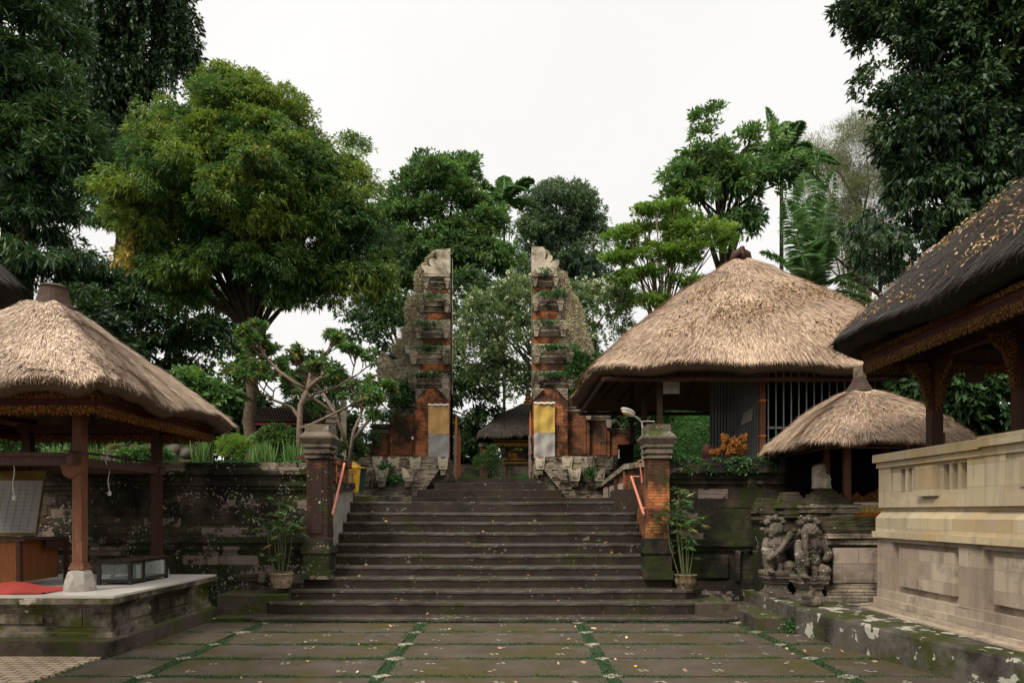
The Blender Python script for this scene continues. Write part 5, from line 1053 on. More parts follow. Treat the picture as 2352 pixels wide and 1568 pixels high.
# ---------------------------------------------------------------- old low wall, shrine pillar, statues
t = thing('old_panel_wall', 'short old mossy wall with pinkish plaster panel left of the cream wall', 'wall', (4.9, 10.8, .36)); y = 10.76
m_ = MB(); m_.box(4.55, 5.42, y, y + .38, .36, 1.2); m_.build('wall_core', 'wallright', t)
m_ = MB(); m_.box(4.66, 5.40, y - .03, y + .01, .62, 1.13); m_.build('plaster_panel', 'pinkpanel', t)
m_ = MB()
for z0, z1, dy in ((.36, .44, .14), (.44, .52, .10), (.52, .60, .05), (1.17, 1.23, .04), (1.23, 1.27, .02), (1.27, 1.33, .07), (1.33, 1.38, .04)): m_.course(4.55, 5.42, y - dy, y + .38, z0, z1, bw=.3, jd=.008)
m_.build('moulding', 'gatestone', t)
m_ = MB()
for q in range(4): m_.rbox(4.52, 5.42, y - .09 + q * .045, y + .38, 1.385 + q * .05, 1.43 + q * .05, seg=.1, jit=.01, seed=q)
m_.build('mossy_coping', 'mossyslab', t)
t = thing('shrine_pillar', 'mossy stepped stone pillar with two broken upright stones on top', 'pillar', (X(1905, 11.3), 11.3, .36)); d = 11.2; xc = X(1905, d)
m_ = MB(); m_.box(xc - .17, xc + .25, d, d + .42, .36, Z(1215, d)); m_.build('shaft', 'wallright', t)
m_ = MB()
for q, (p0, p1, e_) in enumerate(((1215, 1206, .20), (1206, 1196, .24), (1196, 1186, .20), (1186, 1176, .26), (1176, 1166, .32), (1166, 1157, .345))): m_.rbox(xc - e_ - .02, xc + e_ + .06, d - e_ + .16, d + .45 + e_ * .2, Z(p0, d), Z(p1, d) - .003, seg=.08, jit=.01, seed=q)
m_.build('cornice', 'gatestone', t)
m_ = MB()
for q, (p0, p1, e_) in enumerate(((1157, 1149, .31), (1149, 1141, .25), (1141, 1133, .19), (1133, 1127, .14), (1127, 1120, .10))): m_.rbox(xc - e_ - .02, xc + e_, d - e_ + .18, d + .2 + e_, Z(p0, d), Z(p1, d) - .003, seg=.06, jit=.012, seed=q)
m_.build('stepped_cap', 'mossyslab', t)
m_ = MB(); x = X(1894, d)
m_.prism([(X(1881, d), Z(1121, d)), (X(1906, d), Z(1121, d)), (X(1905, d), Z(1070, d)), (X(1900, d), Z(1062, d)), (X(1888, d), Z(1064, d)), (X(1881, d), Z(1072, d))], d + .12, d + .28, 'y')
m_.prism([(X(1900, d), Z(1121, d)), (X(1916, d), Z(1121, d)), (X(1913, d), Z(1089, d)), (X(1903, d), Z(1088, d))], d + .08, d + .24, 'y'); remesh(m_, 'broken_stone', 'greystone', t, .012, .015, .05)
t = thing('small_sign', 'small white sign with dark letters on the mossy pillar above the statue', 'sign', (X(1878, 11.1), 11.1, Z(1199, 11.1))); d = 11.05
m_ = MB(); m_.box(X(1870, d), X(1889, d), d, d + .012, Z(1200, d), Z(1187, d)); m_.build('sign_plate', 'signwhite', t)
def lettering(name, parent, x0, x1, z0, z1, yy, n, mat, seed=0):
    r = random.Random(seed); m_ = MB(); w_ = (x1 - x0) / n; s_ = w_ * .16; h = z1 - z0
    for k in range(n):
        a = x0 + k * w_ + w_ * .15; b = a + w_ * .62; q = r.randrange(5); B = lambda p0, p1, q0, q1: m_.box(p0, p1, yy, yy + .003, q0, q1)
        B(a, a + s_, z0, z1)
        if q in (0, 1, 3): B(a + s_, b, z1 - h * .18, z1)
        if q in (0, 2, 4): B(a + s_, b, z0, z0 + h * .18)
        if q in (1, 2, 3): B(a + s_, b - s_, z0 + h * .42, z0 + h * .58)
        if q in (3, 4): B(b - s_, b, z0 + h * .18, z1 - h * .18)
    m_.build(name, mat, parent)
lettering('sign_lettering', t, X(1872, d), X(1887, d), Z(1197, d), Z(1190, d), d - .004, 6, 'ink', 3)
for cx_, top, d, w_, lab in ((1765, 1140, 11.9, 26, 'squat mossy stepped pier furthest left behind the statues'), (1822, 1128, 11.6, 30, 'mossy stepped pier directly behind the left statue')):
    t = thing('mossy_pier', lab, 'pier', (X(cx_, d), d, .36)); k = d / FPX; x = X(cx_, d); w2 = w_ * k
    m_ = MB(); m_.box(x - w2 * .7, x + w2 * .7, d, d + .38, .3, Z(top + 60, d)); m_.build('shaft', 'wallright', t)
    m_ = MB()
    for q in range(8): e_ = w2 * (.85, 1.0, .8, 1.05, .9, .75, .6, .45)[q]; z_ = Z(top + 60, d) + q * .05; m_.rbox(x - e_, x + e_, d - e_ * .4, d + .38, z_, z_ + .047, seg=.08, jit=.012, seed=q)
    m_.build('stepped_cap', 'mossyslab', t)
def pedestal(t, xc, y, z0, z1, w_):
    m_ = MB(); hh = z1 - z0
    for q, (a, b, e_) in enumerate(((0, .12, 1.12), (.12, .22, 1.0), (.22, .34, .82), (.34, .58, .74), (.58, .70, .86), (.70, .82, .96), (.82, 1.0, 1.12))): m_.rbox(xc - w_ * e_, xc + w_ * e_, y - w_ * e_, y + w_ * e_, z0 + hh * a, z0 + hh * b - .002, seg=.1, jit=.008, seed=q)
    m_.build('pedestal', 'statue', t)
def limb(m_, pts, rs):
    pts = [Vector(p) for p in pts]
    for (a, b, r0, r1) in zip(pts, pts[1:], rs, rs[1:]):
        n = max(2, int((b - a).length / (min(r0, r1) * .45)))
        for i in range(n + 1): u = i / n; rr = r0 + (r1 - r0) * u; m_.ell(a.lerp(b, u), (rr, rr, rr), 8)
def guardian(d, cpx, base_py, scale, lab, flip, arm_up):
    x = X(cpx, d); z0 = Z(base_py, d); t = thing('guardian_statue', lab, 'statue', (x, d, .36), 'crouching stone guardian statues')
    pedestal(t, x, d + .03, .365, z0, .175 * scale)
    s = scale; f = flip; m_ = MB(); Pp = lambda a, b, c: (x + a * s * f, d + b * s, z0 + c * s)
    m_.box(x - .21 * s, x + .21 * s, d - .18 * s, d + .2 * s, z0 - .01, z0 + .05 * s)
    limb(m_, [Pp(0, .06, .16), Pp(0, .03, .30), Pp(.02, .0, .46)], [.17 * s, .15 * s, .155 * s])          # torso
    m_.ell(Pp(-.0, -.05, .26), (.14 * s, .11 * s, .12 * s), 10)                                           # belly
    m_.ell(Pp(-.05, -.07, .43), (.07 * s, .05 * s, .05 * s), 8); m_.ell(Pp(.08, -.07, .43), (.07 * s, .05 * s, .05 * s), 8)
    limb(m_, [Pp(0, .0, .50), Pp(-.01, -.02, .60)], [.075 * s, .07 * s])
    m_.ell(Pp(-.02, -.03, .66), (.13 * s, .125 * s, .12 * s), 12)                                        # head
    m_.ell(Pp(-.03, -.12, .64), (.06 * s, .045 * s, .035 * s), 8); m_.ell(Pp(-.03, -.135, .675), (.025 * s, .03 * s, .03 * s), 8)
    for e_ in (-.075, .02): m_.ell(Pp(e_, -.115, .705), (.026 * s, .022 * s, .022 * s), 8)
    for k in range(34): a = k * .75; q_ = .55 + .45 * ((k * 7) % 10) / 10; m_.ell(Pp(-.02 + .165 * q_ * math.cos(a), .03 + .10 * math.sin(a * 1.7), .72 + .115 * q_ * math.sin(a) + (.03 if math.sin(a) > 0 else -.05)), (.045 * s, .05 * s, .038 * s), 7)
    m_.ell(Pp(.10, -.02, .68), (.03 * s, .04 * s, .06 * s), 8); m_.ell(Pp(-.15, -.02, .66), (.03 * s, .04 * s, .06 * s), 8)
    # folded leg with raised knee, other leg kneeling
    limb(m_, [Pp(-.09, .02, .14), Pp(-.16, -.14, .30), Pp(-.15, -.13, .08)], [.11 * s, .10 * s, .07 * s]); m_.ell(Pp(-.15, -.18, .055), (.055 * s, .10 * s, .035 * s), 8)
    limb(m_, [Pp(.08, .04, .13), Pp(.16, -.12, .12), Pp(.10, .05, .07)], [.11 * s, .09 * s, .065 * s])
    for k in range(4): m_.ell(Pp(-.18 + .022 * k, -.275, .045), (.012 * s, .02 * s, .016 * s), 6)
    if arm_up:
        limb(m_, [Pp(.15, .0, .48), Pp(.26, -.02, .34), Pp(.17, -.12, .28)], [.072 * s, .062 * s, .046 * s]); limb(m_, [Pp(-.14, .0, .48), Pp(-.20, -.12, .34), Pp(-.14, -.2, .36)], [.072 * s, .060 * s, .045 * s])
        hands = [Pp(.15, -.15, .28), Pp(-.13, -.22, .37)]; club = [Pp(-.13, -.24, .22), Pp(-.14, -.22, .40), Pp(-.15, -.20, .66)]
    else:
        limb(m_, [Pp(.15, .0, .48), Pp(.17, -.14, .50), Pp(-.02, -.22, .36)], [.072 * s, .064 * s, .048 * s]); limb(m_, [Pp(-.14, .0, .48), Pp(-.2, -.08, .36), Pp(-.16, -.18, .30)], [.07 * s, .06 * s, .045 * s])
        hands = [Pp(-.05, -.24, .34), Pp(-.16, -.2, .29)]; club = [Pp(-.20, -.24, .24), Pp(-.04, -.25, .36), Pp(.14, -.2, .60)]
    limb(m_, club, [.036 * s, .036 * s, .055 * s])
    for h_ in hands:
        m_.ell(h_, (.034 * s, .028 * s, .036 * s), 8)
        for k in range(4): m_.ell((h_[0] + (k - 1.5) * .015 * s, h_[1] - .026 * s, h_[2] + .005 * s), (.009 * s, .016 * s, .02 * s), 6)
    limb(m_, [Pp(-.14, -.02, .20), Pp(0, -.12, .17), Pp(.15, -.03, .19)], [.03 * s, .03 * s, .03 * s])   # waist sash
    m_.box(x - .03 * s, x + .04 * s, d - .16 * s, d - .09 * s, z0 + .04, z0 + .17 * s)
    remesh(m_, 'figure', 'statue', t, .009, .022, .022)
guardian(11.35, 1783, 1317, 1.02, 'left crouching stone guardian holding a club across its chest', 1, False)
guardian(10.75, 1860, 1329, 1.05, 'right crouching stone guardian nearest the cream wall with upright club', 1, True)
m_ = MB(); d = 10.2; k = d / FPX
for x, z, rx, rz in ((0, 8, 26, 10), (-8, 20, 15, 12), (2, 30, 8, 14), (0, 42, 5, 8), (14, 16, 12, 8), (-18, 10, 10, 8)): m_.ell((X(1863 + x, d), d, Z(1392 - z, d)), (rx * k, rx * k * .75, rz * k), 10)
props(remesh(m_, 'broken_carving', 'capstone', None, .012, .03, .06), 'small worn broken stone carving on the corner of the ledge', 'broken statue')
# ---------------------------------------------------------------- rubbish bin
d = 15.0; t = thing('rubbish_bin', 'yellow tapered rubbish bin with pointed lid and green side, at the stair top', 'rubbish bin', (X(815, d), d + .1, 1.965))
k = d / FPX; xa, xb = X(791, d), X(829, d); za, zb = Z(1130, d), Z(1075, d)
m_ = MB(); m_.cur = 0; m_.add([(xa + .05, d, za), (xb - .05, d, za), (xb, d - .03, zb), (xa, d - .03, zb), (xa + .05, d + .22, za), (xb + .0, d + .22, za), (xb + .06, d + .3, zb), (xa, d + .3, zb)], [(0, 1, 2, 3), (7, 6, 5, 4), (4, 0, 3, 7), (3, 2, 6, 7), (4, 5, 1, 0)]); m_.cur = 1; m_.add([(xb - .05, d, za), (xb + .0, d + .22, za), (xb + .06, d + .3, zb), (xb, d - .03, zb)], [(0, 1, 2, 3)]); m_.build('body', ['binyellow', 'bingreen'], t)
m_ = MB(); m_.box(xa - .01, xb + .08, d - .045, d + .32, zb, zb + .022); m_.add([(xa + .05, d - .04, zb + .022), (xb - .06, d - .04, zb + .022), (xb - .02, d + .3, zb + .022), (xa + .05, d + .3, zb + .022), (X(810, d), d + .12, Z(1057, d))], [(0, 1, 4), (1, 2, 4), (2, 3, 4), (3, 0, 4), (3, 2, 1, 0)]); m_.build('lid', 'binyellow', t)
x = X(807.5, d); m_ = MB(); m_.box(x - .014, x + .014, d - .05, d - .032, 1.96, Z(1085, d)); m_.build('stand', 'pole', t)
for nn, (p0, p1, q0, q1) in enumerate(((799, 820, 1083, 1080), (801, 818.5, 1088, 1085), (803, 813, 1091.5, 1089))): lettering('lettering', t, X(p0, d), X(p1, d), Z(q0, d), Z(q1, d), d - .036, (9, 7, 4)[nn], 'ink', nn + 5)
# ---------------------------------------------------------------- small tiled house, garden stones on left terrace
d = 19; t = thing('tiled_roof_house', 'low building with dark clay tile roof behind the frangipani tree', 'building', (X(655, d), d, 2.42))
m_ = MB(); x0, x1 = X(560, d), X(740, d)
r = random.Random(1)
for row in range(7):
    for c in range(28):
        xa = x0 + (x1 - x0) * c / 28; w_ = (x1 - x0) / 28; y = d + .16 * row; z = Z(966, d) + .075 * row; m_.prism([(xa, z), (xa + w_ * .5, z + .04), (xa + w_, z), (xa + w_, z - .03), (xa + w_ * .5, z + .01), (xa, z - .03)], y + r.uniform(-.01, .01), y + .22, 'y')
m_.build('tile_roof', 'rooftile', t)
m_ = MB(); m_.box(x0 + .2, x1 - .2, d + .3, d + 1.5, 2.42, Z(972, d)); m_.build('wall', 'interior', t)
m_ = MB(); m_.box(x0, x1, d + .02, d + .08, Z(976, d), Z(970, d)); m_.build('fascia', 'redpaint', t)
for px, py0, py1, w_, d, lab, mt in ((762, 925, 1050, 24, 17.0, 'tall weathered shrine stone behind the left stair pillar', 'statue'), (788, 900, 1050, 14, 18.5, 'slender pale shrine spire between the pillar and the gate', 'greystone'), (520, 985, 1048, 16, 16.5, 'small stepped brick shrine post among the irises', 'capstone'), (455, 1000, 1055, 12, 15.5, 'short square stone post on the left terrace', 'capstone')):
    t = thing('stone_shrine_post', lab, 'shrine post', (X(px, d), d, 2.42)); k = d / FPX; x = X(px, d); m_ = MB(); z = 2.42; q = 0; r = random.Random(px); top = Z(py0, d)
    m_.box(x - w_ * k * .38, x + w_ * k * .38, d, d + w_ * k * .76, 2.42, top - (top - 2.42) * .3); m_.build('shaft', mt, t); m_ = MB(); zt = top - (top - 2.42) * .3
    for q in range(9): e_ = w_ * k * (.45, .55, .5, .6, .42, .48, .34, .3, .18)[q]; hh = (top - zt) / 9; m_.rbox(x - e_, x + e_, d + w_ * k * .38 - e_, d + w_ * k * .38 + e_, zt + q * hh, zt + (q + 1) * hh - .003, seg=.06, jit=.01, seed=q)
    m_.build('stepped_top', mt, t)
for px0, px1, py, d, lab in ((225, 440, 1012, 15.0, 'long mossy yellow green garden wall on the left terrace'),):
    m_ = MB()
    for q in range(5): m_.rbox(X(px0, d), X(px1, d), d - .1 + q * .05, d + 1, 2.42 + q * .125, 2.42 + (q + 1) * .125 - .004, seg=.15, jit=.03, seed=q)
    props(m_.build('garden_wall', 'mossyslab'), lab, 'wall')
r = random.Random(8)
for px, py, s_, lab in ((392, 1030, 22, 'big grey boulder on the left terrace'), (435, 1035, 16, 'smaller boulder right of the big grey boulder'), (365, 1040, 12, 'little rounded stone at the left of the boulders')):
    d = 14.2; m_ = MB(); k = d / FPX
    for q in range(5): m_.ell((X(px + r.uniform(-.4, .4) * s_, d), d + r.uniform(-.1, .1), Z(py + 12, d) + r.uniform(0, .5) * s_ * k), (s_ * k * .8, s_ * k * .6, s_ * k * .7), 10)
    props(remesh(m_, 'boulder', 'boulder', None, .03, .05, .15), lab, 'boulder')
# clay pots
def pot(cpx, py_b, d, w_px, hpx, lab, mat):
    k = d / FPX; w_ = w_px * k / 2; h = hpx * k; z0 = Z(py_b, d); t = thing('potted_plant', lab, 'potted plant', (X(cpx, d), d, z0), 'potted lady palms')
    m_ = MB(); m_.lathe([(w_ * .70, 0), (w_ * .74, h * .06), (w_ * .72, h * .10), (w_ * .90, h * .35), (w_ * .98, h * .62), (w_ * .92, h * .86), (w_ * 1.02, h * .93), (w_ * 1.02, h), (w_ * .88, h), (w_ * .86, h * .85), (0.01, h * .84)], (X(cpx, d), d, z0), 28); m_.build('pot', mat, t, smooth=True)
    return t, X(cpx, d), d, z0 + h * .9
POT1 = pot(647, 1349, 11.8, 54, 34, 'lady palm in a pale stained ceramic pot left of the stairs', 'ceramic')
POT2 = pot(1575, 1352, 11.95, 52, 34, 'lady palm in a dark mottled pot right of the stairs', 'darkpot')
# ---------------------------------------------------------------- vegetation
def clumps(rng, lobes, n, front=0.65):
    """points on the upper and outer surface of lobes, more on the side facing the court"""
    out = []; vol = np.array([l[3] * l[5] for l in lobes]); pr = vol / vol.sum(); idx = rng.choice(len(lobes), n, p=pr)
    for i in idx:
        cx, cy, cz, rx, ry, rz = lobes[i]; v = unit(rng.normal(size=3)); 
        if v[1] > 0 and rng.random() < front: v[1] = -v[1]
        if v[2] < -.3 and rng.random() < .6: v[2] = -v[2]
        r_ = rng.uniform(.62, 1.0) ** .5 * rng.uniform(.86, 1.04); out.append((cx + v[0] * rx * r_, cy + v[1] * ry * r_, cz + v[2] * rz * r_))
    return np.array(out)
def boughs(rng, lobes, nb, rb, k, flat=.5, front=.65):
    B = clumps(rng, lobes, nb, front); S_ = unit(rng.normal(size=(nb, k, 3))); S_[..., 2] = np.abs(S_[..., 2]) * np.where(rng.random((nb, k)) < .85, 1, -1)
    C = B[:, None, :] + S_ * rb * rng.uniform(.6, 1.35, (nb, 1, 1)) * rng.uniform(.75, 1.05, (nb, k, 1)) * [1, 1, flat]; return C.reshape(-1, 3), np.repeat(np.arange(nb), k)
def leaves_on(rng, C, lobes_c, per, rc, squash, spray, L, droop, out_w=.6, up_w=.25):
    """each clump is a small dome of leaf sprays; returns positions, directions, clump ids"""
    n = len(C); S_ = unit(rng.normal(size=(n, per, 3))); S_[..., 2] = np.abs(S_[..., 2]) * np.where(rng.random((n, per)) < .75, 1, -1); rr = rc * rng.uniform(.35, 1.0, (n, per, 1)) * rng.uniform(.7, 1.35, (n, 1, 1))
    P0 = C[:, None, :] + S_ * rr * [1, 1, squash]; D0 = S_ * out_w + unit(C - lobes_c)[:, None, :] * .5 + [0, 0, up_w - droop]
    P_ = np.repeat(P0[:, :, None, :], spray, 2) + rng.normal(0, L * .22, (n, per, spray, 3)); D_ = np.repeat(D0[:, :, None, :], spray, 2) + rng.normal(0, .55, (n, per, spray, 3))
    cid = np.broadcast_to(np.arange(n)[:, None, None], P_.shape[:3]); return P_.reshape(-1, 3), D_.reshape(-1, 3), cid.reshape(-1)
def lobeD(px, py, rx, rz, d, ry=None): k = d / FPX; return (X(px, d), d, Z(py, d), rx * k, (ry or (rx + rz) * .5) * k, rz * k)
def limb_tree(m_, rng, base, top, r0, targets, r1=.03, fork=None, sag=.15, n=8):
    base = Vector(base); top = Vector(top); P = [base.lerp(top, i / 5) + Vector((rng.normal(0, r0 * .25), rng.normal(0, r0 * .2), 0)) for i in range(6)]; P[0] = base; P[-1] = top
    m_.tube(P, [r0 * (1.25 if i == 0 else 1 - .35 * i / 5) for i in range(6)], 10)
    for T in targets:
        T = Vector(tuple(T)); u = rng.uniform(.6, 1.0) if fork is None else rng.uniform(*fork); A = base.lerp(top, u); mid = A.lerp(T, .5) + Vector((rng.normal(0, .12), rng.normal(0, .12), sag * (T - A).length * .6)); Q = [A, A.lerp(mid, .6) + Vector((0, 0, .05)), mid, mid.lerp(T, .6), T]
        ra = r0 * rng.uniform(.28, .55); m_.tube(Q, [ra, ra * .8, ra * .6, ra * .4, max(r1 * .4, ra * .15)], n)
def tree(name, label, rng, lobes, nclump, per, rc, spray, L, W, leaf, bark, base, top, r0, droop=.3, squash=.6, tint=None, nlimb=14, group=None, bend=.2, front=.65, up_w=.25, fork=None, cat='tree', tsd=.16, csd=.18, bg=None):
    t = thing(name, label, cat, base, group); C, bi = (clumps(rng, lobes, nclump, front), None) if bg is None else boughs(rng, [(l[0], l[1], l[2] - bg[1] * .1, max(.2, l[3] - bg[1] * .75), max(.2, l[4] - bg[1] * .75), max(.15, l[5] - bg[1] * .55)) for l in lobes], bg[0], bg[1], bg[2], bg[3], front); ctr = np.array([sum(l[i] for l in lobes) / len(lobes) for i in range(3)])
    P_, D_, cid = leaves_on(rng, C, ctr, per, rc, squash, spray, L, droop, up_w=up_w); ct = rng.normal(.42, csd, len(C)) if bi is None else rng.normal(.42, csd, bg[0])[bi] + rng.normal(0, .08, len(C))
    ti = ct[cid] + rng.normal(0, tsd, len(P_))
    if tint is not None: ti = tint(C, cid, P_, ti)
    ti = np.clip(ti, 0, .90) if tint is None else np.clip(ti, 0, 1)
    v, f = blades(rng, P_, D_, L * rng.uniform(.6, 1.25, len(P_)), W * rng.uniform(.7, 1.2, len(P_)), bend); npmesh('crown', v, [f], leaf, t, ti)
    m_ = MB(); k = rng.choice(len(C), min(nlimb, len(C)), replace=False); T = [ctr + (C[i] - ctr) * .88 for i in k]; limb_tree(m_, rng, base, top, r0, T, fork=fork); m_.m = [0 if i < 52 else 1 for i in range(len(m_.f))]; m_.build('trunk', [bark, 'barkdark' if bark == 'bark' else bark], t, smooth=True)
    return t, C
# 1. big round tree left of centre
rg = np.random.default_rng(101); d = 18.0
lob = [lobeD(560, 500, 310, 200, d), lobeD(560, 480, 220, 150, d, 60), lobeD(570, 330, 190, 130, d), lobeD(550, 260, 120, 85, d), lobeD(720, 560, 170, 130, d), lobeD(400, 560, 160, 130, d), lobeD(330, 520, 110, 90, d), lobeD(832, 580, 92, 110, d), lobeD(300, 620, 65, 75, d), lobeD(545, 215, 85, 60, d), lobeD(430, 350, 130, 110, d), lobeD(735, 410, 140, 115, d), lobeD(560, 650, 250, 95, d), lobeD(400, 660, 110, 60, d), lobeD(740, 650, 110, 60, d), lobeD(855, 650, 75, 85, d), lobeD(250, 470, 50, 60, d)]
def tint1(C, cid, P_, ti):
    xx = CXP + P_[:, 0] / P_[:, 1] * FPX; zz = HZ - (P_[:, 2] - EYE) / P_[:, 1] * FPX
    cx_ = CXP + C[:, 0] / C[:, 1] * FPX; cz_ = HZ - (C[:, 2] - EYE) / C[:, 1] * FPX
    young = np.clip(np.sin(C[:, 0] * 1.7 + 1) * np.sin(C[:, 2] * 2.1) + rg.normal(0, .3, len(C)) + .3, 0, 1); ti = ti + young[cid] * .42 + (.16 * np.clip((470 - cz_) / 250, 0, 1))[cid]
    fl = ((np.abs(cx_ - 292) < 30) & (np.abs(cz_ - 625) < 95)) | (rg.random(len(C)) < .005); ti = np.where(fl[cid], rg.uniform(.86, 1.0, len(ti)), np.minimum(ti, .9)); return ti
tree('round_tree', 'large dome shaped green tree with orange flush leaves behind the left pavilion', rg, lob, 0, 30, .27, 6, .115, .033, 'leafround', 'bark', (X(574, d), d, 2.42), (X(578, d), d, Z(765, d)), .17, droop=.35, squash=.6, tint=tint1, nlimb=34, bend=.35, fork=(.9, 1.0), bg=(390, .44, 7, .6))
# 2. huge dark tree filling the left edge
rg = np.random.default_rng(102); d = 21.0
lob = [lobeD(40, 60, 180, 160, d), lobeD(130, 260, 140, 110, d), lobeD(60, 380, 170, 110, d), lobeD(190, 400, 80, 110, d), lobeD(30, 540, 140, 90, d), lobeD(110, 620, 120, 60, d), lobeD(-80, 250, 160, 250, d), lobeD(60, 180, 120, 80, d), lobeD(160, 500, 60, 60, d), lobeD(-60, 640, 120, 130, d), lobeD(200, 700, 60, 60, d), lobeD(130, 480, 110, 90, d), lobeD(185, 570, 90, 80, d), lobeD(150, 330, 110, 90, d)]
tree('giant_tree', 'giant dark green tree with whorled leaves filling the upper left edge', rg, lob, 0, 9, .34, 9, .26, .06, 'leafdark', 'barkdark', (X(-40, d), d + 1, 2.42), (X(20, d), d + 1, Z(200, d)), .45, droop=.25, squash=.4, nlimb=26, bend=.35, bg=(205, .75, 6, .35))
# 3. vine hung tree behind
rg = np.random.default_rng(103); d = 26.0
lob = [lobeD(290, 60, 130, 130, d), lobeD(380, 90, 75, 90, d), lobeD(270, 230, 110, 100, d), lobeD(200, 120, 90, 110, d), lobeD(410, 150, 45, 40, d), lobeD(260, 380, 90, 110, d), lobeD(330, -30, 130, 80, d)]
t3, C3 = tree('vine_hung_tree', 'tall blackish tree curtained with hanging vines behind the giant left tree', rg, lob, 520, 24, .5, 5, .15, .075, 'leafblack', 'barkdark', (X(240, d), d + .5, 2.5), (X(290, d), d + .5, Z(120, d)), .35, droop=.7, squash=1.5, nlimb=26, bend=.4)
P_ = []; 
for k in range(230):
    c = C3[rg.integers(len(C3))]; ln = rg.uniform(.5, 1.9); n = int(ln * 42); z = c[2] - rg.uniform(0, 1, n) ** 1.0 * ln; P_.append(np.stack([c[0] + rg.normal(0, .055, n), c[1] - .3 + rg.normal(0, .06, n), z], 1))
P_ = np.concatenate(P_); D_ = rg.normal(size=P_.shape) * .5 + [0, -.2, -.8]; foliage('hanging_vines', rg, P_, D_, .14, .075, 'leafblack', np.clip(rg.normal(.5, .2, len(P_)), 0, .9), t3, .2)
# 4. dark lower greenery behind left pavilion
for i, (lobs, dd, leaf, lab, nc, L, W) in enumerate((
    ([lobeD(400, 740, 150, 120, 22.5), lobeD(300, 780, 120, 90, 22.5), lobeD(480, 800, 90, 70, 22.5), lobeD(230, 680, 90, 80, 22.5)], 22.5, 'leafdark', 'dark tree right of the pavilion roof, under the round tree', 300, .17, .07),
    ([lobeD(180, 770, 130, 70, 20), lobeD(60, 820, 100, 120, 20), lobeD(240, 850, 110, 80, 20)], 20, 'leafblack', 'dark bush mass directly behind the left thatch roof', 160, .18, .08),
    ([lobeD(440, 910, 75, 50, 15.5), lobeD(500, 930, 50, 45, 15.5)], 15.5, 'leafmid', 'broad leaved green shrub at the right of the left pavilion eave', 60, .21, .11))):
    rg = np.random.default_rng(110 + i); c = lobs[0]
    tree('leafy_tree' if i < 2 else 'shrub', lab, rg, lobs, nc, 16, .34 if i < 2 else .16, 6 if i < 2 else 3, L, W, leaf, 'barkdark', (c[0], dd + .3, 2.42), (c[0], dd + .3, c[2]), .14 if i < 2 else .04, droop=.4 if i < 2 else .55, nlimb=12, cat='tree' if i < 2 else 'shrub', bend=.3)
# 5. trees behind the gate
rg = np.random.default_rng(121); d = 30
lob = [lobeD(1010, 450, 110, 90, d), lobeD(930, 520, 75, 70, d), lobeD(1090, 520, 75, 85, d), lobeD(1010, 600, 130, 90, d), lobeD(920, 660, 80, 70, d), lobeD(1060, 400, 60, 50, d), lobeD(900, 460, 45, 40, d), lobeD(990, 390, 60, 35, d), lobeD(1120, 620, 80, 80, d), lobeD(1130, 700, 60, 60, d), lobeD(880, 560, 40, 60, d)]
tree('broad_tree', 'mid green tree standing behind the left half of the split gate', rg, lob, 0, 14, .34, 6, .19, .07, 'leafmid', 'barkdark', (X(1010, d), d + .5, 2.5), (X(1010, d), d + .5, Z(560, d)), .3, droop=.2, squash=.5, nlimb=26, bg=(175, .70, 6, .4))
rg = np.random.default_rng(122); d = 27
lob = [lobeD(880, 780, 95, 70, d), lobeD(950, 760, 70, 70, d), lobeD(1070, 700, 60, 80, d), lobeD(850, 720, 60, 40, d), lobeD(1080, 920, 60, 90, d), lobeD(1000, 860, 80, 90, d), lobeD(1050, 1010, 50, 60, d), lobeD(1120, 980, 50, 50, d)]
tree('leafy_tree', 'dark leafy tree tucked low behind the left gate wing', rg, lob, 270, 15, .42, 6, .19, .08, 'leafdark', 'barkdark', (X(960, d), d + .5, 2.5), (X(960, d), d + .5, Z(820, d)), .18, droop=.3, nlimb=18)
rg = np.random.default_rng(123); d = 36
lob = [lobeD(1295, 500, 105, 85, d), lobeD(1350, 560, 65, 90, d), lobeD(1240, 580, 65, 90, d), lobeD(1300, 640, 110, 70, d), lobeD(1210, 680, 50, 60, d), lobeD(1400, 650, 50, 50, d)]
tree('broad_tree', 'rounded blue green tree behind the right half of the split gate', rg, lob, 0, 16, .36, 6, .19, .07, 'leafcool', 'barkdark', (X(1300, d), d + .5, 2.5), (X(1300, d), d + .5, Z(620, d)), .3, droop=.4, squash=.8, nlimb=28, bg=(100, .65, 6, .6))
rg = np.random.default_rng(124); d = 25.5
lob = [lobeD(1130, 740, 85, 70, d), lobeD(1100, 820, 70, 80, d), lobeD(1190, 800, 80, 90, d), lobeD(1190, 700, 70, 60, d), lobeD(1380, 730, 70, 80, d), lobeD(1330, 690, 55, 35, d), lobeD(1300, 800, 80, 80, d), lobeD(1150, 880, 80, 50, d), lobeD(1420, 700, 35, 40, d)]
t7, C7 = tree('frangipani_tree', 'wide frangipani tree with small white blossoms behind the split gate', rg, lob, 700, 9, .24, 5, .17, .055, 'leafdusty', 'barkpale', (X(1300, d), d + .8, 2.5), (X(1270, d), d + .6, Z(880, d)), .13, droop=-.1, nlimb=60, squash=.7, bend=.1, fork=(.6, 1))
k = rg.integers(len(C7), size=420); P_ = C7[k] + rg.normal(0, .1, (420, 3)) + [0, -.12, .18]; P_ = np.repeat(P_, 5, 0) + rg.normal(0, .02, (2100, 3)); foliage('blossom', rg, P_, rg.normal(size=P_.shape) + [0, -.5, .3], .075, .05, 'petal', rg.random(len(P_)), t7, 0)
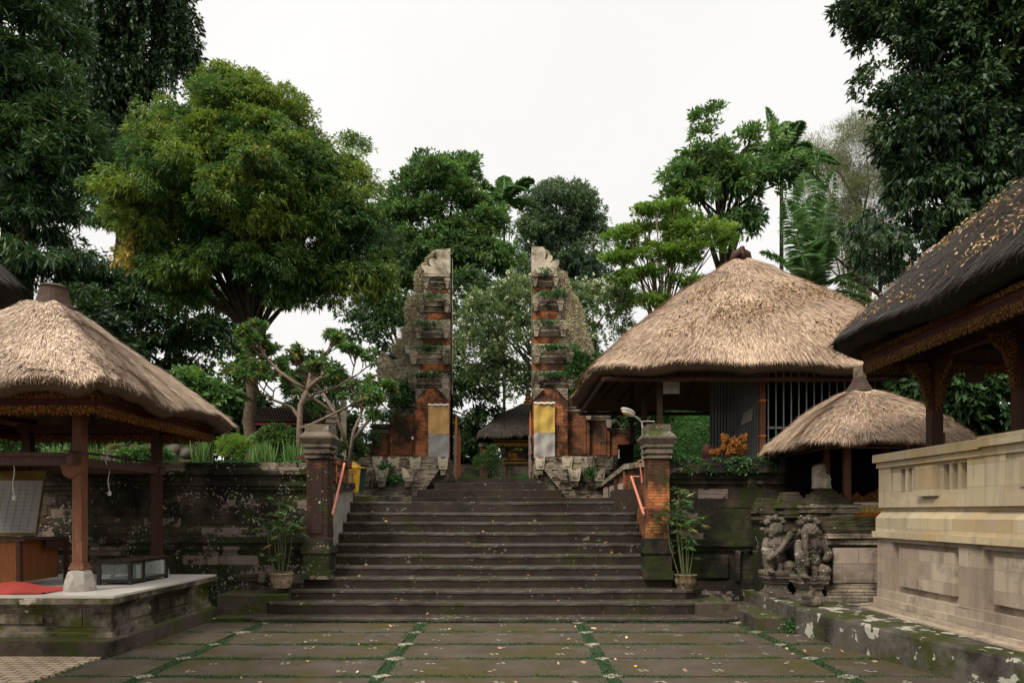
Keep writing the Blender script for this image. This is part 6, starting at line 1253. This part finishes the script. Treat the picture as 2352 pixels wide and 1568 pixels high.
# bright green tree
rg = np.random.default_rng(125); d = 24
lob = [lobeD(1530, 500, 85, 38, d), lobeD(1600, 540, 90, 45, d), lobeD(1460, 545, 60, 40, d), lobeD(1430, 590, 45, 35, d), lobeD(1440, 650, 50, 30, d), lobeD(1500, 690, 45, 28, d), lobeD(1590, 650, 60, 25, d), lobeD(1420, 610, 40, 30, d), lobeD(1540, 590, 80, 35, d), lobeD(1680, 560, 38, 22, d), lobeD(1480, 640, 60, 30, d)]
tree('umbrella_tree', 'light bright green airy tree left of the thatched hall ridge', rg, lob, 0, 13, .24, 6, .12, .05, 'leaflight', 'barklight', (X(1520, d), d + .6, 2.42), (X(1530, d), d + .6, Z(700, d)), .10, droop=.0, squash=.45, nlimb=40, fork=(.5, 1.0), bend=.1, bg=(84, .42, 6, .35))
# big leaved rubber tree
rg = np.random.default_rng(126); d = 26
lob = [lobeD(1625, 300, 45, 45, d), lobeD(1640, 380, 85, 50, d), lobeD(1725, 330, 40, 40, d), lobeD(1560, 410, 70, 40, d), lobeD(1500, 420, 35, 20, d), lobeD(1600, 460, 90, 40, d), lobeD(1700, 420, 70, 55, d), lobeD(1800, 400, 60, 50, d), lobeD(1850, 360, 40, 30, d), lobeD(1780, 330, 40, 25, d), lobeD(1730, 500, 60, 40, d), lobeD(1640, 520, 60, 30, d)]
tree('rubber_tree', 'tall open tree with big glossy leaves rising behind the thatched hall ridge', rg, lob, 0, 8, .26, 6, .25, .08, 'leafmid', 'bark', (X(1672, d), d + .4, 2.42), (X(1668, d), d + .4, Z(480, d)), .15, droop=.1, squash=.7, nlimb=30, bend=.25, fork=(.7, 1.0), bg=(66, .45, 5, .6))
# pale feathery casuarina
rg = np.random.default_rng(127); d = 33
lob = [lobeD(1960, 380, 60, 110, d), lobeD(1900, 460, 70, 90, d), lobeD(2000, 500, 70, 120, d), lobeD(1860, 380, 30, 50, d), lobeD(1930, 560, 90, 80, d), lobeD(2010, 600, 60, 60, d)]
tree('casuarina_tree', 'pale feathery casuarina fading against the sky beside the palms', rg, lob, 300, 30, .45, 5, .34, .018, 'leafpale', 'barklight', (X(1990, d), d + .4, 2.5), (X(1985, d), d + .4, Z(450, d)), .13, droop=.1, squash=1.1, nlimb=30, bend=.2, fork=(.3, 1.0))
# bare lower branch crossing the gap
d = 22; m_ = MB(); m_.tube([(X(2060, d), d, Z(745, d)), (X(2020, d), d, Z(675, d)), (X(1980, d), d, Z(645, d)), (X(1930, d), d, Z(600, d)), (X(1905, d), d, Z(580, d))], [.10, .08, .06, .04, .015], 8); m_.tube([(X(2020, d), d, Z(675, d)), (X(2030, d), d, Z(630, d)), (X(2028, d), d, Z(560, d))], [.05, .04, .02], 8); m_.tube([(X(2040, d), d, Z(705, d)), (X(1980, d), d, Z(690, d)), (X(1930, d), d, Z(700, d))], [.03, .02, .01], 6)
m_.tube([(X(2060, d), d, Z(745, d)), (X(2070, d), d + .3, Z(900, d)), (X(2075, d), d + .3, 2.42)], [.10, .13, .16], 8); t = thing('leaning_tree', 'thin leaning tree with bare dark branches in the gap beside the black roof', 'tree', (X(2075, d), d, 2.42)); m_.build('trunk', 'barkdark', t, smooth=True)
rg = np.random.default_rng(128); P_ = np.concatenate([np.stack([np.full(260, 0) + rg.normal(X(px, d), .35, 260), rg.normal(d, .3, 260), rg.normal(Z(py, d), .22, 260)], 1) for px, py in ((1940, 600), (1985, 640), (2028, 570), (1950, 690), (1990, 600), (2040, 640), (1930, 560))]); foliage('crown', rg, P_, rg.normal(size=P_.shape), .16, .025, 'leafpale', rg.uniform(0, .9, len(P_)), t, .2)
# huge dark tree on the right
rg = np.random.default_rng(129); d = 16.5
lob = [lobeD(2260, 120, 200, 170, d), lobeD(2100, 60, 120, 90, d), lobeD(2000, 30, 80, 50, d), lobeD(2160, 300, 130, 130, d), lobeD(2300, 380, 150, 130, d), lobeD(2120, 450, 120, 90, d), lobeD(2060, 240, 70, 60, d), lobeD(2050, 520, 90, 55, d), lobeD(2180, 560, 110, 60, d), lobeD(2420, 250, 150, 220, d), lobeD(2230, 520, 120, 70, d), lobeD(2010, 215, 60, 40, d), lobeD(1990, 490, 60, 50, d), lobeD(1965, 50, 70, 60, d), lobeD(2030, 570, 90, 60, d), lobeD(2070, 620, 70, 50, d), lobeD(2100, 360, 100, 90, d), lobeD(1950, 90, 50, 40, d)]
t12, C12 = tree('giant_tree', 'huge dark drooping tree with climbing vines filling the upper right corner', rg, lob, 0, 16, .30, 6, .14, .06, 'leafblack', 'barkdark', (X(2330, d), d + 1.2, 2.42), (X(2290, d), d + 1.0, Z(300, d)), .42, droop=.6, squash=.8, nlimb=34, bend=.35, bg=(250, .58, 6, .6))
P_ = []
for k in range(90):
    c = C12[rg.integers(len(C12))]; ln = rg.uniform(.4, 1.2); n = int(ln * 38); P_.append(np.stack([c[0] + rg.normal(0, .04, n), c[1] - .3 + rg.normal(0, .05, n), c[2] - rg.uniform(0, ln, n)], 1))
P_ = np.concatenate(P_); foliage('hanging_vines', rg, P_, rg.normal(size=P_.shape) * .5 + [0, -.3, -.7], .12, .075, 'leafdark', np.clip(rg.normal(.4, .25, len(P_)), 0, .9), t12, .2)
# greenery under the black roof, right
rg = np.random.default_rng(130); d = 14.5
lob = [lobeD(2150, 900, 110, 70, d), lobeD(2260, 930, 110, 100, d), lobeD(2380, 900, 110, 110, d), lobeD(2080, 930, 60, 60, d), lobeD(2250, 860, 120, 60, d), lobeD(2420, 1000, 100, 80, d)]
tree('leafy_tree', 'dark glossy tree showing under the black roof at the right', rg, lob, 330, 13, .26, 4, .17, .085, 'leafdark', 'barkdark', (X(2250, d), d + .5, 2.42), (X(2250, d), d + .5, Z(930, d)), .12, droop=.4, nlimb=12, bend=.3)
rg = np.random.default_rng(131); d = 21
lob = [lobeD(1470, 960, 60, 60, d), lobeD(1420, 900, 50, 50, d), lobeD(1360, 880, 40, 60, d), lobeD(1500, 900, 60, 30, d)]
tree('leafy_tree', 'dark leafy tree behind the right gate wing, under the thatched eave', rg, lob, 130, 13, .32, 5, .17, .08, 'leafdark', 'barkdark', (X(1450, d), d + 1.4, 2.42), (X(1450, d), d + 1.4, Z(960, d)), .1, droop=.3, nlimb=8)

# ---------------------------------------------------------------- coconut palms
def palm(label, px, py_crown, d, fronds, r0=.12, lean=0.0, seed=0, mat='palmleaf', wl=.06):
    rg = np.random.default_rng(seed); x, z = X(px, d), Z(py_crown, d); t = thing('coconut_palm', label, 'palm', (x + lean, d, 2.42), 'coconut palms')
    m_ = MB(); m_.tube([(x + lean * (1 - k / 6) ** 2, d, 2.42 + (z - 2.42) * k / 6) for k in range(7)], [r0 * (1.2 - .4 * k / 6) for k in range(7)], 10); m_.build('trunk', 'barkdark', t, smooth=True)
    for (az, el, ln, sag) in fronds:
        P = []; n = 26; A = math.radians(az); E_ = math.radians(el); hdir = np.array([math.cos(A), math.sin(A), 0.])
        for i in range(n + 1): u = i / n; P.append(np.array([x, d, z]) + hdir * (ln * u * math.cos(E_)) + np.array([0, 0, ln * (u * math.sin(E_) - sag * u * u)]))
        P = np.array(P); V = []; F = []; ti = []; T_ = unit(np.gradient(P, axis=0)); side = unit(np.cross(T_, [0, 0, 1.])); upv = np.cross(side, T_)
        pp = []; dd = []; ll = []
        for i in range(2, n):
            for q in range(5):
                u = (i + q / 5) / n; b_ = P[i] + (P[i + 1] - P[i]) * q / 5; w_ = ln * .25 * math.sin(math.pi * min(1, u * .9 + .12)) ** .7
                for s_ in (-1, 1): pp.append(b_); dd.append(side[i] * s_ + T_[i] * .45 + upv[i] * .25 + rg.normal(0, .07, 3)); ll.append(w_)
        pp, dd, ll = np.array(pp), np.array(dd), np.array(ll); v, f = blades(rg, pp, dd, ll * rg.uniform(.85, 1.1, len(ll)), wl, .28); k = len(v)
        # rachis as a thin three sided rod
        rr = np.linspace(.035, .006, n + 1)[:, None]; ring = np.stack([P + upv * rr, P + side * rr, P - side * rr], 1).reshape(-1, 3); i_ = np.arange(n)
        Fr = np.concatenate([np.stack([k + i_ * 3 + a, k + i_ * 3 + (a + 1) % 3, k + (i_ + 1) * 3 + (a + 1) % 3, k + (i_ + 1) * 3 + a], 1) for a in range(3)])
        npmesh('frond', np.concatenate([v, ring]), [np.concatenate([f, Fr])], mat, t, np.concatenate([np.clip(rg.normal(.45, .2, len(f)), 0, .9), np.full(len(Fr), .9)]))
fr = [(95, 84, 4.2, .05), (60, 80, 3.9, .12), (200, 74, 3.6, .18), (-20, 66, 3.4, .25), (-60, 78, 4.0, .1), (150, 60, 3.0, .35), (20, 45, 3.0, .6), (240, 50, 2.6, .5), (-90, 60, 2.6, .4), (0, 15, 2.6, .6), (180, 20, 2.2, .6)]
palm('nearer coconut palm with tall upright fronds right behind the thatched hall', 1862, 680, 22, fr, seed=11)
fr = [(100, 80, 2.2, .3), (170, 50, 2.4, .6), (10, 55, 2.2, .6), (190, 15, 2.3, .5), (-10, 20, 2.3, .5), (60, 70, 2.6, .2), (-80, 50, 2.2, .4), (180, 75, 2.4, .1), (0, -10, 1.8, .5), (180, -15, 1.8, .5)]
palm('farther coconut palm with drooping yellowed fronds behind the rubber tree', 1795, 370, 28, fr, seed=12, wl=.08, r0=.08)
palm('small distant palm between the two broad trees behind the gate', 1158, 470, 31, [(0, 60, 2.6, .5), (130, 50, 2.4, .5), (10, 60, 2.2, .5), (170, 60, 2.2, .5), (90, 80, 2.0, .3), (-60, 40, 2.0, .6), (190, 20, 1.9, .6), (-10, 20, 1.9, .6), (60, 40, 2, .5)], seed=13, r0=.06, wl=.10)

# ---------------------------------------------------------------- frangipani with bare forking limbs (left terrace)
def fork_tree(t, rg, segs, depth, spread, leafL, nleaf, bark, leafmat, flush=.04, r_end=.014):
    m_ = MB(); tips = []
    def grow(p, dr, ln, r, lv):
        dr = dr.normalized(); q = p + dr * ln; mid = p.lerp(q, .5) + Vector(rg.normal(0, ln * .07, 3)); m_.tube([p, mid, q], [r, r * .86, r * .78], 8, caps=True)
        if lv == 0: tips.append((q, dr)); return
        for _ in range(2 if rg.random() < .6 else 3):
            nd_ = dr + Vector(rg.normal(0, spread, 3)) * Vector((1, 1, .55)) + Vector((0, 0, .12)); grow(q, nd_, ln * rg.uniform(.62, .92), max(r_end, r * .66), lv - 1)
    for (pts, rs, lv, ln) in segs:
        m_.tube(pts, rs, 10); a, b = Vector(pts[-2]), Vector(pts[-1]); 
        for _ in range(3): grow(b, (b - a).normalized() + Vector(rg.normal(0, spread, 3)), ln, rs[-1] * .75, lv)
    m_.build('trunk', bark, t, smooth=True)
    pp = []; dd = []
    for q, dr in tips:
        for k in range(nleaf): pp.append(q); dd.append(np.array(dr) * .35 + unit(rg.normal(size=3)) * [1, 1, .55] + [0, 0, .12])
    pp = np.array(pp) + rg.normal(0, .012, (len(pp), 3)); dd = np.array(dd); ti = np.clip(rg.normal(.4, .2, len(pp)), 0, .88); fl = rg.random(len(pp)) < flush; ti[fl] = rg.uniform(.93, 1, fl.sum())
    v, f = blades(rg, pp, dd, leafL * rg.uniform(.7, 1.15, len(pp)), leafL * .34, .18); npmesh('crown', v, [f], leafmat, t, ti)
rg = np.random.default_rng(140); d = 14.2; Q = lambda px, py, dy=0: (X(px, d), d + dy, Z(py, d))
t = thing('frangipani_tree', 'gnarled pale frangipani with big leaves behind the left stair pillar', 'tree', Q(688, 1060))
fork_tree(t, rg, [([Q(686, 1070), Q(688, 980), Q(690, 930), Q(706, 895)], [.06, .055, .05, .045], 2, .22), ([Q(706, 895), Q(680, 880, -.1), Q(645, 855, -.1), Q(615, 825)], [.036, .032, .028, .022], 4, .20), ([Q(706, 895), Q(725, 875), Q(735, 868)], [.05, .042, .035], 2, .16), ([Q(690, 930), Q(720, 900, .2), Q(770, 880, .3), Q(800, 860, .3)], [.032, .028, .024, .02], 3, .22), ([Q(686, 985), Q(720, 975, -.1), Q(760, 950, .1), Q(800, 930, .1)], [.032, .028, .024, .02], 4, .20), ([Q(688, 960), Q(660, 930, .3), Q(610, 910, .4)], [.04, .03, .022], 4, .28), ([Q(706, 895), Q(700, 850, .4), Q(720, 810, .5)], [.045, .035, .03], 3, .20)], 3, .52, .145, 16, 'barkpale', 'leaffrangi')
rg = np.random.default_rng(141); d = 17
t = thing('frangipani_tree', 'second frangipani further back with yellow tinged leaves beside the gate wing', 'tree', Q(820, 1060))
fork_tree(t, rg, [([Q(800, 1070), Q(812, 990), Q(830, 950)], [.045, .038, .032], 3, .26), ([Q(812, 1010), Q(850, 960), Q(870, 930)], [.04, .035, .03], 3, .22), ([Q(800, 1030), Q(770, 950), Q(740, 900)], [.045, .04, .03], 4, .34), ([Q(770, 950), Q(700, 900), Q(640, 860)], [.04, .035, .03], 4, .34)], 3, .55, .15, 15, 'barkpale', 'leaffrangi', .06)
# potted lady palms
def lady_palm(P, rg, canes, flush):
    t, x, y, z = P; pp = []; dd = []; m_ = MB(); ll = []
    for (dx, dz, ht, n, lx) in canes:
        top = Vector((x + dx, y + rg.uniform(-.08, .08), z + ht)); b_ = Vector((x + dx * .35, y + rg.uniform(-.05, .05), z - .03)); m_.tube([b_, b_.lerp(top, .5) + Vector((dz, 0, 0)), top], [.009, .008, .006], 6)
        for k in range(n):
            a = rg.uniform(0, 2 * math.pi); q = b_.lerp(top, rg.uniform(.80, 1.0)); o_ = Vector((math.cos(a) * lx, math.sin(a) * lx * .8, rg.uniform(-.02, .14))); e_ = q + o_; m_.tube([q, q.lerp(e_, .5) + Vector((0, 0, .03)), e_], .0025, 4, False); D0 = np.array(o_.normalized())
            s_ = unit(np.cross(D0, [0, 0, 1.]))
            for j in range(-3, 4): pp.append(np.array(e_)); dd.append(D0 * (1 - abs(j) * .1) + s_ * j * .33 + [0, 0, -.12 - .05 * abs(j)] + rg.normal(0, .08, 3)); ll.append(.17 * (1 - .07 * abs(j)))
    m_.build('stems', 'stem', t); pp = np.array(pp); ti = np.clip(rg.normal(.4, .2, len(pp)), 0, .88); fl = rg.random(len(pp)) < flush; ti[fl] = rg.uniform(.92, 1, fl.sum()); v, f = blades(rg, pp, np.array(dd), np.array(ll) * rg.uniform(.8, 1.2, len(pp)), .034, .25); npmesh('leaves', v, [f], 'pottedleaf', t, ti)
rg = np.random.default_rng(150)
lady_palm(POT1, rg, [(-.12, -.02, .85, 9, .12), (.06, .03, .80, 9, .12), (-.02, .0, 1.15, 6, .10), (.16, .02, .78, 7, .10), (-.25, -.03, .72, 6, .1), (-.05, 0, .55, 4, .1), (.02, 0, .70, 7, .12), (-.15, 0, .25, 4, .1)], .07)
lady_palm(POT2, rg, [(-.15, -.04, 1.22, 11, .12), (-.30, -.06, 1.02, 8, .10), (.02, .0, .95, 9, .12), (.14, .03, .88, 8, .11), (-.10, .0, .80, 6, .11), (.05, 0, .60, 5, .10), (-.05, 0, .5, 4, .12), (-.12, -.05, 1.34, 5, .08)], .10)
# irises and strap leaf plants along the left terrace edge
def straps(rg, lab, px0, px1, dd_, n, h, mat='leafmid', name='iris_clump', cat='plant', group='strap leaved plants on the left terrace'):
    x0, x1 = X(px0, dd_), X(px1, dd_); P_ = np.stack([rg.uniform(x0, x1, n), rg.uniform(dd_ - .15, dd_ + .2, n), np.full(n, 2.44)], 1); D_ = rg.normal(0, .16, (n, 3)) + [0, 0, 1.]
    o = foliage(name, rg, P_, D_, h * rg.uniform(.6, 1.1, n), .035, mat, np.clip(rg.normal(.5, .2, n), 0, .9), None, .05); props(o, lab, cat, group)
rg = np.random.default_rng(160)
straps(rg, 'tall strap leaves just right of the left pavilion eave', 445, 478, 12.9, 60, .58); straps(rg, 'dense upright iris clump beside the left stair pillar', 575, 625, 12.9, 90, .50); straps(rg, 'iris clump touching the left stair pillar', 655, 690, 12.9, 60, .52)
straps(rg, 'strap leaves seen between the two left pavilion posts', 110, 165, 13.0, 90, .46); straps(rg, 'strap leaves at the right of the brown pavilion post', 195, 240, 13.0, 80, .42)
for px, py, rx, rz, dd_, lab, leaf in ((735, 900, 85, 60, 18.6, 'pale green leafy shrub filling the space behind the frangipani limbs', 'leaffrangi'), (540, 1032, 38, 28, 14.2, 'yellow green feathery cypress bush among the irises', 'leaflight'), (22, 1012, 42, 24, 14.5, 'clipped dark shrub seen at the far left over the beam', 'leafmid'), (640, 1020, 55, 45, 14.8, 'leafy green undergrowth between the irises', 'leafmid'), (330, 1050, 70, 14, 13.4, 'low ground shrubs along the wall top under the pavilion', 'leafmid'), (800, 1040, 45, 30, 17.8, 'dark fern growth at the foot of the left gate wing', 'leafdark')):
    m2 = [lobeD(px, py, rx, rz, dd_, 20)]; rg = np.random.default_rng(px); tree('garden_shrub', lab, rg, m2, 60 if rz < 50 else 150, 16, .09 if rz < 50 else .16, 4, .09 if rz < 50 else .14, .035 if leaf != 'leaflight' else .012, leaf, 'stem', (X(px, dd_), dd_, 2.42), (X(px, dd_), dd_, Z(py, dd_)), .02, droop=-.1, nlimb=5, cat='shrub')
# ivy and moss on gate and walls
def ivy(rg, lab, spots, L=.06, mat='ivy', name='ivy'):
    P_ = []
    for (x, y, z, rx, ry, rz, n) in spots: P_.append(np.stack([rg.normal(x, rx, n), rg.normal(y, ry, n), rg.normal(z, rz, n)], 1))
    P_ = np.concatenate(P_); D_ = rg.normal(size=P_.shape) * .7 + [0, -.6, -.1]; o = foliage(name, rg, P_, D_, L * rg.uniform(.7, 1.3, len(P_)), L * .75, mat, rg.uniform(0, .9, len(P_)), None, .1); props(o, lab, name, kind='stuff'); return o
rg = np.random.default_rng(170)
G_ = lambda c, r_, y, a, b, n: (gx_(c), GD + y, gz_(r_), a, .09, b, n)
ivy(rg, 'creeping ivy patches on the left gate half', [G_(330, 935, .2, .16, .16, 1300), G_(300, 985, .15, .18, .10, 900), G_(210, 1095, .2, .20, .10, 900), G_(110, 1215, .3, .20, .10, 900), G_(470, 850, .05, .22, .035, 500), G_(480, 548, .1, .20, .03, 260), G_(500, 385, .1, .16, .03, 180), G_(240, 1405, -.3, .1, .06, 500), G_(290, 1470, -.4, .12, .06, 500), G_(480, 690, .08, .18, .03, 400)])
ivy(rg, 'creeping ivy patches on the right gate half', [G_(1345, 740, .3, .10, .16, 1000), G_(1330, 830, .2, .12, .12, 900), G_(1360, 920, .2, .12, .14, 900), G_(1230, 690, .05, .24, .035, 650), G_(1210, 850, .02, .22, .04, 500), G_(1190, 540, .1, .18, .03, 320), G_(1175, 375, .1, .13, .04, 300), G_(1400, 900, .4, .12, .2, 900), G_(1170, 235, .1, .1, .04, 120), G_(1430, 1430, -.4, .12, .08, 500), G_(1250, 360, .3, .1, .05, 500)])
n = 9000; P_ = np.stack([rg.uniform(2.6, 4.6, n), rg.uniform(12.17, 12.5, n), rg.uniform(2.28, 2.56, n)], 1); k = (np.sin(P_[:, 0] * 7) + np.sin(P_[:, 0] * 17 + P_[:, 2] * 20) + rg.normal(0, .6, n)) > .3; P_ = P_[k]
props(foliage('ivy', rg, P_, rg.normal(size=P_.shape) * .7 + [0, -.5, .1], .045, .03, 'ivy', rg.uniform(0, .9, len(P_)), None, .1), 'small creeping plants covering the coping of the right retaining wall', 'ivy', kind='stuff')
n = 5000; P_ = np.stack([rg.uniform(-9, -3.5, n), rg.uniform(12.2, 12.7, n), rg.uniform(2.44, 2.50, n)], 1); k = (np.sin(P_[:, 0] * 5) + rg.normal(0, .6, n)) > .2; P_ = P_[k]
props(foliage('ivy', rg, P_, rg.normal(size=P_.shape) * .7 + [0, -.3, .3], .05, .03, 'ivy', rg.uniform(0, .9, len(P_)), None, .1), 'small weeds growing along the coping of the left retaining wall', 'weeds', kind='stuff')
n = 1500; P_ = np.concatenate([np.stack([rg.normal(3.95, .10, n), rg.normal(10.13, .03, n), np.abs(rg.normal(0.02, .09, n))], 1), np.stack([rg.uniform(-5.5, -4.0, n), rg.normal(12.1, .06, n), np.abs(rg.normal(.05, .12, n))], 1)]); props(foliage('weeds', rg, P_, rg.normal(size=P_.shape) * .7 + [0, -.4, .3], .045, .025, 'ivy', rg.uniform(0, .9, len(P_)), None, .1), 'little green weeds at the foot of the walls and ledges', 'weeds', kind='stuff')
# dried fern and lichen fuzz over the grey wings
for side, lab in ((-1, 'dry grey moss and fern fuzz on the left gate wing'), (1, 'dry grey moss and fern fuzz on the right gate wing')):
    rg = np.random.default_rng(175 + side); ctab = ([(90, 520), (190, 430), (235, 400), (330, 408), (395, 345), (450, 338), (540, 345), (560, 312), (660, 262), (690, 255), (745, 300), (760, 232), (850, 170), (905, 205), (1000, 240), (1060, 260)] if side < 0 else [(78, 1165), (168, 1215), (230, 1290), (330, 1322), (430, 1388), (530, 1412), (650, 1444), (760, 1470), (900, 1470), (1000, 1440), (1060, 1430)])
    n = 15000; cy = rg.uniform(95, 1050, n); xo = np.interp(cy, [a for a, b in ctab], [b for a, b in ctab]); inn = np.interp(cy, [90, 260, 900, 1050], [520, 450, 380, 400] if side < 0 else [1160, 1245, 1340, 1310])
    u = .03 + .97 * rg.beta(1.1, 1.25, n); cx = xo + (inn - xo) * u - side * -1 * 0 ; k = (np.sin(cx * .06 + 2) * np.sin(cy * .05) + rg.normal(0, .6, n)) > -.45; cx, cy = cx[k], cy[k]; n = len(cx)
    P_ = np.stack([X(796.2 + .3906 * cx, GD + .4) + rg.normal(0, .02, n), GD + .40 + rg.normal(0, .03, n), EYE + (HZ - (526.7 + .3906 * cy)) * GD / FPX], 1)
    props(foliage('dry_moss', rg, P_, rg.normal(size=P_.shape) * [1, .5, 1] + [0, -.45, -.1], .055 * rg.uniform(.5, 1.4, n), .022, 'drymoss', np.clip(rg.normal(.5, .25, n), 0, .9), None, .15), lab, 'moss', kind='stuff')
# ---------------------------------------------------------------- grass court beyond the gate and grassy bank behind the hall
rg = np.random.default_rng(180)
n = 26000; P_ = np.stack([rg.uniform(-3.2, 2.2, n), rg.uniform(22.2, 27.5, n), np.full(n, 2.5)], 1); P_[:, 2] += 0; h = .28 + .22 * (np.sin(P_[:, 0] * 3) * .5 + .5)
props(foliage('grass', rg, P_, rg.normal(0, .35, (n, 3)) + [0, 0, 1.], h * rg.uniform(.6, 1.2, n), .02, 'bankgrass', rg.uniform(0, .9, n), None, .35), 'long green grass in the court behind the split gate', 'grass', kind='stuff')
rgb = np.random.default_rng(181); d = 24.5; tree('garden_shrub', 'airy green bush in front of the gilded shrine beyond the gate', rgb, [lobeD(1118, 1072, 30, 30, d, 20), lobeD(1130, 1045, 16, 20, d, 12)], 70, 14, .12, 4, .10, .02, 'leafmid', 'stem', (X(1125, d), d, 2.5), (X(1125, d), d, Z(1070, d)), .02, droop=-.3, nlimb=8, cat='shrub')
bk = MB(); nx, ny = 30, 12; vs = []
for j in range(ny + 1):
    for i in range(nx + 1): x = 2.6 + i * .42; y = 21.6 + j * .45; vs.append((x, y, 2.40 + 3.3 * math.sin(min(1, j / ny) * math.pi / 2) + .08 * math.sin(x * 2 + j)))
bk.add(vs, [(j * (nx + 1) + i, j * (nx + 1) + i + 1, (j + 1) * (nx + 1) + i + 1, (j + 1) * (nx + 1) + i) for j in range(ny) for i in range(nx)]); props(bk.build('grassy_bank', 'turf', smooth=True), kind='structure')
n = 42000; u = rg.uniform(0, 1, n); P_ = np.stack([rg.uniform(2.8, 11, n), 21.6 + u * 5.0, 2.42 + 3.3 * np.sin(np.minimum(1, u * 5.0 / 5.4) * np.pi / 2)], 1); D_ = rg.normal(0, .5, (n, 3)) + np.stack([np.sin(P_[:, 0] * 2 + P_[:, 2] * 3) * .6, np.full(n, -.7), np.full(n, .35)], 1)
props(foliage('grass', rg, P_, D_, .42 * rg.uniform(.6, 1.2, n), .026, 'bankgrass', np.clip(.45 + .25 * np.sin(P_[:, 0] * 3) * np.sin(P_[:, 2] * 4) + rg.normal(0, .2, n), 0, .9), None, .45), 'long lush grass lying over the bank behind the thatched hall', 'grass', kind='stuff')

# low undergrowth closing the view at the back of the terraces
rg = np.random.default_rng(190)
for px, py, rx, rz, dd_, lab, leaf, n_ in ((60, 980, 150, 45, 18.5, 'dark undergrowth thicket far left behind the pavilion', 'leafdark', 130), (300, 960, 150, 60, 19, 'dark undergrowth thicket in the middle of the left terrace', 'leafmid', 150), (520, 960, 90, 70, 20.5, 'dark undergrowth thicket behind the round tree trunk', 'leafdark', 120), (720, 990, 100, 60, 21.5, 'dark undergrowth thicket behind the tiled roof', 'leafdark', 120), (1060, 1040, 50, 50, 31, 'dark hedge at the left of the court behind the gate', 'leafdark', 110), (1190, 1040, 110, 45, 33, 'dark hedge closing the court behind the shrine', 'leafblack', 170), (2200, 1010, 230, 70, 15.5, 'dark thicket low behind the cream wall', 'leafblack', 170), (1850, 900, 160, 130, 23, 'dark thicket behind the barred hall', 'leafdark', 170)):
    tree('thicket', lab, np.random.default_rng(px), [lobeD(px, py, rx, rz, dd_, 50), lobeD(px, py + 60, rx, 45, dd_, 50)], int(n_ * 1.7), 16, .3, 6, .17, .09, leaf, 'barkdark', (X(px, dd_), dd_, 2.42), (X(px, dd_), dd_, Z(py, dd_)), .05, droop=.2, nlimb=6, cat='shrub')

# ---------------------------------------------------------------- sub-parts hang on the part they belong to
RULES = {'roof_cap': 'roof', 'roof_ridge_cap': 'roof', 'finial': 'roof', 'gilded_finial': 'roof', 'rafter': 'roof', 'post_footing': 'post', 'post_band': 'post', 'carved_bracket': 'post', 'bracket': 'post', 'corner_antefix': 'cornice', 'antefix_corbel': 'base_antefix', 'lamp_lens': 'lamp_head', 'lamp_clamp': 'lamp_arm', 'lettering': 'body', 'sign_lettering': 'sign_plate', 'grid_lines': 'board_sheet', 'glass_pane': 'case_frame', 'twisted_hem': 'upper_cloth', 'batten': 'front_panel', 'open_mouth': 'carved_mask', 'blossom': 'crown', 'hanging_vines': 'crown'}
def kind_of(o): return o.name.split('.')[0]
def centre(o): b = o.bound_box; return Vector([(min(c[i] for c in b) + max(c[i] for c in b)) / 2 for i in range(3)])
for t in [o for o in scn.objects if o.type == 'EMPTY']:
    kids = list(t.children)
    for c in kids:
        w_ = RULES.get(kind_of(c))
        if not w_: continue
        cand = [k for k in kids if k is not c and kind_of(k) not in RULES and (kind_of(k) == w_ or (w_ in ('roof', 'cornice') and kind_of(k).endswith(w_)))]
        if cand: q = centre(c); c.parent = min(cand, key=lambda k: (centre(k) - q).length)
